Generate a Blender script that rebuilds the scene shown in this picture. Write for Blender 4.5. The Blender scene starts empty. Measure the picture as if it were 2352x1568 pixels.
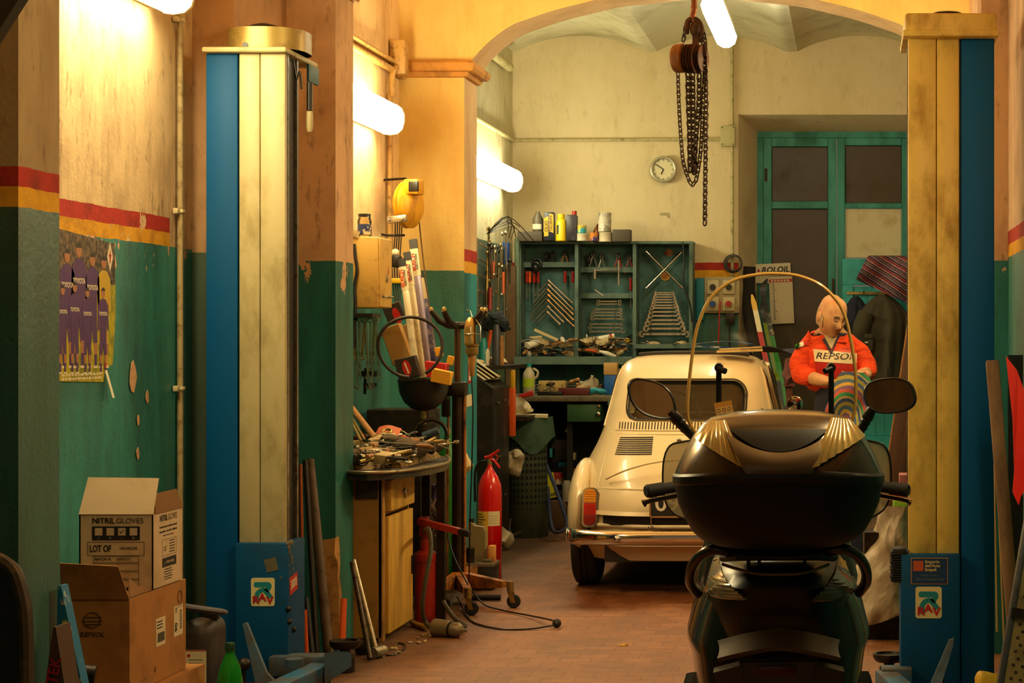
import bpy, bmesh, math, random
from mathutils import Vector as V, Matrix, noise as mnoise
R = math.radians
C = bpy.context.scene.collection
F, VU, VV, CH = 4500.0, 1960.0, 780.0, 1.4      # focal length in pixels, vanishing point, eye height
def P(u, v, s):                                  # a point of the photo at a scale of s pixels per metre
    return V(((u-VU)/s, F/s, CH+(VV-v)/s))
def lin(h):
    h = h.lstrip('#'); o = []
    for i in (0, 2, 4):
        c = int(h[i:i+2], 16)/255
        o.append(c/12.92 if c <= .04045 else ((c+.055)/1.055)**2.4)
    return (*o, 1)
# ---------------------------------------------------------------- materials
class NT:
    def __init__(s, name):
        s.m = bpy.data.materials.new(name); s.m.use_nodes = True
        s.t = s.m.node_tree; s.t.nodes.clear()
        s.out = s.t.nodes.new('ShaderNodeOutputMaterial')
    def n(s, kind, **kw):
        x = s.t.nodes.new('ShaderNode'+kind)
        for k, v in kw.items(): setattr(x, k, v)
        return x
    def set(s, node, key, val):
        if isinstance(val, bpy.types.NodeSocket): s.t.links.new(val, node.inputs[key])
        else: node.inputs[key].default_value = val
    def pos(s): return s.n('NewGeometry').outputs['Position']
    def obj(s): return s.n('TexCoord').outputs['Object']
    def sep(s, v):
        x = s.n('SeparateXYZ'); s.set(x, 0, v); return x.outputs
    def scale(s, v, k):
        x = s.n('VectorMath', operation='MULTIPLY'); s.set(x, 0, v); s.set(x, 1, k); return x.outputs[0]
    def noise(s, v, sc, det=4, rough=.55):
        x = s.n('TexNoise'); s.set(x, 'Vector', v); s.set(x, 'Scale', sc); s.set(x, 'Detail', det); s.set(x, 'Roughness', rough)
        return x.outputs['Fac']
    def math(s, op, a, b=0.0, c=0.0):
        x = s.n('Math', operation=op); s.set(x, 0, a); s.set(x, 1, b); s.set(x, 2, c); return x.outputs[0]
    def rng(s, v, a, b, lo=0.0, hi=1.0):
        x = s.n('MapRange'); s.set(x, 0, v); s.set(x, 1, a); s.set(x, 2, b); s.set(x, 3, lo); s.set(x, 4, hi); return x.outputs[0]
    def mix(s, f, a, b, mode='MIX'):
        x = s.n('Mix', data_type='RGBA', blend_type=mode); s.set(x, 0, f); s.set(x, 6, a); s.set(x, 7, b); return x.outputs[2]
    def bsdf(s, col, rough=.5, metal=0, bump=None, bstr=.3, bdist=.01, **kw):
        b = s.n('BsdfPrincipled'); s.set(b, 'Base Color', col); s.set(b, 'Roughness', rough); s.set(b, 'Metallic', metal)
        for k, v in kw.items(): s.set(b, k, v)
        if bump is not None:
            q = s.n('Bump'); s.set(q, 'Height', bump); s.set(q, 'Strength', bstr); s.set(q, 'Distance', bdist)
            s.t.links.new(q.outputs[0], b.inputs['Normal'])
        s.t.links.new(b.outputs[0], s.out.inputs[0]); return b
MATS = {}
def mk(name, col, r=.5, m=0, d=None, ds=9, dt=(.5, .72), b=0, bs=60, st=None, coat=0, **kw):
    """painted, dirty or plain surface: colour, then grime of colour d where a noise passes dt"""
    if name in MATS: return MATS[name]
    t = NT(name); c = lin(col); o = t.obj()
    if d:
        v = t.scale(o, st) if st else o
        f = t.rng(t.noise(v, ds, 6, .65), dt[0], dt[1])
        c = t.mix(f, c, lin(d)); rr = t.rng(f, 0, 1, r, min(1, r+.25))
    else: rr = r
    bump = t.noise(o, bs, 4) if b else None
    if coat: kw['Coat Weight'] = coat
    t.bsdf(c, rr, m, bump, b, .004, **kw)
    MATS[name] = t.m; return t.m
def glow(name, col, e):
    t = NT(name); x = t.n('Emission'); t.set(x, 0, col); t.set(x, 1, e); t.t.links.new(x.outputs[0], t.out.inputs[0]); MATS[name] = t.m; return t.m
def glass(name, tint, gl=.06, rough=.02, ior=1.5):
    t = NT(name); a = t.n('BsdfTransparent'); t.set(a, 0, tint); g = t.n('BsdfGlossy'); t.set(g, 'Roughness', rough)
    fr = t.n('Fresnel'); t.set(fr, 'IOR', ior); f = t.math('ADD', fr.outputs[0], gl)
    x = t.n('MixShader'); t.set(x, 0, f); t.t.links.new(a.outputs[0], x.inputs[1]); t.t.links.new(g.outputs[0], x.inputs[2])
    t.t.links.new(x.outputs[0], t.out.inputs[0]); MATS[name] = t.m; return t.m
# ---------------------------------------------------------------- mesh building
def rot(x=0, y=0, z=0): return Matrix.Rotation(R(z), 4, 'Z') @ Matrix.Rotation(R(y), 4, 'Y') @ Matrix.Rotation(R(x), 4, 'X')
def tr(*a): return Matrix.Translation(V(a[0]) if len(a) == 1 else V(a))
def FR(p): return tr(p) @ rot(90)                 # drawing plane that faces the camera (x right, y up)
def SD(p): return tr(p) @ rot(0, 0, 90) @ rot(90)   # drawing plane that faces +X
def aim(a, b, roll=0):                            # matrix with z along a->b, origin a
    a, b = V(a), V(b); z = (b-a).normalized(); q = z.to_track_quat('Z', 'Y')
    return tr(a) @ q.to_matrix().to_4x4() @ rot(0, 0, roll)
class MB:
    def __init__(s, m=None):
        s.bm = bmesh.new(); s.ms = []; s.mi = 0; s.T = Matrix()
        if m: s.mat(m)
    def mat(s, m):
        if m not in s.ms: s.ms.append(m)
        s.mi = s.ms.index(m); return s
    def add(s, vs, fs, T=None):
        M = s.T @ T if T is not None else s.T
        q = [s.bm.verts.new(M @ V(v)) for v in vs]
        for f in fs:
            try: s.bm.faces.new([q[i] for i in f]).material_index = s.mi
            except ValueError: pass
        return s
    def bmt(s, tmp, T=None):
        tmp.verts.index_update()
        s.add([v.co.copy() for v in tmp.verts], [[v.index for v in f.verts] for f in tmp.faces], T); tmp.free(); return s
    def box(s, c, sz, rt=None, bev=0, seg=2, T=None):
        M = (T if T is not None else Matrix()) @ tr(c)
        if rt is not None: M = M @ (rot(*rt) if isinstance(rt, tuple) else rt)
        t = bmesh.new(); bmesh.ops.create_cube(t, size=1)
        for v in t.verts: v.co = V((v.co.x*sz[0], v.co.y*sz[1], v.co.z*sz[2]))
        if bev: bmesh.ops.bevel(t, geom=t.edges[:], offset=min(bev, min(sz)*.49), segments=seg, profile=.5, affect='EDGES')
        return s.bmt(t, M)
    def ab(s, a, b, bev=0, seg=2):
        a, b = V(a), V(b); return s.box((a+b)/2, [abs(x) for x in b-a], None, bev, seg)
    def tube(s, pts, r=.01, n=8, closed=False, flat=1):
        pts = [V(p) for p in pts]; k = len(pts); rs = r if isinstance(r, (list, tuple)) else [r]*k
        tg = []
        for i in range(k):
            if closed: d = pts[(i+1) % k]-pts[i-1]
            else: d = pts[min(i+1, k-1)]-pts[max(i-1, 0)]
            tg.append(d.normalized() if d.length > 1e-9 else V((0, 0, 1)))
        u = tg[0].orthogonal().normalized(); vs = []; fs = []
        for i in range(k):
            u = (u-tg[i]*u.dot(tg[i])); u = u.normalized() if u.length > 1e-6 else tg[i].orthogonal().normalized()
            w = tg[i].cross(u)
            for j in range(n):
                a = 2*math.pi*j/n; vs.append(pts[i]+(u*math.cos(a)+w*math.sin(a)*flat)*rs[i])
        for i in range(k if closed else k-1):
            for j in range(n):
                a, b = i*n+j, i*n+(j+1) % n; c, d = ((i+1) % k)*n+(j+1) % n, ((i+1) % k)*n+j
                fs.append((a, b, c, d))
        if not closed: fs += [tuple(range(n))[::-1], tuple(range((k-1)*n, k*n))]
        return s.add(vs, fs)
    def cyl(s, a, b, r, r2=None, n=20): return s.tube([a, b], [r, r if r2 is None else r2], n)
    def lathe(s, pr, T=None, n=24, a0=0, a1=360):
        vs, fs = [], []; full = abs(a1-a0) >= 360; m = n if full else n+1
        for (r, z) in pr:
            for j in range(m):
                a = R(a0+(a1-a0)*j/n); vs.append((r*math.cos(a), r*math.sin(a), z))
        for i in range(len(pr)-1):
            for j in range(n):
                j2 = (j+1) % m; fs.append((i*m+j, i*m+j2, (i+1)*m+j2, (i+1)*m+j))
        if full and pr[0] != pr[-1] and (pr[0][0]*pr[-1][0] > 0 or abs(pr[0][1]-pr[-1][1]) > 1e-6):
            if pr[0][0] > 1e-6: fs.append(tuple(range(n))[::-1])
            if pr[-1][0] > 1e-6: fs.append(tuple(range((len(pr)-1)*n, len(pr)*n)))
        s.add(vs, fs, T); return s
    def prism(s, poly, h, T=None, z0=0):
        k = len(poly); vs = [(x, y, z0) for x, y in poly]+[(x, y, z0+h) for x, y in poly]
        fs = [tuple(range(k))[::-1], tuple(range(k, 2*k))]+[(i, (i+1) % k, k+(i+1) % k, k+i) for i in range(k)]
        return s.add(vs, fs, T)
    def rect(s, w, h, T, t=.002, x=0, y=0, r=0):
        """a thin plate of size w x h, centre x, y on drawing plane T"""
        if r: p = rrect(w, h, r, x, y)
        else: p = [(x-w/2, y-h/2), (x+w/2, y-h/2), (x+w/2, y+h/2), (x-w/2, y+h/2)]
        return s.prism(p, t, T)
    def grid(s, fn, nu, nv, T=None, thick=0):
        vs = [fn(i/nu, j/nv) for j in range(nv+1) for i in range(nu+1)]
        fs = [(j*(nu+1)+i, j*(nu+1)+i+1, (j+1)*(nu+1)+i+1, (j+1)*(nu+1)+i) for j in range(nv) for i in range(nu)]
        if thick:
            vs = [V(v) for v in vs]; no = [V((0, 0, 0)) for _ in vs]
            for f in fs:
                q = (vs[f[1]]-vs[f[0]]).cross(vs[f[3]]-vs[f[0]])
                for i in f: no[i] += q
            k = len(vs); vs += [v-(n.normalized() if n.length else n)*thick for v, n in zip(vs, no)]
            ff = fs[:]; fs += [tuple(i+k for i in f[::-1]) for f in ff]
            bd = [j*(nu+1) for j in range(nv, -1, -1)]; bd = list(range(nu+1))+[j*(nu+1)+nu for j in range(1, nv+1)]+[nv*(nu+1)+i for i in range(nu-1, -1, -1)]+[j*(nu+1) for j in range(nv-1, 0, -1)]
            fs += [(bd[(i+1) % len(bd)], bd[i], bd[i]+k, bd[(i+1) % len(bd)]+k) for i in range(len(bd))]
        return s.add(vs, fs, T)
    def ball(s, c, r, nu=16, nv=10, T=None, fn=None):
        r = (r, r, r) if isinstance(r, (int, float)) else r; vs = []; fs = []
        for j in range(nv+1):
            th = math.pi*j/nv
            for i in range(nu):
                ph = 2*math.pi*i/nu; d = V((math.sin(th)*math.cos(ph), math.sin(th)*math.sin(ph), math.cos(th)))
                k = fn(d) if fn else 1
                vs.append(V(c)+V((d.x*r[0], d.y*r[1], d.z*r[2]))*k)
        for j in range(nv):
            for i in range(nu):
                i2 = (i+1) % nu; a, b, cc, d = j*nu+i, j*nu+i2, (j+1)*nu+i2, (j+1)*nu+i
                fs.append((d, cc, b, a) if 0 < j < nv-1 else ((d, cc, a) if j == 0 else (d, b, a)))
        return s.add(vs, fs, T)
    def ring(s, T, r, t, n=24, k=8, sx=1, sy=1):
        return s._closed([(math.cos(2*math.pi*i/n)*r*sx, math.sin(2*math.pi*i/n)*r*sy, 0) for i in range(n)], t, k, T)
    def _closed(s, pts, t, k, T):
        o = s.T; s.T = o @ T if T is not None else o; s.tube(pts, t, k, True); s.T = o; return s
    def text(s, tx, size, T, depth=.001, ax='CENTER', bold=0, it=0, sx=1, sp=1):
        cu = bpy.data.curves.new('t', 'FONT'); cu.body = tx; cu.size = size; cu.align_x = ax; cu.align_y = 'CENTER'
        cu.extrude = depth/2; cu.offset = bold*size; cu.shear = it; cu.space_character = sp; cu.resolution_u = 3
        ob = bpy.data.objects.new('t', cu); C.objects.link(ob)
        me = bpy.data.meshes.new_from_object(ob.evaluated_get(bpy.context.evaluated_depsgraph_get()))
        bpy.data.objects.remove(ob); bpy.data.curves.remove(cu)
        s.add([(v.co.x*sx, v.co.y, v.co.z+depth/2) for v in me.vertices], [tuple(p.vertices) for p in me.polygons], T)
        bpy.data.meshes.remove(me); return s
    def jig(s, a, f=6, seed=0):
        """crumple: push every vertex about by a smooth noise"""
        for v in s.bm.verts: v.co += mnoise.noise_vector(v.co*f+V((seed, seed*1.7, 0)))*a
        return s
    def mesh(s, name, sharp=38, smooth=True, off=None):
        bm = s.bm
        bmesh.ops.recalc_face_normals(bm, faces=bm.faces[:])
        if off is not None: bmesh.ops.translate(bm, vec=off, verts=bm.verts[:])
        me = bpy.data.meshes.new(name); bm.to_mesh(me); bm.free()
        for m in s.ms: me.materials.append(m)
        if smooth:
            me.polygons.foreach_set('use_smooth', [True]*len(me.polygons)); me.set_sharp_from_angle(angle=R(sharp))
        return me
    def build(s, name, parent=None, w=False, **k):
        """link as a part of parent; w: the geometry was given in world space"""
        if w and parent is not None:
            M = parent_world(parent).inverted(); bmesh.ops.transform(s.bm, matrix=M, verts=s.bm.verts[:])
        ob = bpy.data.objects.new(name, s.mesh(name, **k)); C.objects.link(ob); ob.parent = parent; return ob
    def thing(s, name, label, cat, group=None, c=None, **k):
        """link as a top-level thing of its own; world geometry, origin put at the base"""
        if c is None:
            xs = [v.co for v in s.bm.verts]; lo = [min(p[i] for p in xs) for i in range(3)]; hi = [max(p[i] for p in xs) for i in range(3)]
            c = V(((lo[0]+hi[0])/2, (lo[1]+hi[1])/2, lo[2]))
        ob = bpy.data.objects.new(name, s.mesh(name, off=-V(c), **k)); ob.location = c; C.objects.link(ob)
        return tag(ob, label, cat, group)
    def struct(s, name, parent=None, **k):
        ob = bpy.data.objects.new(name, s.mesh(name, **k)); C.objects.link(ob); ob.parent = parent
        if parent is None: ob['kind'] = 'structure'
        return ob
def parent_world(o):
    M = o.matrix_basis.copy()
    while o.parent: o = o.parent; M = o.matrix_basis @ M
    return M
def tag(o, label, cat, group=None, kind=None):
    o['label'] = label; o['category'] = cat
    if group: o['group'] = group
    if kind: o['kind'] = kind
    return o
def thing(name, label, cat, loc=(0, 0, 0), rz=0, group=None):
    o = bpy.data.objects.new(name, None); C.objects.link(o); o.empty_display_size = .1
    o.location = loc; o.rotation_euler = (0, 0, R(rz)); return tag(o, label, cat, group)
def dup(o, loc=None, label=None, rt=None, sc=None):
    def cp(a, par):
        b = a.copy(); C.objects.link(b); b.parent = par
        for ch in list(a.children): cp(ch, b)
        return b
    n = cp(o, None)
    if loc is not None: n.location = loc
    if rt is not None: n.rotation_euler = rt
    if sc is not None: n.scale = (sc, sc, sc) if isinstance(sc, (int, float)) else sc
    if label: n['label'] = label
    return n
def rrect(w, h, r, x=0, y=0, n=5):
    p = []
    for cx, cy, a in ((w/2-r, h/2-r, 0), (-w/2+r, h/2-r, 90), (-w/2+r, -h/2+r, 180), (w/2-r, -h/2+r, 270)):
        for i in range(n+1): b = R(a+90*i/n); p.append((x+cx+r*math.cos(b), y+cy+r*math.sin(b)))
    return p
def curve(pts, n=8, closed=False):
    """Catmull-Rom through points"""
    pts = [V(p) for p in pts]; k = len(pts); o = []
    for i in range(k if closed else k-1):
        if closed: a, b, c, d = pts[i-1], pts[i], pts[(i+1) % k], pts[(i+2) % k]
        else: a, b, c, d = pts[max(i-1, 0)], pts[i], pts[i+1], pts[min(i+2, k-1)]
        for j in range(n):
            t = j/n; o.append(.5*((2*b)+(c-a)*t+(2*a-5*b+4*c-d)*t*t+(3*b-a-3*c+d)*t**3))
    if not closed: o.append(pts[-1])
    return o
def lerp(x, tab):
    if x <= tab[0][0]: return tab[0][1]
    for (a, p), (b, q) in zip(tab, tab[1:]):
        if x <= b: return p+(q-p)*(x-a)/(b-a)
    return tab[-1][1]
def sm(x, tab):
    """smooth interpolation of a table"""
    k = len(tab)
    if x <= tab[0][0]: return tab[0][1]
    if x >= tab[-1][0]: return tab[-1][1]
    for i in range(k-1):
        if x <= tab[i+1][0]:
            x0, y0 = tab[i]; x1, y1 = tab[i+1]; h = x1-x0; t = (x-x0)/h
            m0 = (y1-tab[max(i-1, 0)][1])/(x1-tab[max(i-1, 0)][0]); m1 = (tab[min(i+2, k-1)][1]-y0)/(tab[min(i+2, k-1)][0]-x0)
            return (2*t**3-3*t*t+1)*y0+(t**3-2*t*t+t)*h*m0+(-2*t**3+3*t*t)*y1+(t**3-t*t)*h*m1
rnd = random.Random(7)
# ================================================================ the room
XL, XP, XR, XQ = -2.70, -2.31, .69, .57          # recessed wall and pier faces, left and right
BACK = 15.5
def wall_mat(name, plaster, teal, zt, zy=None, zr=None, yend=None, chip=.62, grime='#7d5a3a', tealdark='#1d3f38', peel='#d9a87c', teal_lo=None, spots=.8):
    t = NT(name); p = t.pos(); x, y, z = t.sep(p)
    wob = t.math('MULTIPLY', t.math('SUBTRACT', t.noise(t.scale(p, (1, 1, .25)), 9, 3), .5), .012)
    zz = t.math('ADD', z, wob)
    above = lambda h: t.math('GREATER_THAN', zz, h)
    st = t.scale(p, (1, 1, .22))
    pl = t.mix(t.rng(t.noise(st, 3.2, 6, .7), .5, .8), lin(plaster), lin(grime))
    pl = t.mix(t.math('MULTIPLY', t.rng(t.noise(t.scale(p, (1, 1, .4)), 19, 6, .68), .56, .74), spots), pl, lin('#6a4c2e'))
    pl = t.mix(t.math('MULTIPLY', t.rng(t.noise(p, 4, 3, .5), .5, .7), .35), pl, lin(grime))
    tl = t.mix(t.rng(t.noise(st, 2.2, 5, .65), .42, .68), lin(teal), lin(tealdark))
    if teal_lo: tl = t.mix(t.math('LESS_THAN', zz, teal_lo[0]), tl, lin(teal_lo[1]))
    tl = t.mix(t.math('MULTIPLY', t.rng(t.noise(st, 22, 5, .7), .6, .78), .7), tl, lin('#2b2a1c'))
    # flaking: paint lost in blotches near its upper edge and in specks lower down
    edge = t.rng(z, zt-.02, zt-.32, 0, .16)
    fl = t.math('GREATER_THAN', t.noise(t.scale(p, (1, 1, .5)), 8, 6, .62), t.math('ADD', chip, edge))
    tl = t.mix(fl, tl, lin(peel))
    c = t.mix(above(zt), tl, pl)
    if zr:
        f2 = t.math('GREATER_THAN', t.noise(p, 9, 5, .6), chip+.06)
        yel = t.mix(t.rng(t.noise(p, 14, 4), .45, .75), lin('#dca019'), lin('#b27c12'))
        red = t.mix(t.rng(t.noise(p, 12, 4), .45, .8), lin('#b02a18'), lin('#7d2318'))
        band = t.mix(above(zy), yel, red)
        on = t.math('MULTIPLY', above(zt), t.math('SUBTRACT', 1.0, above(zr)))
        on = t.math('MULTIPLY', on, t.math('SUBTRACT', 1.0, f2))
        if yend: on = t.math('MULTIPLY', on, t.math('LESS_THAN', t.math('ADD', y, t.math('MULTIPLY', wob, 3.0)), yend))
        c = t.mix(on, c, band)
    lowr = t.rng(above(zt), 0, 1, .42, .85)
    bump = t.math('ADD', t.noise(p, 55, 5, .6), t.math('MULTIPLY', t.noise(p, 9, 4), 1.2))
    t.bsdf(c, lowr, 0, bump, .2, .010)
    MATS[name] = t.m; return t.m
def plain_wall(name, col, grime, sc=2.5, b=.25):
    t = NT(name); p = t.pos()
    c = t.mix(t.rng(t.noise(p, sc, 6, .65), .48, .8), lin(col), lin(grime))
    c = t.mix(t.math('MULTIPLY', t.rng(t.noise(t.scale(p, (1, 1, .4)), 14, 5, .7), .62, .75), .6), c, lin('#6b5230'))
    t.bsdf(c, .85, 0, t.noise(p, 40, 5, .6), b, .01); MATS[name] = t.m; return t.m
W_left = wall_mat('left wall paint', '#dcc092', '#348a84', 1.768, 1.822, 1.881, 7.74, chip=.575)
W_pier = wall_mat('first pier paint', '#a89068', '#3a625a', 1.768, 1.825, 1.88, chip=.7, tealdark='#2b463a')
W_mid = wall_mat('middle pier paint', '#d8b084', '#2f827a', 1.752, chip=.585, tealdark='#1c4c40')
W_bay = wall_mat('second bay paint', '#dfc08c', '#3f8276', 1.76, chip=.7, grime='#a07a48', spots=.5)
W_front = wall_mat('arch face paint', '#dfc070', '#3a7a70', 1.81, chip=.8, grime='#cfa050', tealdark='#285746', spots=.2)
W_side = wall_mat('arch reveal paint', '#d4b484', '#34949a', 1.80, 1.868, 1.94, chip=.8, grime='#b08a58', spots=.35)
W_back = wall_mat('back wall paint', '#d9c9a0', '#207a7a', 1.885, 1.95, 2.01, chip=.8, grime='#c9b888', spots=.25)
W_backl = wall_mat('back left wall paint', '#c9c09a', '#5c7a5c', 1.2, chip=.8, grime='#8c8460')
W_right = wall_mat('right wall paint', '#d4b696', '#38827c', 1.767, 1.822, 1.882, chip=.72)
W_ceil = plain_wall('ceiling plaster', '#c9c3a0', '#8e8660')
W_ceilf = plain_wall('front ceiling plaster', '#d8b078', '#b08850')
W_emb = plain_wall('door recess plaster', '#d8c8a4', '#b8a680')
# floor of small bricks
t = NT('brick floor'); p = t.pos(); br = t.n('TexBrick'); br.offset = .5
t.set(br, 'Vector', p); t.set(br, 'Scale', 1.0); t.set(br, 'Brick Width', .135); t.set(br, 'Row Height', .118); t.set(br, 'Mortar Size', .0026); t.set(br, 'Mortar Smooth', .3); t.set(br, 'Bias', -.1)
t.set(br, 'Color1', lin('#8a5836')); t.set(br, 'Color2', lin('#9a663e')); t.set(br, 'Mortar', lin('#70492c'))
c = t.mix(t.rng(t.noise(t.scale(p, (1, .8, 1)), 2.3, 6, .65), .45, .75), br.outputs['Color'], lin('#6c482c'))
c = t.mix(t.math('MULTIPLY', t.rng(t.noise(t.scale(p, (1, 3, 1)), 5, 5, .7), .5, .72), .7), c, lin('#4a3320'))
x, y, z = t.sep(p)
wet = t.math('MULTIPLY', t.rng(y, 10.0, 10.25), t.math('MULTIPLY', t.rng(x, -1.7, -1.4), t.rng(t.noise(p, 2, 3), .3, .5)))
wet = t.math('MULTIPLY', wet, t.rng(y, 11.2, 11.0))
c = t.mix(t.math('MULTIPLY', wet, .7), c, lin('#5a2a10'))
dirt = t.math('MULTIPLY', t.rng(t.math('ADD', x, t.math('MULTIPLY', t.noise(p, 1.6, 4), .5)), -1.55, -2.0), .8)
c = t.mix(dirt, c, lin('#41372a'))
t.bsdf(c, t.rng(wet, 0, 1, .55, .25), 0, t.math('ADD', t.math('MULTIPLY', br.outputs['Fac'], -1.0), t.math('MULTIPLY', t.noise(p, 60, 4), .35)), .5, .006)
MATS['floor'] = t.m
f = MB(t.m); f.add([(-4, -2, 0), (2.6, -2, 0), (2.6, 17, 0), (-4, 17, 0)], [(0, 1, 2, 3)]); f.struct('floor')

def wallbox(name, a, b, m):
    q = MB(m); q.ab(a, b); return q.struct(name, smooth=False)
wallbox('wall_left', (XL-.3, -2, 0), (XL, BACK, 4.2), W_left)
ARC = [(0, 3.49), (.15, 3.484), (.3, 3.467), (.55, 3.44), (.72, 3.402), (.906, 3.355), (1.07, 3.30), (1.165, 3.262), (1.28, 3.18), (1.37, 3.09), (1.42, 3.02), (1.44, 2.95)]
def arch(name, y0, y1, mf, ms):
    """pier left, pier right and the low arch that joins them"""
    q = MB(mf); c = (XP+XQ)/2
    pts = [(c-d, z) for d, z in ARC[::-1]]+[(c+d, z) for d, z in ARC[1:]]
    pts = [V((p[0], p[1], 0)) for p in pts]; pts = [(p.x, p.y) for p in curve(pts, 4)]
    x0, x1, zt = XL, XR, 4.2
    pts = [(XP, 0)]+[(XP, z) for z in (1, 2)]+pts+[(XQ, z) for z in (2, 1)]+[(XQ, 0)]
    out = [(x0, z) for x, z in pts[:3]]+[(x0 if i == 0 else (x1 if i == len(pts)-7 else x), zt if 0 < i < len(pts)-7 else z) for i, (x, z) in enumerate(pts[3:-3])]+[(x1, z) for x, z in pts[-3:]]
    out[3] = (x0, zt); out[-4] = (x1, zt)
    k = len(pts)
    for yy, fl in ((y0, 0), (y1, 1)):
        vs = [(x, yy, z) for x, z in pts]+[(x, yy, z) for x, z in out]
        q.add(vs, [(i, i+1, k+i+1, k+i) for i in range(k-1)])
    q.mat(ms); q.add([(x, y0, z) for x, z in pts]+[(x, y1, z) for x, z in pts], [(i, i+1, k+i+1, k+i) for i in range(k-1)])
    bmesh.ops.remove_doubles(q.bm, verts=q.bm.verts[:], dist=1e-4)
    return q.struct(name, sharp=50)
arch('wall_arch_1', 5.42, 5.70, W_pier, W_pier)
arch('wall_arch_2', 8.74, 9.05, W_mid, W_mid)
arch('wall_arch_3', 11.63, 12.02, W_front, W_side)
# stepped pier behind the left lift post
wallbox('wall_step', (XL, 8.0, 0), (-2.53, 8.74, 4.2), wall_mat('step paint', '#b98f66', '#4a5a48', 1.756, chip=.75, tealdark='#3a3a2c'))
wallbox('wall_bay', (XL, 9.05, 0), (XL+.004, 11.63, 4.2), W_bay)
wallbox('wall_backleft', (XL, 12.02, 0), (XL+.004, BACK, 4.2), W_backl)
wallbox('wall_right', (XR, -2, 0), (XR+.3, BACK+.6, 4.2), W_right)
# back wall around the door recess
DX, DZ, D2 = -.91, 3.18, 16.0
q = MB(W_back); q.ab((XL, BACK, 0), (DX, D2+.1, 4.2)); q.ab((DX, BACK, DZ), (XR, D2+.1, 4.2)); q.struct('wall_back', smooth=False)
q = MB(W_emb)
q.add([(DX+.001, BACK, 0), (-.775, D2, 0), (-.775, D2, 3.09), (DX+.001, BACK, DZ-.001)], [(0, 1, 2, 3)])
q.add([(DX, BACK, DZ-.001), (-.775, D2, 3.09), (XR, D2, 3.09), (XR, BACK, DZ-.001)], [(0, 1, 2, 3)]); q.struct('trim_1', smooth=False)
# ceilings: flat in front, shallow brick vaults behind the arch
q = MB(W_ceilf); q.ab((XL, -2, 3.8), (XR, 12.0, 4.0)); q.struct('ceiling_front')
xs = []
c0 = XL+.13
for k in range(-1, 4):
    a, b = -1.612+(k-1)*1.11, -1.612+k*1.11
    xs += [(a+.008, 3.675), (a+.035, 3.68)] if k > -1 else []
    xs += [(a+.06+(b-a-.1)*i/12, 3.68+.125*math.sin(math.pi*i/12)**.8) for i in range(13)]
xs = [x for x in xs if XL-.1 < x[0] < XR+.2]
q = MB(W_ceil); k = len(xs)
q.add([(x, 12.0, z) for x, z in xs]+[(x, BACK+.1, z) for x, z in xs], [(i, i+1, k+i+1, k+i) for i in range(k-1)])
q.add([(x, 12.0, z) for x, z in xs]+[(x, 12.0, 4.2) for x, z in xs], [(i, i+1, k+i+1, k+i) for i in range(k-1)])
q.struct('ceiling_back', sharp=25)
# cornices on the piers
M_corn = plain_wall('cornice plaster', '#c58a3e', '#6a4720', 6, .4)
for i, (y0, y1) in enumerate(((8.74, 9.05), (11.63, 12.02))):
    q = MB(M_corn)
    prof = [(0, 2.955), (.02, 2.96), (.03, 2.985), (.058, 2.99), (.07, 3.01), (.07, 3.035), (.055, 3.05), (0, 3.055)]
    path = [(XL if i else -2.53, y0, -1, 0), (XP, y0, -1, 1), (XP, y1, 1, 1), (XL, y1, 1, 0)]
    k = len(prof)
    vs = [(x+o*sx, y+o*sy, z) for x, y, sy, sx in path for o, z in prof]
    q.add(vs, [(a*k+j, a*k+j+1, (a+1)*k+j+1, (a+1)*k+j) for a in range(3) for j in range(k-1)]); q.struct('trim_%d' % (i+2), sharp=30)
# crumbled plaster foot on the middle pier
q = MB(mk('crumbled plaster', '#b98a4e', .95, d='#7a4f22', ds=20, b=1, bs=30))
q.box((-2.322, 8.742, .27), (.06, .045, .5)); bmesh.ops.subdivide_edges(q.bm, edges=q.bm.edges[:], cuts=7, use_grid_fill=True)
for v in q.bm.verts:
    v.co.x += (v.co.z-.27)*-.05
q.jig(.02, 14); q.struct('trim_4')
# loose edge of paint at the corner of the middle pier
# ---------------------------------------------------------------- door in the back wall
tl = mk('door teal paint', '#36988e', .5, d='#2c6a5e', ds=7, dt=(.42, .7), st=(1, 1, .3), b=.15)
tcy = mk('door panel cyan paint', '#35b3b3', .45, d='#2b8b88', ds=4, b=.1)
dk = mk('dark window glass', '#3c3020', .38, d='#4a3c28', ds=2.2)
wb = mk('white board', '#d4cba6', .7, d='#b5a87c', ds=5)
def at(u, v, y=D2): s = F/y; return V(((u-VU)/s, y, CH+(VV-v)/s))
def panel(q, u0, v0, u1, v1, y, th): a, b = at(u0, v0, D2), at(u1, v1, D2); q.ab((a.x, y, b.z), (b.x, y+th, a.z), .004, 1)
q = MB(tl)
for r in ((1738, 318, 1754, 1160), (1738, 300, 2090, 318)): panel(q, *r, D2-.03, .06)
door = q.struct('door_1')
q = MB(tl)
for r in ((1754, 318, 1773, 1160), (1902, 318, 1921, 1160), (1773, 318, 1902, 338), (1773, 463, 1902, 480), (1773, 1000, 1902, 1160)): panel(q, *r, D2-.05, .045)
lf = q.struct('door_leaf', door)
q = MB(tl)
for r in ((1923, 318, 1941, 1160), (2071, 318, 2092, 1160), (1941, 318, 2071, 335), (1941, 467, 2071, 479)): panel(q, *r, D2-.05, .045)
rf = q.struct('door_leaf', door)
q = MB(dk)
for r in ((1773, 338, 1902, 463), (1773, 480, 1902, 1000)): panel(q, *r, D2-.02, .01)
q.struct('glass_pane', lf)
q = MB(dk); panel(q, 1941, 335, 2071, 467, D2-.02, .01); q.struct('glass_pane', rf)
q = MB(wb); panel(q, 1942, 480, 2070, 592, D2-.03, .012); q.struct('white_panel', rf)
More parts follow.
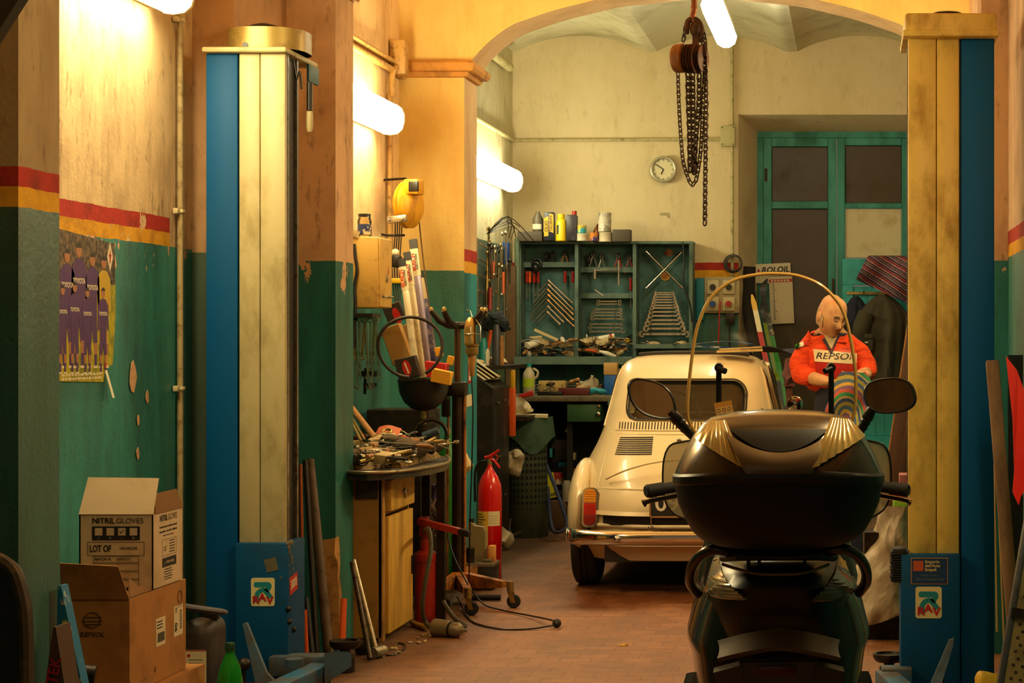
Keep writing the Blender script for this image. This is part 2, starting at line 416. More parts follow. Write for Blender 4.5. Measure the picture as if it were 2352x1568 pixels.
q = MB(tcy); panel(q, 1935, 595, 2092, 655, D2-.075, .04); panel(q, 1935, 655, 1960, 1000, D2-.075, .04); panel(q, 1960, 658, 2092, 1000, D2-.055, .02); panel(q, 2092, 300, 2152, 1160, D2-.05, .05); panel(q, 1935, 1000, 2092, 1170, D2-.055, .03)
for i in range(5): panel(q, 1990+i*20, 672, 1991.5+i*20, 1000, D2-.058, .004)
q.struct('lower_panel', rf)
q = MB(mk('rusty iron', '#3c2818', .7, d='#5c3418', ds=30)); panel(q, 1911, 640, 1916, 690, D2-.075, .03); panel(q, 1757, 388, 1763, 418, D2-.06, .012); q.struct('door_bolt', lf)
# ---------------------------------------------------------------- camera, world
cam = bpy.data.cameras.new('camera'); cam.sensor_width = 36; cam.lens = 36*F/2352; cam.clip_start = .05
cam.shift_x = -(VU-1176)/2352; cam.shift_y = (VV-784)/2352
co = bpy.data.objects.new('camera', cam); C.objects.link(co); co.location = (0, 0, CH); co.rotation_euler = (R(90), 0, 0)
bpy.context.scene.camera = co
w = bpy.data.worlds.new('night'); bpy.context.scene.world = w; w.use_nodes = True
w.node_tree.nodes['Background'].inputs[0].default_value = (1, .76, .48, 1); w.node_tree.nodes['Background'].inputs[1].default_value = .15
cy = bpy.context.scene.cycles; cy.max_bounces = 7; cy.diffuse_bounces = 4; cy.glossy_bounces = 3; cy.transmission_bounces = 4; cy.transparent_max_bounces = 12; cy.caustics_reflective = False; cy.caustics_refractive = False; cy.adaptive_threshold = .045; cy.sample_clamp_indirect = 6
vs = bpy.context.scene.view_settings; vs.view_transform = 'Standard'; vs.look = 'None'; vs.exposure = .12; vs.gamma = 1
# ---------------------------------------------------------------- fluorescent lamps
WARM, COOL = (1, .82, .43, 1), (1, .90, .56, 1)
LAMPS = (('fourth', (.555, 10.1, 2.635), 1.50, WARM, 44, 'tube lamp on the right wall hidden behind the right lift column'),
         ('fifth', (.555, 5.1, 2.73), 1.50, WARM, 40, 'tube lamp on the right wall nearest the open front'),
         ('first', (-2.575, 6.7, 2.73), 1.60, WARM, 48, 'white-hot tube lamp high on the left wall, nearest the front, above the team poster'),
         ('second', (-2.575, 10.25, 2.635), 1.50, WARM, 46, 'glowing tube lamp on the left wall above the yellow cable reel'),
         ('third', (-2.585, 14.35, 2.615), 1.3, COOL, 26, 'glowing tube lamp on the left wall of the back room above the hanging tools'))
for nm, p, L, col, e, lab in LAMPS:
    o = thing('tube_lamp', lab, 'lamp', p, 180 if p[0] > 0 else 0, 'fluorescent lamps')
    q = MB(mk('lamp housing', '#b9ac88', .5, d='#6d5a30', ds=20)); q.box((-.085, 0, 0), (.05, L, .13), None, .01); q.build('lamp_housing', o)
    q = MB(glow('lamp glow '+nm, col, e))
    pr = [(-.058, -.08), (-.02, -.085), (.02, -.078), (.045, -.055), (.056, -.015), (.056, .025), (.042, .06), (.015, .08), (-.058, .082)]
    q.add([(x, -L/2+.015, z) for x, z in pr]+[(x, L/2-.02, z) for x, z in pr], [(i, i+1, 9+i+1, 9+i) for i in range(8)]+[tuple(range(9))]); q.build('diffuser', o)
    q = MB(mk('lamp end cap', '#e6cf96', .3)); q.prism([(x*1.04, z*1.04) for x, z in pr], .02, tr(0, L/2, 0) @ rot(90)); q.build('end_cap', o)
o = thing('tube_lamp', 'white-hot lamp hanging under the vaulted back ceiling beside the chain hoist', 'lamp', (-.87, 12.75, 3.45), 0, 'fluorescent lamps')
q = MB(MATS['lamp housing']); q.box((0, 0, .075), (.12, 1.3, .05), None, .01); q.tube([(0, -.4, .1), (0, -.4, .33)], .008); q.tube([(0, .4, .1), (0, .4, .33)], .008); q.build('lamp_housing', o)
q = MB(glow('lamp glow ceiling', (1, .94, .68, 1), 28))
pr = [(-.062, .05), (-.075, .02), (-.06, -.03), (-.02, -.055), (.02, -.055), (.06, -.03), (.075, .02), (.062, .05)]
q.add([(x, -.64, z) for x, z in pr]+[(x, .64, z) for x, z in pr], [(i, (i+1) % 8, 8+(i+1) % 8, 8+i) for i in range(8)]+[tuple(range(8)), tuple(range(8, 16))]); q.build('diffuser', o)
# ================================================================ two-post car lift
blue = mk('lift blue paint', '#004f88', .55, d='#1f5876', ds=3.2, dt=(.55, .85), b=.06, st=(1, 1, .35), **{'Specular IOR Level': .2})
bluedk = mk('lift dark blue paint', '#034674', .55, d='#1a3644', ds=6, dt=(.5, .8), b=.08, **{'Specular IOR Level': .2})
bluegy = mk('worn blue grey steel', '#3c5468', .55, d='#40362a', ds=7, dt=(.42, .65), b=.1)
cream = mk('lift cream cover', '#beb284', .45, d='#948650', ds=7, dt=(.48, .74), b=.05, st=(1, 1, .5))
creamy = mk('lift yellowed cover', '#dcbc5c', .45, d='#a07c2c', ds=7, dt=(.47, .7), b=.05, st=(1, 1, .5))
darkst = mk('dark greasy steel', '#241d16', .45, .5, d='#3d2c1a', ds=20, b=.1)
steel = mk('worn steel', '#8c857a', .35, .9, d='#4a3c2c', ds=18)
chrome = mk('chrome', '#d8d4cc', .08, 1)
blackp = mk('black plastic', '#14110f', .4, b=.05, bs=200)
rubber = mk('black rubber', '#16120f', .75, b=.1, bs=90)
white = mk('white sticker', '#e0d6b8', .5)
ink = mk('black ink', '#1a1510', .6)
redi = mk('red ink', '#b01818', .5)
teali = mk('teal ink', '#147d86', .5)
def ribbon(q, pts, w, T, t=.0006):
    """a flat stroke of width w through 2D points"""
    pts = [V((p[0], p[1], 0)) for p in pts]; k = len(pts); L, Rr = [], []
    for i, p in enumerate(pts):
        d = (pts[min(i+1, k-1)]-pts[max(i-1, 0)]).normalized(); n = V((-d.y, d.x, 0))*w/2; L.append(p+n); Rr.append(p-n)
    vs = L+Rr+[v+V((0, 0, t)) for v in L+Rr]
    fs = [(2*k+i, 2*k+i+1, 3*k+i+1, 3*k+i) for i in range(k-1)]+[(i, i+1, 2*k+i+1, 2*k+i) for i in range(k-1)]+[(k+i, k+i+1, 3*k+i+1, 3*k+i) for i in range(k-1)]
    fs += [(0, k, 3*k, 2*k), (k-1, 2*k-1, 4*k-1, 3*k-1)]
    return q.add(vs, fs, T)
def rav(par, T, w):
    h = w*1.2
    q = MB(mk('sticker cream', '#d8c890', .45)); q.rect(w, h, T, .001, r=w*.1)
    T2 = T @ tr(0, 0, .0011) @ Matrix.Scale(w, 4)
    q.mat(teali)
    q.prism([(-.33, .42), (.22, .42), (.31, .39), (.37, .31), (.37, .2), (.23, -.04), (.05, .10), (.15, .2), (-.33, .2), (-.38, .26), (-.38, .36)], .0006/w, T2)
    ribbon(q, [(-.26, -.42)]+[(-.26+.34*(1-math.cos(R(a))), -.2+.3*math.sin(R(a))) for a in (0, 20, 40, 60, 80)]+[(.1, .05), (.25, -.12), (.34, -.24)], .2, T2, .0006/w)
    ob = q.build('maker_sticker', par, w=True)
    q = MB(redi)
    for ch, x, y in (('R', -.3, -.4), ('A', -.02, -.3), ('V', .3, -.42)): q.text(ch, w*.42, T @ tr(x*w, y*w+w*.06, .0022), .0008, bold=.035, sx=1.1)
    q.build('lettering', ob, w=True)
def lift(side):
    L = side < 0; S = 580; y0 = F/S
    X = lambda u: (u-VU)/S
    Z = lambda v: CH+(VV-v)/S
    lab = ('blue and cream lift column standing left, with its round drum housing and open rail side' if L else
           'blue and yellowed cream lift column standing right, behind the scooter, with a boxy cap')
    o = thing('lift_column', lab, 'car lift', (X(580) if L else X(2185), y0+.1, 0), 0, 'columns of the two-post lift')
    top = Z(122) if L else Z(85)
    cr = cream if L else creamy
    b0, b1 = (X(472), X(545)) if L else (X(2207), X(2284))
    q = MB(blue); q.ab((b0, y0+.004, 0), (b1, y0+.21, top), .006); q.build('column', o, w=True)
    c0, c1 = (X(549), X(655)) if L else (X(2086), X(2203)); cb = Z(1245) if L else Z(1270)
    mid = X(597) if L else X(2151)
    q = MB(cr); q.ab((c0, y0, cb-.02), (mid-.0012, y0+.03, top), .005); q.ab((mid+.0012, y0, cb-.02), (c1, y0+.03, top), .005)
    q.build('cover', o, w=True)
    q = MB(darkst); q.ab((min(c0, b1)-.003, y0+.025, 0), (c1-.012, y0+.2, top)) if L else q.ab((c0+.012, y0+.025, 0), (b0+.004, y0+.2, top))
    q.build('carriage_channel', o, w=True)
    q = MB(steel); e = c1-.006 if L else c0+.006
    for yy in (.034, .165): q.ab((e-.006, y0+yy, .3), (e+.006, y0+yy+.022, top))
    q.build('guide_rail', o, w=True)
    if L:
        q = MB(cr); q.ab((X(468), y0-.03, top), (X(662), y0+.2, top+.022), .008); q.ab((X(505), y0+.1, top-.003), (X(664), y0+.42, top+.019), .006); q.build('top_plate', o, w=True)
        q = MB(mk('aged brass sheet', '#a08a4c', .38, .35, d='#5c4720', ds=9))
        hole = rrect(.31, .33, .13, X(592), y0+.165, 8); zz = top+.022
        k = len(hole); q.add([(x, y, zz) for x, y in hole]+[(x, y, zz+.085) for x, y in hole], [(i, (i+1) % k, k+(i+1) % k, k+i) for i in range(k)]+[tuple(range(k, 2*k))])
        dr = q.build('drum_housing', o, w=True)
        q = MB(blackp); q.cyl((X(563), y0-.001, zz+.010), (X(563), y0+.02, zz+.010), .012); q.build('cable_hole', dr, w=True)
        q = MB(darkst); q.lathe([(.085, 0), (.075, .012), (.05, .024), (.02, .032), (0, .033)], tr(X(582), y0+.14, zz+.085)); q.build('dome', o, w=True)
        q = MB(mk('bluegreen bracket', '#2f6470', .5, d='#5c5c40', ds=9)); q.ab((X(662)-.006, y0+.28, top-.075), (X(664)+.002, y0+.43, top-.002), .003); q.build('bracket', o, w=True)
        q = MB(blackp); q.tube(curve([(X(665), y0+.05, top-.02), (X(668), y0+.08, top-.09), (X(672), y0+.1, top-.06), (X(676), y0+.1, top-.13)]), .004); q.cyl((X(692), y0+.12, Z(180)), (X(692), y0+.12, Z(245)), .012)
        pn = q.build('pendant_switch', o, w=True)
        q = MB(cr); q.lathe([(.012, .085), (.0135, .07), (.0135, .02), (.009, .002), (0, 0)], tr(X(692), y0+.12, Z(297))); q.build('pendant_cap', pn, w=True)
    else:
        q = MB(cr); q.ab((X(2078), y0-.05, top), (X(2288), y0+.4, Z(34)), .012); q.ab((X(2073), y0-.06, top-.006), (X(2292), y0+.41, top+.02), .006); q.build('top_cap', o, w=True)
        q = MB(darkst); q.lathe([(.1, 0), (.085, .014), (.055, .03), (.02, .036), (0, .037)], tr(X(2180), y0+.14, Z(34))); q.build('dome', o, w=True)
    # foot cabinet
    f0, f1, yf = (X(547), X(668), y0-.04) if L else (X(2068), X(2204), y0-.04)
    q = MB(bluedk); q.ab((f0, yf, .02), (f1, y0+.2, cb), .006); ft = q.build('foot_cabinet', o, w=True)
    q = MB(bluedk); q.ab((f0-.1 if L else f0-.02, y0-.1, 0), (f1+.03, y0+.22, .02), .004); q.build('base_plate', o, w=True)
    if L:
        rav(ft, FR((X(611), yf-.0008, Z(1356))), 54/S)
        q = MB(mk('silver sticker', '#8d8470', .35, .6, d='#4c4336', ds=30)); q.rect(.048, .052, FR((X(630), yf-.0008, Z(1294))) @ rot(0, 0, 14), .0008); q.build('silver_sticker', ft, w=True)
        q = MB(mk('red sticker', '#b8281a', .5)); TS = SD((f1+.0006, y0+.035, Z(1342))) @ rot(0, 0, 8); q.rect(.11, .07, TS, .0008); q.mat(white); q.text('3000', .05, TS @ tr(0, 0, .0009), .0006, bold=.02, sx=.85); q.build('load_sticker', ft, w=True)
        q = MB(mk('grease lumps', '#6a5a38', .6, d='#2c2012', ds=40, b=.6, bs=60))
        for i in range(34): q.ball((f1-.001-rnd.random()**3*.03, yf+rnd.random()*.1, cb-.003-rnd.random()**1.6*.17), (.005, .007, .006+rnd.random()*.010), 7, 5)
        q.build('grease', ft, w=True)
        q = MB(darkst)
        for v, y in ((1395, -.01), (1425, .0), (1448, .06)): q.ball((f1+.002, yf+.01+y, Z(v)), .012, 8, 6)
        q.build('bolt', ft, w=True)
        q = MB(bluegy)
        a = [P(*p) for p in ((557, 1432, 605), (566, 1430, 605), (590, 1490, 610), (612, 1545, 615), (640, 1575, 615), (588, 1575, 615))]
        q.add(a+[p+V((0, .02, 0)) for p in a], [tuple(range(6)), tuple(range(6, 12))[::-1]]+[(i, (i+1) % 6, 6+(i+1) % 6, 6+i) for i in range(6)]); q.build('release_lever', o, w=True)
        q = MB(mk('dark iron', '#332a22', .4, .6, d='#5a4a3a', ds=12)); p = P(560, 1525, 600); q.ball(p, .026, 16, 10); q.cyl(p, p-V((0, 0, .09)), .008, n=8); q.ab(p+V((-.04, -.03, -.12)), p+V((.06, .03, -.07)), .01); q.build('ball_knob', o, w=True)
        q = MB(mk('arm blue paint', '#0f5f8a', .5, d='#4a4030', ds=6, dt=(.4, .62), b=.1))
        q.box((-2.10, 7.20, .105), (.085, .8, .085), (0, 0, -5), .006)
        a1 = q.build('lift_arm', o, w=True)
        q = MB(mk('yellow label', '#d6a814', .5)); Ty = tr(-2.067, 6.80, .115) @ rot(0, 0, -5) @ rot(88); q.rect(.07, .02, Ty, .001); q.build('yellow_label', a1, w=True)
        q = MB(bluegy); q.cyl((-2.09, 7.0, .147), (-2.09, 7.0, .163), .028); q.cyl((-2.14, 7.5, .147), (-2.14, 7.5, .18), .035); q.build('pivot_pin', a1, w=True)
        q = MB(bluegy)
        pl = [(745, 1572), (745, 1500), (760, 1496), (800, 1496), (807, 1503), (807, 1530)]
        a = [P(u, v, 600) for u, v in pl]; q.add(a+[P(u, v, 575) for u, v in pl], [tuple(range(6)), tuple(range(6, 12))[::-1]]+[(i, (i+1) % 6, 6+(i+1) % 6, 6+i) for i in range(6)])
        q.box((-2.16, 7.72, .12), (.26, .1, .08), None, .006)
        q.build('lift_arm', o, w=True)
    else:
        rav(ft, FR((X(2132), yf-.0008, Z(1380))), 60/S)
        q = MB(mk('navy plate', '#16345e', .45)); Tn = FR((X(2134), yf-.0008, Z(1308))); q.mat(mk('plate rim', '#a8743c', .5)); q.rect(.146, .105, Tn, .0008); q.mat(MATS['navy plate']); q.rect(.139, .098, Tn @ tr(0, 0, .0009), .0005)
        pn = q.build('dealer_plate', ft, w=True)
        q = MB(mk('orange ink', '#b8502c', .5)); q.rect(.04, .04, Tn @ tr(-.044, .02, .0016), .0005)
        q.mat(mk('pale yellow ink', '#d8c078', .5))
        for i, s_ in enumerate(('Emporio', "dell'Auto", 'Empoli')): q.text(s_, .0165, Tn @ tr(-.018, .036-i*.0155, .0016), .0005, 'LEFT', .02)
        q.mat(mk('dim blue ink', '#6a7c8c', .5)); q.text('DEP. ATTREZZATURE', .0115, Tn @ tr(0, -.034, .0016), .0005); q.text('VF 8077 - 73 186 r.a', .0085, Tn @ tr(0, -.018, .0016), .0005); q.build('lettering', pn, w=True)
        q = MB(rubber)
        q.ab((X(2052), y0-.03, Z(1336)), (X(2070), y0+.06, Z(1262)), .004); q.ab((X(2050), y0-.04, Z(1272)), (X(2082), y0+.07, Z(1258)), .003)
        for i in range(13): q.ab((X(2046)-(i % 3)*.002, y0-.04, Z(1334-i*5.6)), (X(2070), y0+.065, Z(1334-i*5.6)+.005), .001)
        q.build('ribbed_rubber_guard', o, w=True)
        q = MB(bluegy)
        a = [P(*p) for p in ((2180, 1470, 605), (2191, 1466, 605), (2190, 1480, 605), (2160, 1580, 612), (2133, 1580, 612))]
        q.add(a+[p+V((0, .02, 0)) for p in a], [tuple(range(5)), tuple(range(5, 10))[::-1]]+[(i, (i+1) % 5, 5+(i+1) % 5, 5+i) for i in range(5)]); q.build('release_lever', o, w=True)
        q = MB(MATS['dark iron']); q.ball(P(2155, 1566, 600), .026, 12, 8); q.build('ball_knob', o, w=True)
        q = MB(MATS['arm blue paint']); q.box((.17, 7.45, .065), (.085, .5, .08), (0, 0, 10), .006); q.box((.17, 7.7, .075), (.12, .1, .08), None, .006); q.build('lift_arm', o, w=True)
    # lift pad
    p = P(793, 1478, 545) if L else P(2042, 1508, 560)
    q = MB(darkst); q.lathe([(.0, -.004), (.05, -.004), (.06, .004), (.066, .014), (.066, .03), (.054, .03), (.05, .02), (0, .018)], tr(p-V((0, 0, .015))), 28); q.cyl(p-V((0, 0, .02)), V((p.x, p.y, .03)), .022, n=14); q.cyl(V((p.x, p.y, .0)), V((p.x, p.y, .06)), .04, n=14)
    q.build('lift_pad', o, w=True)
lift(-1); lift(1)
# ================================================================ scooter, seen from behind
sil = mk('silver-brown scooter paint', '#4c4034', .25, .75, coat=.6)
sild = mk('dark scooter paint', '#3a2d24', .25, .6, coat=.6)
blk = mk('matt black plastic', '#0f0d0c', .5, b=.12, bs=160)
blkg = mk('satin black plastic', '#151311', .32)
clr = mk('clear ribbed lens', '#c2a866', .18, .35, coat=.5)
hl = thing('motor_scooter', 'large dark scooter with tall windscreen and rear top case, in front of the cream car', 'scooter', (-.19, 4.95, 0), 2.4)
# local frame: x right, y forward, z up; rear of the top case at y = -.62
def sbuild(q, n, par=hl, **k): return q.build(n, par, **k)
# --- top case: horizontal slices, half width, back and front edge
def slice_(hw, yb, yf, z, n=44, e=2.6, sag=0):
    o = []
    for i in range(n):
        a = 2*math.pi*i/n; c, s_ = math.cos(a), math.sin(a)
        x = hw*math.copysign(abs(c)**(2/e), c); y = (yb+yf)/2+(yf-yb)/2*math.copysign(abs(s_)**(2/e), s_)
        o.append((x, y, z-sag*(abs(x)/hw)**2 if hw else z))
    return o
def loft(q, sl, cap0=True, cap1=True):
    n = len(sl[0]); vs = [v for s_ in sl for v in s_]
    fs = [(i*n+j, i*n+(j+1) % n, (i+1)*n+(j+1) % n, (i+1)*n+j) for i in range(len(sl)-1) for j in range(n)]
    if cap0: fs.append(tuple(range(n))[::-1])
    if cap1: fs.append(tuple(range((len(sl)-1)*n, len(sl)*n)))
    return q.add(vs, fs)
Y0, YF = -.62, -.20
LOW = [(.926, .118, .10, .04), (.931, .150, .072, .03), (.945, .178, .050, .02), (.965, .196, .035, .012), (1.0, .213, .022, .008), (1.04, .228, .012, .004), (1.088, .236, .004, 0)]
UP = [(1.108, .237, .0, 0), (1.12, .233, .004, 0), (1.15, .218, .020, .01), (1.188, .194, .048, .03), (1.208, .176, .075, .05), (1.222, .155, .105, .08), (1.233, .10, .16, .13), (1.238, .04, .2, .18)]
LOW = [(z, hw*1.02, b, f_) for z, hw, b, f_ in LOW]; UP = [(z, hw*1.015, b, f_) for z, hw, b, f_ in UP]
q = MB(blk); loft(q, [slice_(hw, Y0+b, YF-f_, z, sag=.018*(z-.92)/.16) for z, hw, b, f_ in LOW]); tc = sbuild(q, 'top_case_base')
q = MB(mk('charcoal band', '#26221c', .4)); loft(q, [slice_(hw, Y0+b, YF-b, z, sag=.018) for z, hw, b in ((1.086, .240, -.004), (1.092, .245, -.007), (1.106, .245, -.007), (1.112, .240, -.003))]); sbuild(q, 'seam_band', tc)
q = MB(sil); loft(q, [slice_(hw, Y0+b, YF-f_, z, sag=.018*(1.237-z)/.13) for z, hw, b, f_ in UP]); lid = sbuild(q, 'top_case_lid')
def lidY(x, z):
    """rear surface of the lid"""
    hw, b, f_ = sm(z, [(a[0], a[1]) for a in UP]), sm(z, [(a[0], a[2]) for a in UP]), sm(z, [(a[0], a[3]) for a in UP])
    yb, yf = Y0+b, YF-f_; t = min(1, abs(x)/hw)
    return (yb+yf)/2-(yf-yb)/2*(max(0, 1-t**2.6))**(1/2.6)
def patch(q, poly, off, surf, nu=10, nv=10, th=.004):
    """quad patch (four corners in x,z) laid on a surface y = surf(x, z)"""
    a, b, c, d = [V((p[0], p[1], 0)) for p in poly]
    def fn(u, v):
        p = (a*(1-u)+b*u)*(1-v)+(d*(1-u)+c*u)*v; return (p.x, surf(p.x, p.y)-off, p.y)
    return q.grid(fn, nu, nv, thick=-th)
for sx in (-1, 1):
    q = MB(clr); pl = [(sx*.193, 1.178), (sx*.072, 1.112), (sx*.120, 1.219), (sx*.160, 1.214)]
    def fn(u, v, sx=sx):
        a, b, c, d = [V((p[0], p[1], 0)) for p in pl]
        p = (a*(1-u)+b*u)*(1-v)+(d*(1-u)+c*u)*v
        return (p.x, lidY(p.x, p.y)-.005-.003*abs(math.sin(u*22)), p.y)
    q.grid(fn, 44, 10, thick=.006); sbuild(q, 'clear_reflector', lid)
# dark scoop with a smiling lip, between the reflectors
q = MB(mk('dark scoop plastic', '#1e1810', .6)); lipz = lambda x: 1.150+.046*(abs(x)/.095)**2
q.grid(lambda u, v: (lambda x, z: (x, lidY(x, z)-.004, z))((u-.5)*.216, lipz((u-.5)*.19)+(1.1975-lipz((u-.5)*.19))*v), 24, 8, thick=-.003); sbuild(q, 'handle_recess', lid)
q = MB(mk('bronze trim paint', '#80705a', .36, .7))
def lip(u, v):
    x = (u-.5)*(.226+.02*(1-v)-.08*v); z = lipz((u-.5)*.192)*(1-v)+1.104*v
    return (x, lidY(x, max(z, 1.109))-.009-.006*math.sin(math.pi*v), z)
q.grid(lip, 24, 8, thick=-.006); sbuild(q, 'handle_lip', lid)
q = MB(sil); q.grid(lambda u, v: ((u-.5)*.262, lidY((u-.5)*.262*.95, 1.2)-.006+v*.09, 1.196+.03*math.sin(v*math.pi*.5)-.010*(abs(u-.5)*2)**2), 20, 8, thick=.004); sbuild(q, 'lid_spoiler', lid)
# --- tail
q = MB(blkg)
TL = [(.66, .165, -.40, .5), (.72, .175, -.44, .5), (.79, .182, -.47, .5), (.83, .170, -.48, .5), (.865, .13, -.46, .5), (.878, .09, -.42, .4)]
loft(q, [slice_(hw, b, f_, z, e=3.2) for z, hw, b, f_ in TL]); tail = sbuild(q, 'tail_fairing')
def tailY(x, z):
    hw, b, f_ = [sm(z, [(a[0], a[i]) for a in TL]) for i in (1, 2, 3)]; t = min(.999, abs(x)/hw)
    return (b+f_)/2-(f_-b)/2*(max(0, 1-t**3.2))**(1/3.2)
for sx in (-1, 1):
    q = MB(mk('tail lens painted lit', '#a89878', .15, .3, coat=.5) if sx < 0 else mk('tail lens painted shaded', '#5c5040', .15, .2, coat=.5))  # same lens twice: left coloured as lit, right as shaded
    pl = [(sx*.180, .80), (sx*.074, .806), (sx*.140, .858), (sx*.160, .853)]
    def fn(u, v, sx=sx):
        a, b, c, d = [V((p[0], p[1], 0)) for p in pl]; p = (a*(1-u)+b*u)*(1-v)+(d*(1-u)+c*u)*v
        return (p.x, tailY(p.x*.97, p.y)-.006-.003*abs(math.sin(v*20)), p.y)
    q.grid(fn, 16, 40, thick=.006); sbuild(q, 'rear_light', tail)
    # side panels swelling out and down
    q = MB(sild)
    sec = [(.80, .13, .186), (.755, .13, .203), (.705, .14, .216), (.675, .15, .223), (.645, .165, .212), (.545, .18, .20)]
    def sp(u, v, sx=sx):
        z = .80-.255*v; xo = sm(-z, [(-a, c_) for a, b_, c_ in sec]); xi = sm(-z, [(-a, b_) for a, b_, c_ in sec]) - .05
        a = u*math.pi*.55; return (sx*(xi+(xo-xi)*math.sin(a)**.8), -.40+.30*(1-math.cos(a))*1.2+.05*v, z)
    q.grid(sp, 14, 14, thick=.006*sx); sbuild(q, 'side_panel')
    q = MB(mk('grab rail paint', '#4a3c30', .22, .7, coat=.6))
    q.tube(curve([(sx*.095, -.40, .902), (sx*.145, -.41, .915), (sx*.182, -.39, .898), (sx*.204, -.35, .862), (sx*.207, -.31, .825), (sx*.192, -.27, .795)], 6), [.013]*31, 10, flat=1); sbuild(q, 'grab_rail')
    # lower side swing in front of wheel
    q = MB(blkg); q.tube(curve([(sx*.18, -.1, .56), (sx*.2, -.12, .50), (sx*.235, -.06, .43), (sx*.25, .05, .37)], 5), .05, 10); sbuild(q, 'lower_cowl')
q = MB(blk); q.tube(curve([(-.13, -.36, .89), (-.08, -.47, .905), (0, -.49, .907), (.08, -.47, .905), (.13, -.36, .89)], 6), .010, 8); q.box((0, -.38, .905), (.2, .2, .02), None, .008)
for x in (-.07, -.045, .06): q.box((x, -.40, .892), (.008, .04, .05))
sbuild(q, 'luggage_rack')
q = MB(mk('tail edge trim', '#7d6f54', .3, .5)); q.tube(curve([(-.13, -.44, .884), (-.06, -.475, .868), (0, -.48, .865), (.06, -.475, .868), (.115, -.44, .882)], 6), .004, 6); sbuild(q, 'tail_trim', tail)
# mudguard, number plate holder, red reflector
q = MB(mk('mudguard plastic', '#4a4236', .38, b=.05)); 
def mg(u, v): x = (u-.5)*2; return (x*(.135-.02*v+.02*v*v), -.44-.05*math.cos(x*1.2)-.05*v, .735-.035*v-.03*abs(x)**1.5)
q.grid(mg, 20, 8, thick=.012)
for sx in (-1, 1): q.add([(sx*.15, -.47, .64), (sx*.085, -.49, .66), (sx*.06, -.47, .42), (sx*.1, -.45, .42), (sx*.15, -.40, .64), (sx*.085, -.42, .66), (sx*.06, -.40, .42), (sx*.1, -.38, .42)], [(0, 1, 2, 3), (4, 5, 6, 7), (0, 4, 7, 3), (1, 5, 6, 2), (0, 1, 5, 4)])
q.add([(-.09, -.485, .665), (.09, -.485, .665), (.07, -.46, .40), (-.07, -.46, .40), (-.09, -.43, .665), (.09, -.43, .665), (.07, -.43, .40), (-.07, -.43, .40)], [(0, 1, 2, 3), (0, 4, 7, 3), (1, 5, 6, 2), (4, 5, 6, 7)])
sbuild(q, 'mudguard')
q = MB(mk('dull red reflector', '#5c1414', .3)); q.box((-.005, -.487, .647), (.088, .008, .022), None, .003); sbuild(q, 'red_reflector')
# shock absorbers and wheels
for sx in (-1, 1):
    q = MB(mk('shock spring', '#4c453c', .4, .6)); q.tube([(sx*.135+.016*math.cos(i*.6), -.30+.016*math.sin(i*.6), .36+i*.0022) for i in range(140)], .005, 6); q.cyl((sx*.135, -.30, .32), (sx*.135, -.30, .68), .010, n=8); sbuild(q, 'shock_absorber')
def wheel(n, y, r, w):
    q = MB(rubber); T = tr(0, y, r) @ rot(0, 90); q.lathe([(r-.06, -w/2+.01), (r-.03, -w/2), (r-.008, -w*.38), (r, 0), (r-.008, w*.38), (r-.03, w/2), (r-.06, w/2-.01), (r-.06, -w/2+.01)], T, 40); o = sbuild(q, n)
    q = MB(steel); q.lathe([(r-.06, -w*.4), (r-.07, -w*.3), (.05, -.02), (.03, -.03), (.03, .03), (.05, .02), (r-.07, w*.3), (r-.06, w*.4)], T, 32); sbuild(q, 'rim', o)
wheel('rear_wheel', -.14, .25, .13); wheel('front_wheel', 1.18, .25, .11)
q = MB(blk)
loft(q, [slice_(hw, b, f_, z, e=3) for z, hw, b, f_ in ((.22, .12, -.05, .45), (.35, .16, -.1, .95), (.5, .17, -.2, .6), (.66, .16, -.3, .5))]); sbuild(q, 'engine_cover')
q = MB(mk('seat vinyl', '#191614', .45)); loft(q, [slice_(hw, b, f_, z, e=3) for z, hw, b, f_ in ((.80, .13, -.20, .50), (.84, .15, -.22, .52), (.87, .14, -.2, .48), (.88, .09, -.14, .4))]); sbuild(q, 'seat')
# front shield, steering, handlebar
q = MB(sild); loft(q, [slice_(hw, b, f_, z, e=2.4) for z, hw, b, f_ in ((.2, .13, .62, .84), (.45, .2, .66, .95), (.7, .24, .72, 1.02), (.88, .2, .76, .98), (.97, .13, .74, .92), (1.0, .06, .76, .88))]); sbuild(q, 'front_shield')
q = MB(sild)
for sx in (-1, 1): q.tube([(sx*.075, 1.18, .25), (sx*.07, 1.05, .5)], .02, 10)
q.grid(lambda u, v: ((v-.5)*.14, 1.18+.27*math.cos(R(20+140*u)), .25+.29*math.sin(R(20+140*u))), 14, 4, thick=.006); sbuild(q, 'front_fork')
q = MB(blkg); q.tube(curve([(-.30, .60, .985), (-.2, .66, .99), (-.1, .72, .985), (.1, .72, .985), (.2, .66, .99), (.30, .60, .985)], 5), .012, 8); q.box((0, .72, .985), (.22, .12, .08), None, .03); hb = sbuild(q, 'handlebar')
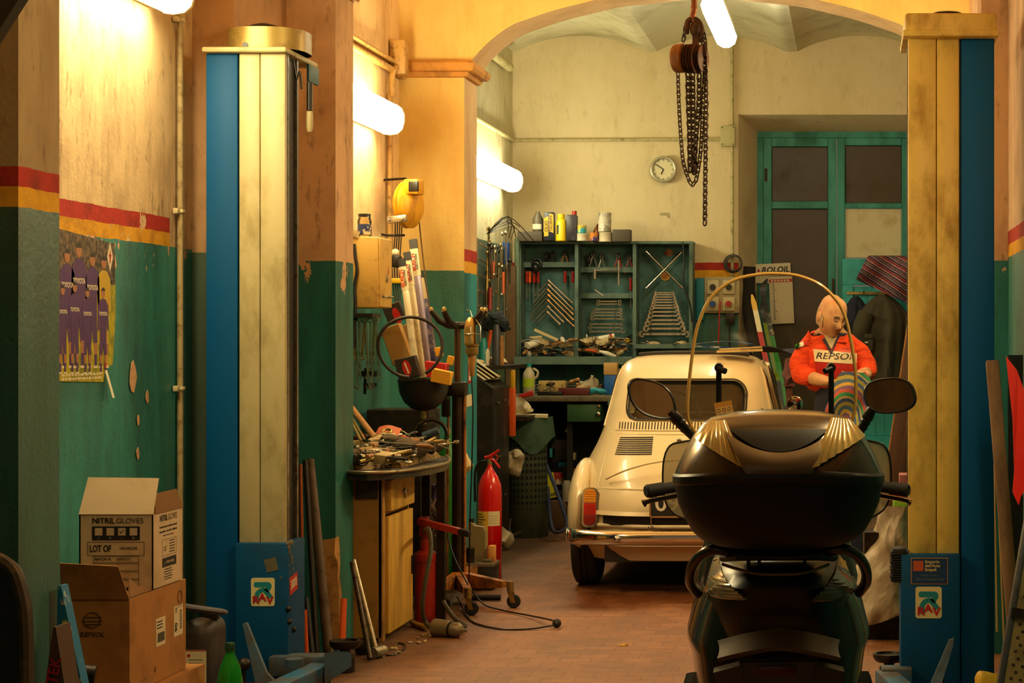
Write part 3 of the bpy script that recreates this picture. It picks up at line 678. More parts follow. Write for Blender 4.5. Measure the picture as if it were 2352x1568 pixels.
for sx in (-1, 1):
    q = MB(rubber); a, b = V((sx*.255, .625, .988)), V((sx*.372, .565, .974)); d = (b-a).normalized()
    q.tube([a, a+d*.02, a+d*.022, a+d*.03, a+d*.032, a+d*.075, a+d*.077, a+d*.125, a+d*.13], [.017, .017, .02, .02, .016, .016, .019, .019, .015], 16); q.cyl(a+d*.126, a+d*.129, .013, n=12); sbuild(q, 'grip', hb)
    q = MB(steel if sx < 0 else chrome); q.tube(curve([V((sx*.24, .655, .965)), V((sx*.30, .62, .955)), V((sx*.36, .60, .945)), V((sx*.378, .60, .938))], 4), [.007]*9+[.007, .008, .011, .012], 8); sbuild(q, 'brake_lever', hb)
    # white hand guard beside the shield
    t = NT('translucent hand guard'); a_ = t.n('BsdfTransparent'); t.set(a_, 0, (.9, .86, .76, 1)); b_ = t.n('BsdfPrincipled'); t.set(b_, 'Base Color', lin('#b8a884')); t.set(b_, 'Roughness', .3); m_ = t.n('MixShader'); t.set(m_, 0, .55); t.t.links.new(a_.outputs[0], m_.inputs[1]); t.t.links.new(b_.outputs[0], m_.inputs[2]); t.t.links.new(m_.outputs[0], t.out.inputs[0])
    q = MB(t.m); hg = [V((sx*x, y, z)) for x, y, z in ((.20, .80, 1.085), (.29, .78, 1.10), (.325, .77, 1.07), (.333, .77, .99), (.32, .775, .915), (.27, .785, .878), (.20, .80, .885))]
    hg = curve(hg, 4, True); q.add([(p.x, p.y, p.z) for p in hg]+[(p.x, p.y+.004, p.z) for p in hg], [tuple(range(len(hg))), tuple(range(len(hg), 2*len(hg)))[::-1]]+[(i, (i+1) % len(hg), len(hg)+(i+1) % len(hg), len(hg)+i) for i in range(len(hg))])
    ho = sbuild(q, 'hand_guard'); q = MB(blkg); q.tube(hg, .003, 6, True); sbuild(q, 'guard_edge', ho)
    # mirrors
    q = MB(blkg); c = V((-.365 if sx < 0 else .33, .80, 1.2276 if sx < 0 else 1.2365))
    cq = lambda a: math.copysign(abs(math.cos(R(a)))**.78, math.cos(R(a))); sq = lambda a: math.copysign(abs(math.sin(R(a)))**.78, math.sin(R(a)))
    el = lambda k, yy: [(c.x+sx*k*(.066*cq(a)-.012*sq(a)*sx)*(1.12 if sx > 0 else 1), yy, c.z+k*((.050 if sx > 0 else .056)*sq(a)+(.008 if sx > 0 else .014)*cq(a))) for a in range(0, 360, 12)]
    E = [el(1, c.y), el(1.06, c.y+.006), el(1.0, c.y+.02), el(.75, c.y+.038), el(.3, c.y+.046)]
    E.insert(0, el(.93, c.y+.001)); loft(q, E, False); MR = tr(c) @ rot(-10, 0, -15*sx) @ tr(-c); bmesh.ops.transform(q.bm, matrix=MR, verts=q.bm.verts[:])
    m = sbuild(q, 'mirror')
    q = MB(mk('mirror glass', '#a89c88', .03, 1)); pts = el(.94, c.y+.002); q.add(pts, [tuple(range(len(pts)))], MR); sbuild(q, 'mirror_glass', m)
    q = MB(blkg); b0 = V((c.x-sx*.05, .815, c.z-.038)); b1 = V((sx*.225, .84, 1.085))
    q.tube([b0, b0.lerp(b1, .25), b0.lerp(b1, .3), b0.lerp(b1, .36), b0.lerp(b1, .42), b0.lerp(b1, .48), b0.lerp(b1, .55), b1], [.014, .018, .0145, .0165, .0135, .0155, .0125, .008], 12); sbuild(q, 'mirror_stalk', m)
# windscreen
wpx = [(1610, 1030), (1594, 1000), (1576, 968), (1573, 931), (1579, 857), (1588, 790), (1598, 745), (1617, 699), (1644, 666), (1685, 641), (1735, 630), (1780, 628), (1828, 633), (1876, 652), (1909, 681), (1930, 712), (1944, 757), (1955, 815), (1961, 873), (1959, 940), (1945, 985), (1920, 1020), (1900, 1035)]
ws = [((u-VU)/787+.2297, CH+(VV-v)/787) for u, v in wpx]
def wsy(x, z): return .84-.42*x*x-.10*(z-1.05)
wc = curve([(x, wsy(x, z), z) for x, z in ws], 6)
q = MB(glass('windscreen acrylic', (.93, .88, .76, 1), .02, .03))
half = len(wc)//2; n = 14
q.grid(lambda u, v: (lambda a, b: (lambda p: (p.x, wsy(p.x, p.z), p.z))(a.lerp(b, u)))(wc[int(round(v*half))], wc[len(wc)-1-int(round(v*half))]), n, half); 
wo = sbuild(q, 'windscreen')
q = MB(mk('windscreen edge', '#cfa050', .25, 0, coat=.6)); q.tube(wc, .005, 8); sbuild(q, 'screen_edge', wo)
for sx in (-1, 1):
    q = MB(blkg); x = sx*.165-.006; q.cyl((x, .83, 1.075), (x, .80, 1.315), .0085, n=12); q.cyl((x-.0, .84, 1.32), (x, .79, 1.318), .013, n=14); q.cyl((x+.0, .79, 1.315), (x+sx*-.02+.0, .775, 1.308), .009, n=10); q.cyl((x, .85, 1.08), (x, .80, 1.078), .015, n=14)
    sbuild(q, 'screen_strut', wo)
q = MB(mk('orange warning card', '#c98a30', .5)); Tw = FR((-.155, .80, 1.192)) @ rot(0, 0, 10)
q.rect(.052, .054, Tw, .001); q.mat(mk('card face', '#d8a860', .5)); q.rect(.049, .036, Tw @ tr(0, -.006, .0011), .0004)
q.mat(ink)
for i in range(3): q.ring(Tw @ tr(-.016+.016*i, .003, .0016), .005, .0007, 14, 4)
q.mat(mk('blue disc', '#5c7890', .5))
for i in range(2): q.cyl(Tw @ V((-.014+.016*i, -.013, .0012)), Tw @ V((-.014+.016*i, -.013, .0018)), .006, n=12)
sbuild(q, 'warning_card', wo)
q = MB(ink)
for i in range(4): q.add([(-.048+i*.003, .80, 1.20-i*.0045), (-.024+i*.0015, .80, 1.190-i*.0045), (-.025+i*.0015, .80, 1.1875-i*.0045), (-.044+i*.003, .80, 1.1945-i*.0045)], [(0, 1, 2, 3)])
sbuild(q, 'wing_emblem', wo)
# ================================================================ small cream car seen from behind
carp = mk('cream car paint', '#dccaa2', .3, coat=.3)
carl = mk('dark car interior', '#2a2118', .7)
tire = mk('car tyre rubber', '#1c1612', .8, b=.1)
gl = glass('car glass', (.80, .77, .66, 1), .04, .01)
XC, YB = -.957, 10.72
car = thing('car', 'small rounded cream vintage car seen from behind, left of the scooter', 'car', (XC, YB, 0))
HW = [(.17, .55), (.22, .615), (.31, .648), (.42, .658), (.50, .658), (.58, .648), (.66, .632), (.72, .608), (.80, .563), (.88, .525), (.95, .503), (1.02, .49), (1.075, .477), (1.14, .462), (1.20, .445), (1.255, .415), (1.29, .37), (1.315, .29), (1.328, .16)]
YRt = [(.17, .14), (.25, .085), (.33, .06), (.42, .05), (.50, .062), (.60, .11), (.70, .18), (.80, .265), (.87, .33), (.95, .405), (1.05, .49), (1.15, .585), (1.22, .68), (1.27, .79), (1.3, .92), (1.318, 1.08), (1.328, 1.22)]
YFt = [(.17, 2.86), (.3, 2.95), (.5, 2.96), (.66, 2.9), (.74, 2.78), (.8, 2.55), (.86, 2.28), (.92, 2.12), (1.0, 2.03), (1.1, 1.93), (1.2, 1.80), (1.26, 1.7), (1.3, 1.6), (1.328, 1.45)]
def cs(z): return sm(z, HW), sm(z, YRt), sm(z, YFt)
EX = 3.6
def rearY(x, z):
    hw, a, b = cs(z); t = min(.9995, abs(x)/hw); return (a+b)/2-(b-a)/2*(1-t**EX)**(1/EX)
NZ, NA = 76, 176
zs = [.17+(1.328-.17)*(i/NZ)**.92 for i in range(NZ+1)]
def inwin(x, y, z):
    hw, a, b = cs(min(z, 1.328))
    if abs(x) < .335 and .948 < z < 1.165 and y < 1.0:                      # rear window
        dx, dz = max(0, abs(x)-.265), max(0, abs(z-1.056)-.04); return (dx*dx+dz*dz)**.5 < .068
    if .93 < z < 1.225 and abs(x) > hw*.86 and y > .95:                       # side windows
        f = a+.30+(1.225-z)*-.1; r = b-.06
        return f < y < r and not 1.02 < y < 1.04 if False else (f+.1 < y < r-.02)
    if .93 < z < 1.235 and y > b-.25 and abs(x) < hw*.82: return True         # windscreen
    return False
vsl = []
for z in zs:
    hw, a, b = cs(z)
    for j in range(NA):
        th = 2*math.pi*j/NA; c, s_ = math.cos(th), math.sin(th)
        x = hw*math.copysign(abs(c)**(2/EX), c); y = (a+b)/2+(b-a)/2*math.copysign(abs(s_)**(2/EX), s_); vsl.append((x, y, z))
fs = []
for i in range(NZ):
    for j in range(NA):
        q4 = (i*NA+j, i*NA+(j+1) % NA, (i+1)*NA+(j+1) % NA, (i+1)*NA+j)
        m = sum((V(vsl[k]) for k in q4), V((0, 0, 0)))/4
        if inwin(*m): continue
        # wheel arches
        if m.z < .56 and abs(m.x) > .45 and (abs(m.y-.55) < .30 or abs(m.y-2.38) < .30) and ((m.y-.55)**2+(m.z-.26)**2 < .085 or (m.y-2.38)**2+(m.z-.26)**2 < .085): continue
        fs.append(q4)
fs.append(tuple(range(NZ*NA, (NZ+1)*NA)))
q = MB(carp); q.add(vsl, fs)
# swelling rear wings and rain gutters
body = q.build('body', car, sharp=60)
for sx in (-1, 1):
    q = MB(carp); q.ball((sx*.585, .60, .42), (.092, .42, .30), 28, 18, fn=lambda d: 1 if d.z > -.75 else .9); q.build('rear_wing', body)
for sx in (-1, 1):
    q = MB(carp); q.tube(curve([(sx*(cs(z)[0]*.945+.003), rearY(sx*cs(z)[0]*.945, z)-.002, z) for z in (.90, 1.0, 1.1, 1.18, 1.24)]+[(sx*.405, 1.25, 1.272), (sx*.405, 1.6, 1.268)], 4), .007, 6); q.build('rain_gutter', body)
# overlays on the rear face
def patch_r(q, poly, off=.004, nu=12, nv=8, th=.005):
    a, b, c, d = [V((p[0], p[1], 0)) for p in poly]
    def fn(u, v):
        p = (a*(1-u)+b*u)*(1-v)+(d*(1-u)+c*u)*v; return (p.x, rearY(p.x, p.y)-off, p.y)
    return q.grid(fn, nu, nv, thick=-th)
def rr(w, h, r, x0, z0): return [(x, rearY(x, z), z) for x, z in rrect(w, h, r, x0, z0, 8)]
wn = [(x, rearY(x, z)-.004, z) for x, z in [(x, z-.012*(abs(x)/.3)**2+.006) for x, z in curve([V((p[0], p[1], 0)) for p in rrect(.675, .222, .075, 0, 1.056, 6)], 3, True) for x, z in [(x, z)]]] if False else None
ol = [V((p[0], p[1]-.010*(abs(p[0])/.3)**2+.005, 0)) for p in rrect(.675, .224, .078, 0, 1.056, 7)]
ol2 = []
for i, p in enumerate(ol):
    b = ol[(i+1) % len(ol)]; m = max(1, int((b-p).length/.03)); ol2 += [p.lerp(b, k/m) for k in range(m)]
q = MB(rubber); q.tube([(p.x, rearY(p.x, p.y)-.001, p.y) for p in ol2], .0115, 8, True); rs = q.build('window_seal', body)
q = MB(mk('seal trim', '#8a7c58', .25, .6)); q.tube([(p.x*1.0, rearY(p.x, p.y)-.011, p.y) for p in ol2], .004, 6, True); q.build('seal_trim', rs)
q = MB(gl); patch_r(q, [(-.335, .948), (.335, .948), (.335, 1.165), (-.335, 1.165)], -.012, 16, 8, 0); q.build('rear_window', body)
q = MB(gl)
q.grid(lambda u, v: ((u-.5)*.86*cs(.93+.3*v)[0]*1.9, cs(.93+.3*v)[2]-.02-.08*(abs(u-.5)*2)**3, .93+.3*v), 10, 6); q.build('windscreen', body)
for sx in (-1, 1):
    q = MB(gl); q.grid(lambda u, v: (sx*(cs(.93+.3*v)[0]-.006), .85+(1.1-.2*v)*u, .93+.3*v), 8, 6); q.build('side_window', body)
    q = MB(chrome); q.tube(curve([(sx*(cs(.94)[0]+.004), .86, .935), (sx*(cs(.94)[0]+.004), 1.95, .935)], 2), .006, 6); q.build('window_trim', body)
    q = MB(carp); q.tube([(sx*(cs(.93)[0]-.02), 2.02, .92), (sx*(cs(1.24)[0]-.02), 1.72, 1.245)], .02, 8); q.tube([(sx*(cs(.93)[0]-.006), 1.12, .92), (sx*(cs(1.23)[0]-.008), 1.12, 1.24)], .018, 8); q.build('window_pillar', body)
    q = MB(chrome); c = (sx*.58, 1.95, .985); q.lathe([(0, -.02), (.03, -.018), (.05, 0), (.052, .004), (.048, .006)], tr(c) @ rot(90)); q.tube([(sx*.52, 1.93, .93), (c[0], c[1]+.015, c[2])], .006); mo = q.build('wing_mirror', car)
    q = MB(MATS['mirror glass']); q.lathe([(0, .0045), (.047, .0045)], tr(c) @ rot(90)); q.build('mirror_glass', mo)
# cabin seen through the rear window
q = MB(carl); q.ab((-.40, .62, .3), (.40, 2.1, .82)); q.ab((-.42, 1.85, .8), (.42, 2.0, .93))
q.build('cabin_tub', body)
for sx in (-1, 1):
    q = MB(mk('seat cloth', '#4a3c28', .8)); q.box((sx*.22, 1.12, .82), (.36, .1, .28), (12, 0, 0), .04); q.build('seat_back', body)
q = MB(blackp); q.ring(tr(-.2, 1.75, .92) @ rot(65), .17, .01, 24, 6); q.build('steering_wheel', body)
# engine lid with its louvres
q = MB(carp)
pts = [(-.475, .575), (-.435, .87), (.435, .87), (.475, .575)]
for a, b in zip(pts, pts[1:]+pts[:1]):
    q.tube([(V((a[0], 0, a[1])).lerp(V((b[0], 0, b[1])), i/14)) for i in range(15)], .005, 6)
for v in q.bm.verts: v.co.y += rearY(v.co.x, v.co.z)-.001
q.build('engine_lid_edge', body)
dks = mk('painted slot shade', '#1c1208', .8)  # raised dark patches paint in the shade inside slots and gap
q = MB(carp); patch_r(q, [(-.40, .885), (.40, .885), (.40, .945), (-.40, .945)], .002, 24, 4, .004); vp = q.build('vent_panel', body)
q = MB(dks)
for i in range(44):
    x = -.375+i*.01744
    if abs(x) < .02: continue
    z0, z1 = .893, .935-.004*abs(x)/.4; patch_r(q, [(x-.0032, z0), (x+.0032, z0), (x+.0032, z1), (x-.0032, z1)], .0075, 1, 4, .001)
q.build('vent_slots', vp)
for sx in (-1, 1):
    q = MB(dks)
    for i in range(9):
        z = .762+i*.0112; patch_r(q, [(sx*.17, z-.003), (sx*(.385-.0025*i), z-.007), (sx*(.385-.0025*i), z-.002), (sx*.17, z+.003)], .004, 12, 1, .001)
    q.build('lid_louvres', body)
q = MB(chrome); q.box((-.02, rearY(0, .83)-.01, .836), (.028, .02, .02), None, .005); q.build('lid_badge', body)
q = MB(mk('pressed lid crease', '#dccaa2', .3, coat=.3)); q.tube(curve([(x, rearY(x, .575-.02*abs(x))-.002, .735-.11*(abs(x)/.42)**2) for x in [-.42+.06*i for i in range(15)]], 2), .006, 6); q.build('lid_crease', body)
# dark patch painting in the shaded gap under the lid
q = MB(dks); patch_r(q, [(-.43, .375), (.43, .375), (.43, .432), (-.43, .432)], .004, 16, 2, .002); q.build('engine_gap', body)
q = MB(carp); q.grid(lambda u, v: ((u-.5)*.95, rearY((u-.5)*.95, .5)-.03-.012*(1-v), .432+.022*v), 20, 2, thick=.006); q.tube(curve([(x, rearY(x, .37)-.02, .372) for x in (-.46, -.2, 0, .2, .46)], 4), .012, 8); q.build('lid_sill', body)
q = MB(chrome); q.box((-.15, rearY(.1, .42)-.045, .405), (.006, .012, .07)); q.box((-.15, rearY(.1, .42)-.05, .375), (.03, .02, .012), None, .003); q.build('lid_catch', body)
# number plate
yp = rearY(0, .52)-.045
q = MB(mk('plate black', '#1a1a16', .5)); T = FR((.035, yp, .50)) ; q.rect(.385, .145, T, .006, r=.006)
po = q.build('number_plate', car)
q = MB(mk('plate rim', '#b09a70', .3, .5)); q.tube([(x, yp-.006, z) for x, z in rrect(.385, .145, .006, .035, .50)], .0045, 6, True); q.build('plate_frame', po)
q = MB(mk('plate white', '#e8dfc4', .5)); q.text('09', .125, T @ tr(-.098, 0, .0065), .001, bold=.012, sx=1.1); q.build('plate_digits', po)
q = MB(carp); q.box((0, yp+.03, .53), (.3, .06, .06), None, .01); q.build('plate_bracket', po)
# tail lamps
for sx in (-1, 1):
    X0 = sx*.508
    def ly(z): return rearY(sx*.468, z)+.006
    yl = min(ly(.36), ly(.5), ly(.57))-.035; tilt = math.degrees(math.atan2(ly(.56)-ly(.38), .18))
    T = tr(X0, (ly(.38)+ly(.56))/2-.035, .468) @ rot(90-tilt, 0, 0) @ tr(0, 0, 0)
    q = MB(chrome); q.prism(rrect(.088, .222, .03), .03, T, -.05); q.prism(rrect(.088, .222, .03), .02, T, -.02); to = q.build('tail_lamp', car)
    for nm, m, y0, y1 in (('amber_lens', mk('amber lens', '#d88a1c', .12, coat=.8), .025, .102), ('red_lens', mk('red lens', '#b81c10', .12, coat=.8), -.045, .022), ('red_lens', mk('deep red lens', '#8e140c', .12, coat=.8), -.102, -.048)):
        q = MB(m); pl = rrect(.066, .2, .024); pl = [(x, min(max(y, y0), y1)) for x, y in pl]; u_ = []
        for p in pl:
            if not u_ or (abs(p[0]-u_[-1][0])+abs(p[1]-u_[-1][1])) > 1e-4: u_.append(p)
        q.prism(u_, .012, T, 0)
        for i in range(5): q.prism([(-.028, y0+.008+i*(y1-y0-.016)/4.5), (.028, y0+.008+i*(y1-y0-.016)/4.5), (.028, y0+.012+i*(y1-y0-.016)/4.5), (-.028, y0+.012+i*(y1-y0-.016)/4.5)], .002, T, .012)
        q.build(nm, to)
# bumper, apron, wheels
q = MB(chrome)
pth = [(x, -.025+.10*(abs(x)/.62)**4+(.06 if abs(x) > .6 else 0), 0) for x in [-.632, -.62, -.58, -.5, -.35, -.18, 0, .18, .35, .5, .58, .62, .632]]
pr = [(0, -.042), (-.016, -.036), (-.026, -.012), (-.026, .012), (-.018, .034), (0, .04), (.004, .034), (.004, -.036)]
pp = curve(pth, 4); n = len(pr)
q.add([(p.x*1.0, p.y+a, .318+b) for p in pp for a, b in pr], [(i*n+j, i*n+(j+1) % n, (i+1)*n+(j+1) % n, (i+1)*n+j) for i in range(len(pp)-1) for j in range(n)]+[tuple(range(n)), tuple(range((len(pp)-1)*n, len(pp)*n))])
bo = q.build('bumper', car, sharp=60)
for sx in (-1, 1):
    q = MB(chrome); q.ball((sx*.33, -.055, .315), .02, 12, 8); q.build('bumper_bolt', bo)
q = MB(carp); q.grid(lambda u, v: ((u-.5)*(1.16-.06*v), rearY((u-.5)*1.1, .27)-.02+.05*v, .268-.085*v), 24, 6, thick=.008)
q.tube(curve([(x, rearY(x, .2)-.01, .205) for x in (-.5, -.25, 0, .25, .5)], 4), .014, 8); q.build('rear_apron', body)
q = MB(mk('rusty exhaust', '#5a3a22', .6, .5)); q.ab((.02, .2, .11), (.3, .45, .19), .03); q.cyl((.16, .12, .14), (.16, .3, .14), .018); q.build('silencer', body)
q = MB(carl); q.ab((-.42, .12, .17), (.42, 2.6, .3)); q.build('underside', body)
for y in (.53, 2.38):
    for sx in (-1, 1):
        r = .262; q = MB(tire); T = tr(sx*.562, y, r) @ rot(0, 90)
        q.lathe([(r-.075, -.06), (r-.03, -.072), (r-.01, -.062), (r, -.045), (r, -.02), (r-.008, -.018), (r-.008, -.012), (r, -.010), (r, .010), (r-.008, .012), (r-.008, .018), (r, .02), (r, .045), (r-.01, .062), (r-.03, .072), (r-.075, .06)], T, 48); wo_ = q.build('wheel', car)
        q = MB(steel); q.lathe([(r-.074, -.055), (r-.09, -.02), (.06, .01), (.0, .012)], T, 32); q.lathe([(r-.074, .055), (r-.09, .03), (.06, .02), (0, .022)], T, 32); q.build('wheel_rim', wo_)
# folded cloth roof and what lies on it
q = MB(mk('black roof cloth', '#2a241c', .85, b=.2, bs=120)); q.grid(lambda u, v: ((u-.5)*.66, 1.02+.55*v, 1.318+.010*math.sin(math.pi*u)**.5+.006*math.sin(v*14)), 14, 14, thick=.02); q.build('sunroof_cloth', body)
q = MB(mk('tan board', '#cdae6e', .7, d='#a07f44', ds=8)); q.box((XC+.285, YB+.88, 1.335), (.27, .17, .014), (0, -2, 3)); q.box((XC+.29, YB+.87, 1.35), (.25, .15, .008), (0, -3, 5)); q.thing('cardboard_sheet', 'folded tan cardboard sheet lying on the cream car roof', 'cardboard')
q = MB(mk('blue white magazine', '#b8bcc0', .4, d='#1c4a90', ds=7, dt=(.4, .5))); q.box((XC+.17, YB+1.32, 1.352), (.4, .26, .012), (0, 3, 8)); q.grid(lambda u, v: (XC-.02+.36*u, YB+1.15+.2*v, 1.372+.02*math.sin(3*u)), 8, 3, thick=.003); q.thing('magazine', 'blue and white magazine spread open on the car roof', 'magazine')
q = MB(mk('dark cloth', '#1e2440', .9)); q.grid(lambda u, v: (XC+.33+.30*u, YB+1.2+.25*v, 1.345+.018*math.sin(5*u+3*v)-.05*max(0, u-.6)), 10, 6, thick=.006); q.thing('rag', 'dark blue rag at the right edge of the car roof', 'rag')
# ================================================================ the mechanic
S0 = 388
skin_m = NT('skin'); p_ = skin_m.obj(); skin_m.bsdf(skin_m.mix(skin_m.rng(skin_m.noise(p_, 18, 4), .4, .7), lin('#cc9c70'), lin('#b87c56')), .5); skin_m = skin_m.m
org = NT('orange fleece'); p_ = org.obj(); org.bsdf(org.mix(org.rng(org.noise(org.scale(p_, (1, 1, 2.2)), 14, 4), .4, .75), lin('#ee4a10'), lin('#c23008')), .9, 0, org.noise(org.scale(p_, (.6, .6, 2)), 26, 4), .8, .02); org = org.m
navy = mk('navy cloth', '#262a44', .9, d='#1a1c2c', ds=12, b=.3, bs=60)
man = thing('person', 'balding person in orange jacket with white chest band, looking down at a knit', 'person', (-.13, 11.55, 0), 0)
def skinmesh(chains, name, mat, parent, sub=2, root=None):
    """chains: list of point lists [(x,y,z,r or (rx,ry))]; the same coordinates join up"""
    me = bpy.data.meshes.new(name); vs, es, rad = [], [], []; idx = {}
    for ch in chains:
        prev = None
        for x, y, z, r in ch:
            k = (round(x, 4), round(y, 4), round(z, 4))
            if k not in idx: idx[k] = len(vs); vs.append((x, y, z)); rad.append(r if isinstance(r, tuple) else (r, r))
            if prev is not None: es.append((prev, idx[k]))
            prev = idx[k]
    me.from_pydata(vs, es, []); ob = bpy.data.objects.new(name, me); C.objects.link(ob)
    md = ob.modifiers.new('s', 'SKIN'); md.use_smooth_shade = True
    for i, v in enumerate(me.skin_vertices[0].data): v.radius = rad[i]; v.use_root = (i == 0)
    m2 = ob.modifiers.new('u', 'SUBSURF'); m2.levels = m2.render_levels = sub
    nm = bpy.data.meshes.new_from_object(ob.evaluated_get(bpy.context.evaluated_depsgraph_get())); bpy.data.objects.remove(ob)
    nm.materials.clear(); nm.materials.append(mat); nm.polygons.foreach_set('use_smooth', [True]*len(nm.polygons)); nm.polygons.foreach_set('material_index', [0]*len(nm.polygons))
    o = bpy.data.objects.new(name, nm); C.objects.link(o); o.parent = parent; return o
def W(u, v, dy=0):
    """photo point at the person's depth, in the person's own frame"""
    s = F/(11.55+dy); return ((u-VU)/s+.13, dy, CH+(VV-v)/s)
pel, chest, neck = (.03, .0, .93), (-.01, -.03, 1.28), (.0, -.05, 1.43)
def pt(a, r, dz=0): return (a[0], a[1], a[2]+dz, r)
rs_, ls_ = W(1848, 778), W(1966, 778)
re_, le_ = W(1838, 862, -.06), W(1996, 856, -.04)
rh_, lh_ = W(1908, 878, -.26), W(1972, 862, -.24)
legs = []
for sx in (-1, 1): legs.append([pt(pel, (.09, .07)), (.03+sx*.08, 0, .84, .065), (.03+sx*.085, -.02, .48, .05), (.03+sx*.09, .03, .12, .042), (.03+sx*.09, .02, .06, .04), (.03+sx*.1, -.14, .035, .03)])
trunk = [pt(pel, (.09, .07)), (0.01, -.01, 1.1, (.085, .07)), pt(chest, (.12, .085)), (0, -.04, 1.40, .07), (.005, -.07, 1.47, .058), (.012, -.10, 1.53, .06)]
arms = [[pt(chest, (.13, .09)), (rs_[0]+.035, rs_[1], rs_[2]-.035, .07), (re_[0], re_[1], re_[2], .05), (rh_[0], rh_[1], rh_[2], .032)],
        [pt(chest, (.13, .09)), (ls_[0]-.035, ls_[1], ls_[2]-.035, .07), (le_[0], le_[1], le_[2], .05), (lh_[0], lh_[1], lh_[2], .032)]]
body_o = skinmesh([trunk]+legs+arms, 'body', skin_m, man)
# head: one deformed ball, face turned to the right and down
HRX, HRY, HRZ = .077, .099, .122
def hf(d):
    """radius of the head along direction d; d.y = -1 is the face"""
    k = 1.0
    def g(x, z, wx, wz, a): return a*math.exp(-((d.x-x)**2/wx**2+(d.z-z)**2/wz**2)) if d.y < .25 else 0
    k += g(0, -.20, .13, .11, .20)+g(0, -.05, .085, .16, .12)+g(-.13, -.24, .06, .06, .05)+g(.13, -.24, .06, .06, .05)       # nose
    k += g(-.34, .06, .15, .10, -.085)+g(.34, .06, .15, .10, -.085)                                                      # eye hollows
    k += g(-.34, .05, .09, .05, .035)+g(.34, .05, .09, .05, .035)                                                            # eyelids
    k += g(-.32, .22, .20, .07, .055)+g(.32, .22, .20, .07, .055)                                                            # brow
    k += g(0, -.40, .20, .05, .03)+g(0, -.455, .20, .022, -.045)+g(0, -.51, .16, .05, .03)+g(0, -.60, .3, .04, -.025)+g(0, -.76, .25, .14, .10)   # lips, chin
    k += g(-.5, -.18, .16, .18, .03)+g(.5, -.18, .16, .18, .03)+g(-.26, -.36, .05, .14, -.035)+g(.26, -.36, .05, .14, -.035)   # cheeks, folds
    k += .075*math.exp(-((d.z-.68)/.26)**2)-.03*max(0, d.z-.85)/.15
    if d.z < -.3: k *= 1-.22*(-d.z-.3)*abs(d.x)
    if d.y > .3 and d.z > -.2: k *= 1.05
    return k
def hp(x, z, o=0, back=False):
    y = math.sqrt(max(0, 1-x*x-z*z))*(1 if back else -1); d = V((x, y, z)); k = hf(d)+o; return V((d.x*HRX*k, d.y*HRY*k, d.z*HRZ*k))
q = MB(skin_m); q.ball((0, 0, 0), (HRX, HRY, HRZ), 72, 54, fn=hf)
for sx in (-1, 1):
    q.ball((sx*.078, .014, -.014), (.011, .021, .034), 14, 10, fn=lambda d: 1-.3*max(0, -d.z-.4))
ho = q.build('head', man, sharp=80)
ho.location = (W(1911, 727)[0], -.12, W(1911, 727)[2]); ho.rotation_euler = (rot(0, 0, 33) @ rot(22, 0, 0) @ rot(0, 4, 0)).to_euler()
q = MB(mk('short grey hair', '#b89a78', .95, d='#8a7862', ds=30, b=.4, bs=300))
q.grid(lambda u, v: (lambda a, z: V((HRX*math.sin(a)*math.sqrt(max(.05, 1-z*z)), HRY*math.cos(a)*math.sqrt(max(.05, 1-z*z)), HRZ*z))*((1.07 if abs(a) < 1.25 else 1.04)+.006*mnoise.noise(V((a*9, z*14, 0)))))(R(-108+216*u), -.5+(.80-.9*abs(u-.5)**2*1.3)*v), 48, 18)
q.build('hair', ho)
for sx in (-1, 1):
    q = MB(mk('eye shade', '#3a2014', .6)); q.tube(curve([hp(sx*x, z, .012) for x, z in ((.20, .03), (.28, .015), (.36, .012), (.46, .03))], 3), [.0012]+[.0026]*8+[.0012], 6); q.build('eye', ho)
    q = MB(mk('brow hair', '#6a4e38', .9)); q.tube(curve([hp(sx*x, z, .01) for x, z in ((.16, .20), (.28, .25), (.42, .24), (.52, .18))], 3), [.002]+[.0042]*8+[.002], 6); q.build('eyebrow', ho)
q = MB(mk('lip colour', '#7a3c2c', .6)); q.tube(curve([hp(x, -.455+.02*abs(x)/.2, .012) for x in (-.24, -.12, 0, .12, .24)], 3), [.001]+[.0026]*11+[.001], 6); q.build('mouth', ho)
# jacket
jk = skinmesh([[(0.01, .0, 1.085, (.180, .13)), (0, -.01, 1.16, (.187, .137)), (-.01, -.03, 1.28, (.195, .14)), (0, -.03, 1.385, (.12, .10)), (0.003, -.045, 1.445, (.076, .078))]]+
   [[(-.01, -.03, 1.28, (.195, .14)), (rs_[0]+.03, rs_[1], rs_[2]-.03, .088), ((rs_[0]+re_[0])/2-.01, (rs_[1]+re_[1])/2, (rs_[2]+re_[2])/2, .078), (re_[0], re_[1], re_[2], .072), (re_[0]*.55+rh_[0]*.45, re_[1]*.5+rh_[1]*.5, re_[2]*.5+rh_[2]*.5, .056)],
    [(-.01, -.03, 1.28, (.195, .14)), (ls_[0]-.03, ls_[1], ls_[2]-.03, .086), ((ls_[0]+le_[0])/2+.01, (ls_[1]+le_[1])/2, (ls_[2]+le_[2])/2, .072), (le_[0], le_[1], le_[2], .064), (le_[0]*.62+lh_[0]*.38, le_[1]*.5+lh_[1]*.5, le_[2]*.5+lh_[2]*.5, .05)]], 'jacket', org, man)
for v in jk.data.vertices: v.co += mnoise.noise_vector(v.co*V((9, 9, 18)))*.012
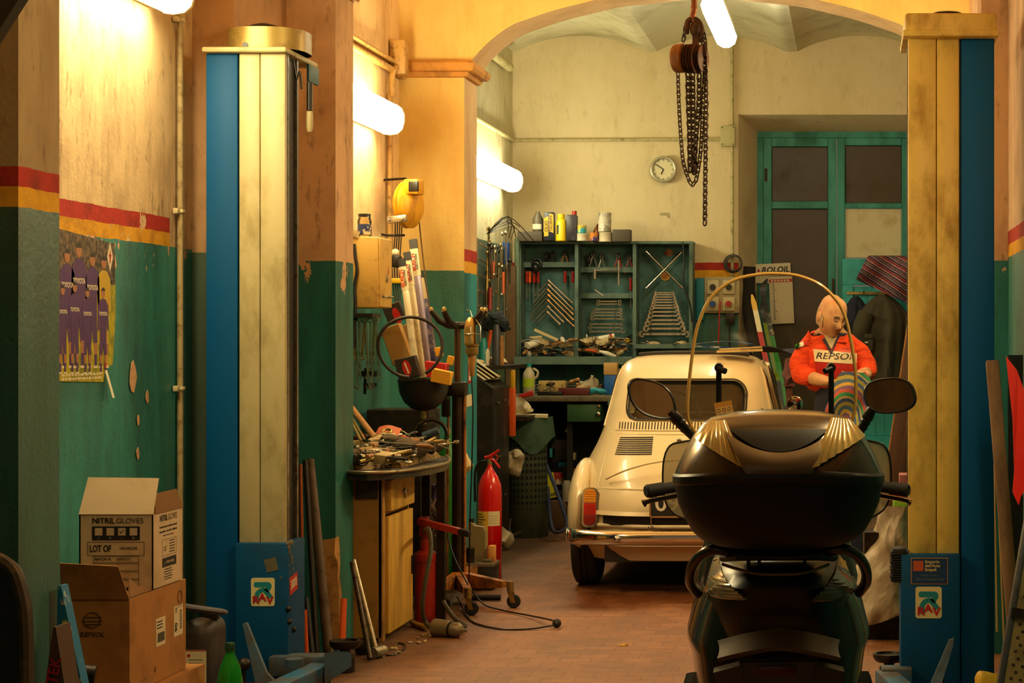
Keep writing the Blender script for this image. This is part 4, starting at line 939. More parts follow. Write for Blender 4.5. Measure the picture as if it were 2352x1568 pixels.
# bands and collar drawn on the jacket's own surface by ray casting from the front
from mathutils.bvhtree import BVHTree
bv = BVHTree.FromPolygons([v.co.copy() for v in jk.data.vertices], [tuple(p.vertices) for p in jk.data.polygons])
def front(x, z, off=.006):
    h = bv.ray_cast(V((x, -1, z)), V((0, 1, 0)))[0]; return (h.y if h else -.1)-off
def jpatch(q, poly, nu, nv, off=.006, th=.003):
    a, b, c, d = [V((p[0], p[1], 0)) for p in poly]
    def fn(u, v):
        p = (a*(1-u)+b*u)*(1-v)+(d*(1-u)+c*u)*v; return (p.x, front(p.x, p.y, off), p.y)
    return q.grid(fn, nu, nv, thick=-th)
w2 = lambda u, v: (W(u, v, -.13)[0], W(u, v, -.13)[2])
q = MB(mk('jacket white band', '#e4d4b4', .85)); jpatch(q, [w2(1872, 830), w2(1966, 836), w2(1968, 812), w2(1868, 801)], 18, 6); bo_ = q.build('chest_band', jk)
q = MB(mk('jacket red band', '#b01c14', .9)); jpatch(q, [w2(1878, 866), w2(1962, 870), w2(1966, 837), w2(1872, 831)], 16, 6, .005); q.build('red_band', jk)
q = MB(ink); tq = MB(ink); tq.text('REPSOL', .052, Matrix(), .001, bold=.012, it=.25, sx=1.02)
lo = min(v.co.x for v in tq.bm.verts); hi = max(v.co.x for v in tq.bm.verts)
vs_ = [v.co.copy() for v in tq.bm.verts]; tq.bm.verts.index_update(); fc_ = [[v.index for v in f.verts] for f in tq.bm.faces]; tq.bm.free()
u0, u1 = w2(1874, 0)[0], w2(1962, 0)[0]; zc = w2(0, 818.5)[1]
q.add([((lambda x, z: (x, front(x, z, .0105 if v.z > .0005 else .0095), z))(u0+(v.x-lo)/(hi-lo)*(u1-u0), zc+v.y-(v.x/.3)*.012)) for v in vs_], fc_); q.build('chest_lettering', bo_)
q = MB(mk('undershirt', '#b3a684', .9)); jpatch(q, [w2(1908, 800), w2(1911, 800), w2(1926, 764), w2(1889, 764)], 8, 10, .008); q.build('undershirt', jk)
q = MB(navy); q.tube(curve([(-.075, -.02, 1.44), (-.07, -.09, 1.42), (w2(1885, 765)[0], front(*w2(1885, 768))-.002, w2(0, 768)[1]), (w2(1896, 785)[0], front(*w2(1896, 785))-.002, w2(0, 785)[1]), (w2(1910, 812)[0], front(*w2(1910, 812))-.004, w2(0, 812)[1])], 4), [.016]*5+[.012]*4+[.009]*4+[.006]*4, 8)
q.tube(curve([(.085, -.02, 1.44), (.08, -.09, 1.42), (w2(1930, 765)[0], front(*w2(1930, 768))-.002, w2(0, 768)[1]), (w2(1918, 790)[0], front(*w2(1918, 790))-.002, w2(0, 790)[1]), (w2(1910, 812)[0], front(*w2(1910, 812))-.004, w2(0, 812)[1])], 4), [.014]*5+[.01]*4+[.006]*4+[.004]*4, 8)
q.tube([(.10*math.cos(R(a)), -.02+.085*math.sin(R(a)), 1.425) for a in range(0, 181, 15)], .02, 8); q.build('collar', jk)
q = MB(mk('patch green', '#2a8a3a', .8)); a, b = w2(1826, 796), w2(1856, 786); bh = lambda t: (a[0]+(b[0]-a[0])*t, a[1]+(b[1]-a[1])*t)
for i, m in enumerate(('#2a8a3a', '#e0dcc8', '#b82418')):
    q.mat(mk('patch '+m, m, .8)); p0, p1 = bh(i/3), bh((i+1)/3); jpatch(q, [(p0[0], p0[1]-.013), (p1[0], p1[1]-.013), (p1[0], p1[1]+.013), (p0[0], p0[1]+.013)], 3, 3, .007)
q.build('flag_patch', jk)
# trousers
tr_o = skinmesh([[(.01, .0, 1.24, (.13, .095)), (.012, .0, 1.14, (.16, .118)), (.02, .0, 1.04, (.166, .122)), (.03, 0, .92, (.160, .122)), (-.05, 0, .80, .10), (-.055, -.01, .48, .08), (-.06, .03, .14, .074), (-.06, .03, .06, .074)], [(.03, 0, .92, (.160, .122)), (.11, 0, .80, .10), (.115, -.01, .48, .08), (.12, .03, .14, .074), (.12, .03, .06, .074)]], 'trousers', navy, man)
for sx in (-1, 1):
    q = MB(blackp); q.ball((.03+sx*.09, -.07, .04), (.042, .13, .04), 14, 8, fn=lambda d: 1 if d.z > 0 else .95); q.build('shoe', man)
# hands with fingers closing on the knit
def hand(c, d, up, flip, par):
    """palm and five curled fingers; d points along the fingers"""
    d = V(d).normalized(); n = V(up).normalized(); s_ = d.cross(n).normalized()*flip; c = V(c); ch = []
    wrist = c-d*.085; P4 = lambda v, r: (v.x, v.y, v.z, r)
    pc = c-d*.035
    ch.append([P4(wrist, .026), P4(pc, (.036, .02))])
    for i, (o, L) in enumerate(((-.028, .036), (-.009, .042), (.010, .039), (.027, .031))):
        b = c+s_*o; k1 = b+d*L*.75-n*.008; k2 = k1+d*L*.3-n*L*.55; k3 = k2-d*L*.2-n*L*.45
        ch.append([P4(pc, (.036, .02)), P4(b, .0115), P4(k1, .0095), P4(k2, .0088), P4(k3, .0075)])
    b = pc-s_*.034; k1 = b+d*.03-s_*.018-n*.014; k2 = k1+d*.026+s_*.004-n*.016
    ch.append([P4(pc, (.036, .02)), P4(b, .013), P4(k1, .011), P4(k2, .009)])
    return skinmesh(ch, 'hand', skin_m, par, 2)
hand((rh_[0]+.01, rh_[1]-.01, rh_[2]), (1, -.25, -.1), (0, -.5, 1), 1, man)
hand((lh_[0]-.005, lh_[1]-.01, lh_[2]), (-1, -.25, -.05), (0, -.5, 1), -1, man)
# striped knit held in the hands
t = NT('striped knit'); p_ = t.obj(); x_, y_, z_ = t.sep(p_)
d_ = t.n('VectorMath', operation='LENGTH'); t.set(d_, 0, t.scale(p_, (1.5, 0, 1.0))); k_ = t.math('ADD', d_.outputs['Value'], t.math('MULTIPLY', t.noise(p_, 9, 2), .03))
rp = t.n('ValToRGB'); t.set(rp, 0, t.math('FRACT', t.math('MULTIPLY', k_, 6.5))); cr_ = rp.color_ramp; cr_.interpolation = 'CONSTANT'
for i, (ps, cl) in enumerate(((0, '#3a8a5a'), (.14, '#c05a4a'), (.28, '#7a5a8a'), (.40, '#c8a24a'), (.52, '#4a6a90'), (.66, '#a89a4c'), (.8, '#3c5078'), (.92, '#b89a6a'))):
    e = cr_.elements[i] if i < 2 else cr_.elements.new(ps); e.position = ps; e.color = lin(cl)
t.bsdf(rp.outputs[0], .95, 0, t.noise(p_, 150, 2), .6, .008)
q = MB(t.m)
c0 = P(1944, 905, F/11.24)
def kn(u, v):
    a = (u-.5)*math.pi*1.25; w = .05+.05*math.sin(min(1, v*1.15)*math.pi*.75)+.012*math.sin(9*v+6*u)
    return (c0.x+.05-.10*v*.6+w*math.sin(a)*1.12, c0.y-.05*math.cos(a)-.01+.02*math.sin(7*u+5*v), c0.z+.125-.30*v-.035*math.cos(a*1.2)*(v > .9)*.5)
q.grid(kn, 26, 26, thick=.012); q.thing('knitted_cap', 'striped multicoloured knit held in the hands of the person in orange', 'knitwear', c=c0-V((.0, 0, .15)))
# ================================================================ hand tools
tst = mk('tool steel', '#b8ae9a', .28, .9, d='#5a4a34', ds=25)
tdk = mk('dark tool steel', '#4a4238', .4, .8, d='#2a2018', ds=25)
tgold = mk('oily brass steel', '#a88a4a', .35, .7, d='#4a3418', ds=25)
hred = mk('red tool handle', '#a01c14', .4); horg = mk('orange tool handle', '#d8581a', .4); hblk = mk('black tool handle', '#1a1614', .45)
hwood = mk('wooden handle', '#a8763a', .6, d='#6a4420', ds=20); hyel = mk('yellow tool handle', '#d8a818', .4); hgrn = mk('green tool handle', '#2a9a3a', .4); hblu = mk('blue tool handle', '#1c48a0', .4)
rag_m = mk('oily paper', '#c8b080', .9, d='#7a5a30', ds=9); rag_g = mk('greasy rag', '#5a4c38', .95, d='#2e2418', ds=9, b=.5, bs=40)
def head_open(q, w, T, t):
    p = [(w*math.cos(R(a)), w*math.sin(R(a))) for a in range(40, 321, 20)]; p += [(-w*.1, -w*.42), (-w*.1, w*.42)]
    q.prism([(-x, y) for x, y in p][::-1], t, T, -t/2)
def spanner(q, L, w, T=Matrix(), ring=False):
    t = w*.3; q.prism(rrect(L-w, w*.62, w*.2), t*.8, T, -t*.4)
    for s in (-1, 1):
        M = T @ tr(s*(L/2-w*.1), 0, 0) @ rot(0, 0, 0 if s > 0 else 180) @ rot(0, 0, 15)
        if ring: q.lathe([(w*.45, -t), (w*.8, -t), (w*.8, t), (w*.45, t), (w*.45, -t)], M, 14)
        else: head_open(q, w*.95, M, t)
def screwdriver(q, L, T, m):
    """handle up along +z, blade down"""
    q.mat(m); q.lathe([(.004, 0), (.011, .004), (.0125, .02), (.0115, L*.34), (.0135, L*.37), (.011, L*.42), (0, L*.425)], T, 10); q.mat(tst); q.cyl(T @ V((0, 0, 0)), T @ V((0, 0, -L*.55)), .0042, n=6)
def pliers(q, L, T, m):
    """jaws up, handles open downward, in the drawing plane"""
    q.mat(tdk)
    for s in (-1, 1):
        q.tube([T @ V(p) for p in ((0, L*.36, 0), (s*.008, L*.24, 0), (s*.011, L*.12, 0), (-s*.006, L*.02, 0))], [.004, .008, .011, .009], 6)
    q.mat(m)
    for s in (-1, 1): q.tube([T @ V(p) for p in curve([(s*.006, L*.05, 0), (s*.016, -L*.15, 0), (s*.03, -L*.45, 0), (s*.035, -L*.62, 0)], 3)], .0065, 6)
FLAT = rot(0, 90)   # z axis -> x axis
def proto(kind):
    q = MB(tst)
    if kind == 'spanner': spanner(q, .2, .016)
    elif kind == 'ring_spanner': spanner(q, .22, .016, ring=True)
    elif kind == 'screwdriver': screwdriver(q, .2, tr(.03, 0, 0) @ FLAT, hwood)
    elif kind == 'screwdriver_red': screwdriver(q, .19, tr(.03, 0, 0) @ FLAT, hred)
    elif kind == 'pliers': pliers(q, .2, Matrix(), hblk)
    elif kind == 'socket': q.lathe([(.008, 0), (.014, 0), (.014, .03), (.012, .034), (.009, .034), (.009, .01)], tr(0, 0, 0) @ FLAT, 12)
    elif kind == 'socket_bar': q.cyl((-.09, 0, 0), (.09, 0, 0), .005, n=8); q.cyl((.09, 0, -.012), (.09, 0, .016), .009, n=10)
    elif kind == 'bolt': q.cyl((0, 0, 0), (.05, 0, 0), .005, n=8); q.cyl((-.008, 0, 0), (0, 0, 0), .0095, n=6)
    elif kind == 'metal_tube': q.mat(tgold); q.cyl((-.11, 0, 0), (.11, 0, 0), .009, n=10)
    elif kind == 'file': q.mat(tdk); q.box((.03, 0, 0), (.18, .018, .006), None, .002); q.mat(hwood); q.tube([(-.06, 0, 0), (-.08, 0, 0), (-.13, 0, 0), (-.15, 0, 0)], [.006, .011, .012, .006], 8)
    elif kind == 'hammer': q.mat(hwood); q.cyl((-.15, 0, 0), (.1, 0, 0), .011, n=8); q.mat(tdk); q.box((.11, 0, 0), (.028, .1, .028), None, .005)
    elif kind == 'small_box': q.mat(rag_m); q.box((0, 0, 0), (.09, .06, .04), None, .002)
    elif kind == 'oily_paper': q.mat(rag_m); q.ball((0, 0, 0), (.06, .045, .025), 12, 8); q.jig(.03, 18, 3)
    elif kind == 'rag': q.mat(rag_g); q.ball((0, 0, 0), (.07, .05, .03), 14, 9); q.jig(.035, 16, 5)
    elif kind == 'gear': q.mat(tdk); q.lathe([(.012, -.01), (.035, -.01), (.035, .01), (.012, .01), (.012, -.01)], Matrix(), 16); [q.box((.037*math.cos(R(a)), .037*math.sin(R(a)), 0), (.008, .008, .018), (0, 0, a)) for a in range(0, 360, 30)]
    elif kind == 'can': q.mat(tgold); q.lathe([(0, 0), (.03, 0), (.03, .07), (.027, .072), (0, .072)], Matrix(), 16)
    elif kind == 'drill_bit': q.tube([(-.06, 0, 0), (.02, 0, 0), (.06, 0, 0)], [.005, .005, .003], 6)
    elif kind == 'clamp': q.mat(tdk); q.ring(rot(90), .03, .004, 18, 6); q.box((.032, 0, 0), (.02, .012, .012))
    elif kind == 'tube_of_paste': q.mat(mk('paste tube', '#d8ccb0', .4, d='#b83a24', ds=9, dt=(.62, .64))); q.tube([(-.09, 0, 0), (-.06, 0, 0), (.04, 0, 0), (.07, 0, 0), (.075, 0, 0), (.10, 0, 0)], [.028, .024, .02, .018, .008, .008], 12, flat=.6)
    elif kind == 'cardboard_scrap': q.mat(mk('scrap card', '#b8924c', .8)); q.box((0, 0, 0), (.12, .08, .004), (0, 0, 12)); q.jig(.01, 8)
    return q
CATN = {'screwdriver_red': 'screwdriver'}
def pile(kinds, n, place, where, group, seed, lift_=.0):
    """scatter n loose pieces; place(r) -> (x, y, z); every piece an object of its own"""
    r = random.Random(seed); pr = {}; out = []
    for i in range(n):
        k = kinds[i % len(kinds)] if i < len(kinds) else r.choice(kinds)
        nm = CATN.get(k, k); desc = {'screwdriver': 'wooden-handled screwdriver', 'screwdriver_red': 'red-handled screwdriver', 'spanner': 'steel open-ended spanner', 'ring_spanner': 'steel ring spanner', 'file': 'wooden-handled file', 'rag': 'dark greasy rag',
                'oily_paper': 'crumpled oil-stained paper', 'metal_tube': 'brassy metal tube', 'socket_bar': 'steel socket bar', 'gear': 'dark toothed gear'}.get(k, nm.replace('_', ' '))
        if k not in pr:
            q = proto(k); ob = q.thing(nm, desc+' lying loose '+where, nm.replace('_', ' '), group+' - '+nm.replace('_', ' ')+'s', c=(0, 0, 0)); pr[k] = ob; o = ob
        else: o = dup(pr[k])
        o.location = place(r); o.rotation_euler = (R(r.uniform(-14, 14)), R(r.uniform(-16, 16)), R(r.uniform(0, 360))) if k not in ('can',) else (0, 0, R(r.uniform(0, 360)))
        s = r.uniform(.8, 1.15); o.scale = (s, s, s); out.append(o)
    return out
# ================================================================ left side, front bay
card = mk('brown cardboard', '#a8733a', .8, d='#8a5a28', ds=5, b=.1, bs=80)
cardw = mk('white carton board', '#cdb592', .75, d='#a8906c', ds=5)
carddk = mk('carton inside', '#7a5228', .85)
def carton(q, x0, x1, y0, y1, z0, z1, m, mi):
    t = .005
    q.mat(m)
    for a, b in (((x0, y0, z0), (x1, y0+t, z1)), ((x0, y1-t, z0), (x1, y1, z1)), ((x0, y0, z0), (x0+t, y1, z1)), ((x1-t, y0, z0), (x1, y1, z1)), ((x0, y0, z0), (x1, y1, z0+t))): q.ab(a, b)
def flap(par, m, a, b, c, d, name='flap'):
    q = MB(m); a, b, c, d = [V(p) for p in (a, b, c, d)]; n = (b-a).cross(d-a).normalized()*.004
    q.add([a, b, c, d, a+n, b+n, c+n, d+n], [(0, 1, 2, 3), (7, 6, 5, 4), (0, 1, 5, 4), (1, 2, 6, 5), (2, 3, 7, 6), (3, 0, 4, 7)]); return q.build(name, par, w=True)
# lowest carton
o = thing('carton', 'lowest brown carton, under the other cartons by the left wall', 'carton', (-2.33, 6.3, 0), 0, 'stack of cartons')
q = MB(card); q.ab((-2.5, 5.98, 0), (-2.205, 6.66, .30)); bx = q.build('box', o, w=True)
q = MB(mk('carton ink', '#4a2e14', .7)); q.ring(SD((-2.2045, 6.3, .25)), .03, .0015, 20, 4); q.build('carton_mark', bx, w=True)
# brown carton with its flap up
o = thing('carton', 'open brown carton with REPSOL print, in the middle of the carton stack', 'carton', (-2.34, 6.3, .30), 0, 'stack of cartons')
q = MB(card); q.ab((-2.445, 6.05, .302), (-2.235, 6.56, .60)); bx = q.build('box', o, w=True)
flap(o, card, (-2.445, 6.05, .60), (-2.235, 6.05, .60), (-2.258, 6.02, .705), (-2.437, 6.02, .715))
flap(o, carddk, (-2.24, 6.055, .602), (-2.24, 6.3, .602), (-2.255, 6.16, .625), (-2.255, 6.09, .66))
q = MB(MATS['carton ink']); T = FR((-2.35, 6.0492, .535)); q.ring(T @ tr(0, .0, 0), .026, .0015, 24, 4, 1, .9)
for y in (.008, -.004, -.014): ribbon(q, [(-.034+abs(y), y), (.034-abs(y)*.4, y)], .0025, T)
q.text('REPSOL', .02, T @ tr(0, -.045, 0), .0006, it=.2, bold=.01, sx=1.15)
T2 = SD((-2.2345, 6.5, .548)); q.ring(T2, .02, .0015, 20, 4); q.text('REPSOL', .013, T2 @ tr(0, -.03, 0), .0006, it=.2)
for i in range(3): q.rect(.02, .0015, SD((-2.2345, 6.15+i*.02, .33)), .0005)
q.text('20', .02, SD((-2.2345, 6.27, .345)) @ rot(0, 0, 90), .0006); q.build('carton_print', bx, w=True)
q = MB(mk('label white', '#d6c8a4', .6)); T = SD((-2.2345, 6.32, .46)); q.rect(.085, .09, T, .0006); q.mat(ink)
for i in range(3): q.rect(.05, .004, T @ tr(-.01, .033-.010*i, .0008), .0003)
for i in range(16): q.rect(.0012+.0018*((i*7) % 3)/2, .03, T @ tr(-.03+i*.0042, -.018, .0008), .0003)
q.build('shipping_label', bx, w=True)
q = MB(MATS['label white']); T = SD((-2.2345, 6.485, .472)); q.rect(.085, .1, T, .0006); q.mat(ink); q.text('90', .03, T @ tr(-.022, -.02, .0008) @ rot(0, 0, 90), .0004, bold=.04); q.text('02', .018, T @ tr(-.022, .036, .0008) @ rot(0, 0, 90), .0004, bold=.02)
for i in range(18): q.rect(.02, .0012+.0015*((i*5) % 3)/2, T @ tr(.022, -.03+i*.0036, .0008), .0003)
q.build('shipping_label', bx, w=True)
# white glove carton
o = thing('carton', 'white NITRILGLOVES carton, topmost on the stack with its top flap raised', 'carton', (-2.35, 6.385, .602), 0, 'stack of cartons')
q = MB(cardw); carton(q, -2.47, -2.233, 6.25, 6.52, .604, .842, cardw, cardw); bx = q.build('box', o, w=True)
flap(o, cardw, (-2.47, 6.25, .842), (-2.233, 6.25, .842), (-2.236, 6.31, .953), (-2.463, 6.31, .956))
flap(o, carddk, (-2.233, 6.26, .842), (-2.233, 6.52, .842), (-2.25, 6.5, .905), (-2.25, 6.30, .905))
q = MB(ink); T = FR((-2.352, 6.2493, 0))
q.text('NITRIL', .0245, T @ tr(-.076, .822, 0), .0005, 'LEFT', .02); q.text('GLOVES', .0245, T @ tr(.0, .822, 0), .0005, 'LEFT', -.008)
q.rect(.152, .044, T @ tr(0, .783, 0), .0004)
for y in (.755, .712): q.rect(.18, .0012, T @ tr(0, y, 0), .0004)
for x in (-.09, .09): q.rect(.0012, .043, T @ tr(x, .7335, 0), .0004)
q.text('LOT OF', .03, T @ tr(-.084, .733, 0), .0005, 'LEFT', .02, sx=.66); q.text('U616K235', .013, T @ tr(.012, .735, 0), .0005, 'LEFT')
q.text('BATCH N.', .012, T @ tr(-.068, .70, 0), .0005, 'LEFT', .01); q.text('15/07214', .012, T @ tr(.0, .70, 0), .0005, 'LEFT')
for y in (.709, .690, .686, .664, .660, .638, .634, .612): q.rect(.145, .001, T @ tr(0, y, 0), .0004)
for x in (-.0725, .0725): q.rect(.001, .097, T @ tr(x, .66, 0), .0004)
q.mat(cardw)
for i, s_ in enumerate(('S', 'M', 'L', 'XL')):
    x = -.055+.037*i; q.rect(.024, .024, T @ tr(x, .788, .0005), .0003); q.text(s_, .0085, T @ tr(x, .768, .0005), .0004)
q.mat(ink); ribbon(q, [(.013, .79), (.017, .783), (.026, .795)], .002, T @ tr(0, 0, .0009))
T = SD((-2.2327, 6.385, 0))
q.text('NITRIL', .028, T @ tr(-.078, .822, 0), .0005, 'LEFT', .02, sx=.85); q.text('GLOVES', .028, T @ tr(-.003, .822, 0), .0005, 'LEFT', -.008, sx=.85)
for i, s_ in enumerate(('Guanti monouso in nitrile microruvidi', 'senza polvere - non sterili - ambidestri')): q.text(s_, .0105, T @ tr(0, .795-.015*i, 0), .0005, bold=.01)
q.rect(.1, .003, T @ tr(0, .766, 0), .0004)
for y in (.752, .7): q.rect(.13, .001, T @ tr(.01, y, 0), .0004)
for x in (-.055, .075): q.rect(.001, .052, T @ tr(x, .726, 0), .0004)
q.text('CE', .022, T @ tr(-.03, .722, 0), .0005)
for i in range(5): q.rect(.05, .003, T @ tr(.035, .745-.009*i, 0), .0004)
q.rect(.13, .03, T @ tr(.01, .678, 0), .0004); q.mat(cardw); q.text('n. 1.000 (10x100)', .012, T @ tr(.01, .678, .0005), .0004); q.mat(ink)
for i in range(5): q.rect(.06+.02*(i % 2), .003, T @ tr(.0, .655-.008*i, 0), .0004)
q.build('carton_print', bx, w=True)
# jerrycan, bottle, small stuff on the floor
s = 640; q = MB(mk('dark jerrycan', '#2a2320', .45, d='#4a3a2c', ds=9)); p0, p1 = P(432, 1395, s), P(493, 1395, s)
q.ab((p0.x-.02, 6.95, 0), (p1.x, 7.2, .40), .05, 4); o = thing('jerrycan', 'dark plastic jerrycan with white label beside the cartons', 'jerrycan', (-2.34, 7.08, 0)); jo = q.build('body', o, w=True)
q = MB(mk('grey lid plastic', '#4e4a52', .5)); q.ring(tr(p0.x+.055, 7.02, .435) @ rot(-10, 8, 0) @ Matrix.Diagonal((1, 1, .45, 1)), .055, .026, 28, 10, 1.15, 1.5); q.build('carrying_handle', o, w=True)
q = MB(blackp); q.cyl((p0.x+.05, 7.1, .39), (p0.x+.05, 7.1, .425), .04); q.build('neck', o, w=True)
q = MB(MATS['label white']); T = FR((p1.x-.04, 6.949, .22)); q.rect(.075, .16, T, .0006); q.mat(redi); q.rect(.075, .003, T @ tr(0, .078, .0007), .0004); q.cyl(T @ V((-.025, .06, .0007)), T @ V((-.025, .06, .0012)), .006, n=12)
q.mat(ink)
for i in range(6): q.rect(.05, .002, T @ tr(0, .045-.012*i, .0007), .0003)
q.build('label', jo, w=True)
gg = mk('green bottle plastic', '#1f9a28', .12, d='#2ab838', ds=4, **{'Transmission Weight': .35})
o = thing('bottle', 'bright green plastic bottle standing on the floor in front of the jerrycan', 'bottle', (-2.125, 6.68, 0))
q = MB(gg); q.lathe([(0, 0), (.036, 0), (.042, .01), (.042, .16), (.039, .18), (.042, .2), (.042, .24), (.034, .285), (.017, .325), (.0145, .335), (.0145, .345)], Matrix(), 24); q.build('body', o)
q = MB(mk('dark green cap', '#0f3a1c', .4)); q.lathe([(.0165, .34), (.0165, .365), (.015, .368), (0, .368)], Matrix(), 20); q.build('cap', o)
# blue leaflet bag and the brown box left of the cartons
q = MB(mk('blue packaging', '#1c6fa0', .35, d='#c8c0a8', ds=14, dt=(.58, .62)))
a, b, c, d = P(132, 1345, 800), P(140, 1345, 800), P(190, 1580, 800), P(128, 1580, 800)
q.add([a, b, c, d]+[p+V((0, .05, 0)) for p in (a, b, c, d)], [(0, 1, 2, 3), (7, 6, 5, 4), (0, 1, 5, 4), (1, 2, 6, 5), (2, 3, 7, 6), (3, 0, 4, 7)])
o = q.thing('plastic_packet', 'tall blue printed packet propped on edge left of the cartons', 'packet')
q = MB(mk('packet yellow', '#c8b83a', .4)); T = FR(P(152, 1440, 800)-V((0, .002, 0))); q.rect(.014, .04, T @ rot(0, 0, 14), .0006); q.mat(white); q.text('A', .03, FR(P(140, 1455, 800)-V((0, .002, 0))), .0006, bold=.02); q.text('Z', .03, FR(P(160, 1525, 800)-V((0, .002, 0))), .0006, bold=.02); q.build('print', o, w=True)
q = MB(mk('old brown box', '#4a3220', .8)); a, b, c, d = P(122, 1440, 830), P(128, 1440, 830), P(152, 1600, 830), P(100, 1600, 830)
q.add([a, b, c, d]+[p+V((0, .1, 0)) for p in (a, b, c, d)], [(0, 1, 2, 3), (7, 6, 5, 4), (0, 1, 5, 4), (1, 2, 6, 5), (2, 3, 7, 6), (3, 0, 4, 7)])
o = q.thing('box', 'dark brown box marked TEK at the foot of the first pier', 'box')
q = MB(redi); q.text('TEK', .042, FR(P(125, 1540, 830)-V((0, .002, 0))) @ rot(0, 0, 78), .0008, bold=.02); q.build('print', o, w=True)
# dark rounded seat back at the left edge
q = MB(mk('worn black vinyl', '#191410', .55, d='#5a4424', ds=7, dt=(.6, .75)))
pl = [P(u, v, 900) for u, v in ((-130, 1300), (-50, 1283), (-5, 1283), (30, 1310), (50, 1370), (58, 1440), (60, 1600), (58, 2035), (-130, 2035))]; pl = curve(pl, 5, False)
k = len(pl); q.add([(p.x, p.y, p.z) for p in pl]+[(p.x, p.y+.05, p.z) for p in pl], [tuple(range(k)), tuple(range(k, 2*k))[::-1]]+[(i, (i+1) % k, k+(i+1) % k, k+i) for i in range(k)])
q.mat(mk('worn vinyl edge', '#3a2a18', .6, d='#6a5028', ds=20)); q.tube(pl[:-6], .017, 8)
zb = min(v.co.z for v in q.bm.verts)
for v in q.bm.verts:
    if v.co.z < .3: v.co.z = max(v.co.z, .0)
q.thing('old_seat_back', 'old black padded seat back with worn brown edge at the left foreground', 'seat')
q = MB(blackp); pl = [P(u, v, 900) for u, v in ((-40, 128), (48, -10), (85, -62), (-40, -120))]
q.add(pl+[p+V((0, .05, 0)) for p in pl], [(0, 1, 2, 3), (7, 6, 5, 4), (0, 1, 5, 4), (1, 2, 6, 5), (2, 3, 7, 6), (3, 0, 4, 7)]); q.ab((XL, 4.98, 2.3), (-2.15, 5.06, 2.38)); q.thing('roller_bracket', 'black bracket in the top left corner of the photo', 'bracket')
# starter motor on a block
o = thing('starter_motor', 'greasy dark motor part lying in front of the brown carton', 'machine part', (-2.37, 5.85, 0), 15)
q = MB(darkst); q.cyl((-.07, 0, .41), (.06, 0, .40), .046, n=18); q.cyl((.06, 0, .40), (.10, 0, .395), .03, n=14); q.cyl((-.06, -.03, .46), (.04, -.03, .465), .022, n=12); q.cyl((.0, -.05, .40), (.01, -.07, .40), .03, n=10); q.build('motor_body', o)
q = MB(mk('grey pedestal', '#5a4c38', .7, d='#2c2418', ds=9)); q.ab((-.09, -.04, 0), (-.03, .05, .38), .01); q.ab((-.03, -.04, 0), (.08, .05, .36), .01); q.build('block', o)
q = MB(tst); q.cyl((.02, -.04, .42), (.02, -.05, .42), .014, n=6); q.tube(curve([(-.05, -.03, .46), (-.08, -.03, .47), (-.095, -.03, .44), (-.08, -.03, .425)], 4), .006, 6); q.build('terminal_hook', o)
# poster of a football team, peeling
t = NT('poster ground'); p = t.pos(); x, y, z = t.sep(p)
crowd = t.mix(t.rng(t.noise(p, 55, 3), .4, .62), lin('#241a1e'), lin('#7a6450'))
grass = t.mix(t.rng(t.noise(p, 24, 3), .4, .65), lin('#bcb01a'), lin('#7c8416'))
c = t.mix(t.math('GREATER_THAN', z, 1.60), grass, crowd); t.bsdf(c, .35); 
ps = 680; XW = XL+.004
def py(u): return F*(-XW)/(VU-u)      # depth on the recessed wall seen at column u
def wz(u, v): return CH+(VV-v)/((VU-u)/-XW)
YA, YC = py(120), py(265)
q = MB(t.m); TW = tr(XW, 0, 0) @ rot(0, 0, 90) @ rot(90)
zt, zb = wz(138, 530), wz(138, 880)
q.prism([(YA, zb+.008), (py(236), wz(236, 877)), (py(240), wz(240, 850)), (YC-.03, wz(262, 835)), (YC, wz(266, 715)), (py(262), wz(262, 560)), (YA, zt+.01)], .002, TW)
o = q.thing('poster', 'torn colour poster of a football team in purple on the left wall', 'poster', smooth=False)
M2 = {}
purp = mk('poster purple', '#4a2268', .45, d='#5e3478', ds=30); pskin = mk('poster skin', '#a8704c', .5); pyel = mk('poster yellow', '#c8a418', .45); pdk = mk('poster dark', '#2a1c20', .5)
def player(y, zf, h, m, seated=False, txt=True):
    """flat printed figure: width in wall direction, drawn as shapes on the paper"""
    w = h*.30; q = MB(m); T = TW @ tr(y, zf, .0024+.0006*(1 if seated else 0))
    sh = [(-.5, .80), (-.30, .86), (-.12, .88), (.12, .88), (.30, .86), (.5, .80), (.55, .52), (.40, .50), (.34, .68), (.33, .42), (.36, .22), (.1, .20), (0, .36), (-.1, .20), (-.36, .22), (-.33, .42), (-.34, .68), (-.40, .50), (-.55, .52)]
    q.prism([(x*w, z_*h) for x, z_ in sh], .0003, T)
    q.mat(pskin); q.prism([(x*w*.2, h*.945+z_*h*.055) for x, z_ in [(math.cos(R(a)), math.sin(R(a))) for a in range(0, 360, 30)]], .0003, T)
    for sx in (-1, 1):
        q.prism([(sx*w*.12, h*.22), (sx*w*.36, h*.22), (sx*w*.32, h*.12), (sx*w*.14, h*.12)], .0003, T @ tr(0, 0, .0001)); q.mat(purp if m is not pyel else pyel); q.prism([(sx*w*.13, h*.12), (sx*w*.33, h*.12), (sx*w*.30, h*.02), (sx*w*.15, h*.02)], .0003, T); q.mat(white); q.rect(w*.3, h*.02, T @ tr(0, 0, .0001), .0002, x=sx*w*.24, y=h*.01); q.mat(pskin)
    q.mat(pdk); q.prism([(x*w*.21, h*.96+z_*h*.05) for x, z_ in [(math.cos(R(a)), math.sin(R(a))) for a in range(10, 171, 20)]], .0002, T @ tr(0, 0, .0003))
    if txt: q.mat(white); q.text('TOYOTA', w*.2, T @ tr(0, h*.70, .0005), .0002, bold=.03)
    q.build('printed_player', o, w=True, smooth=False)
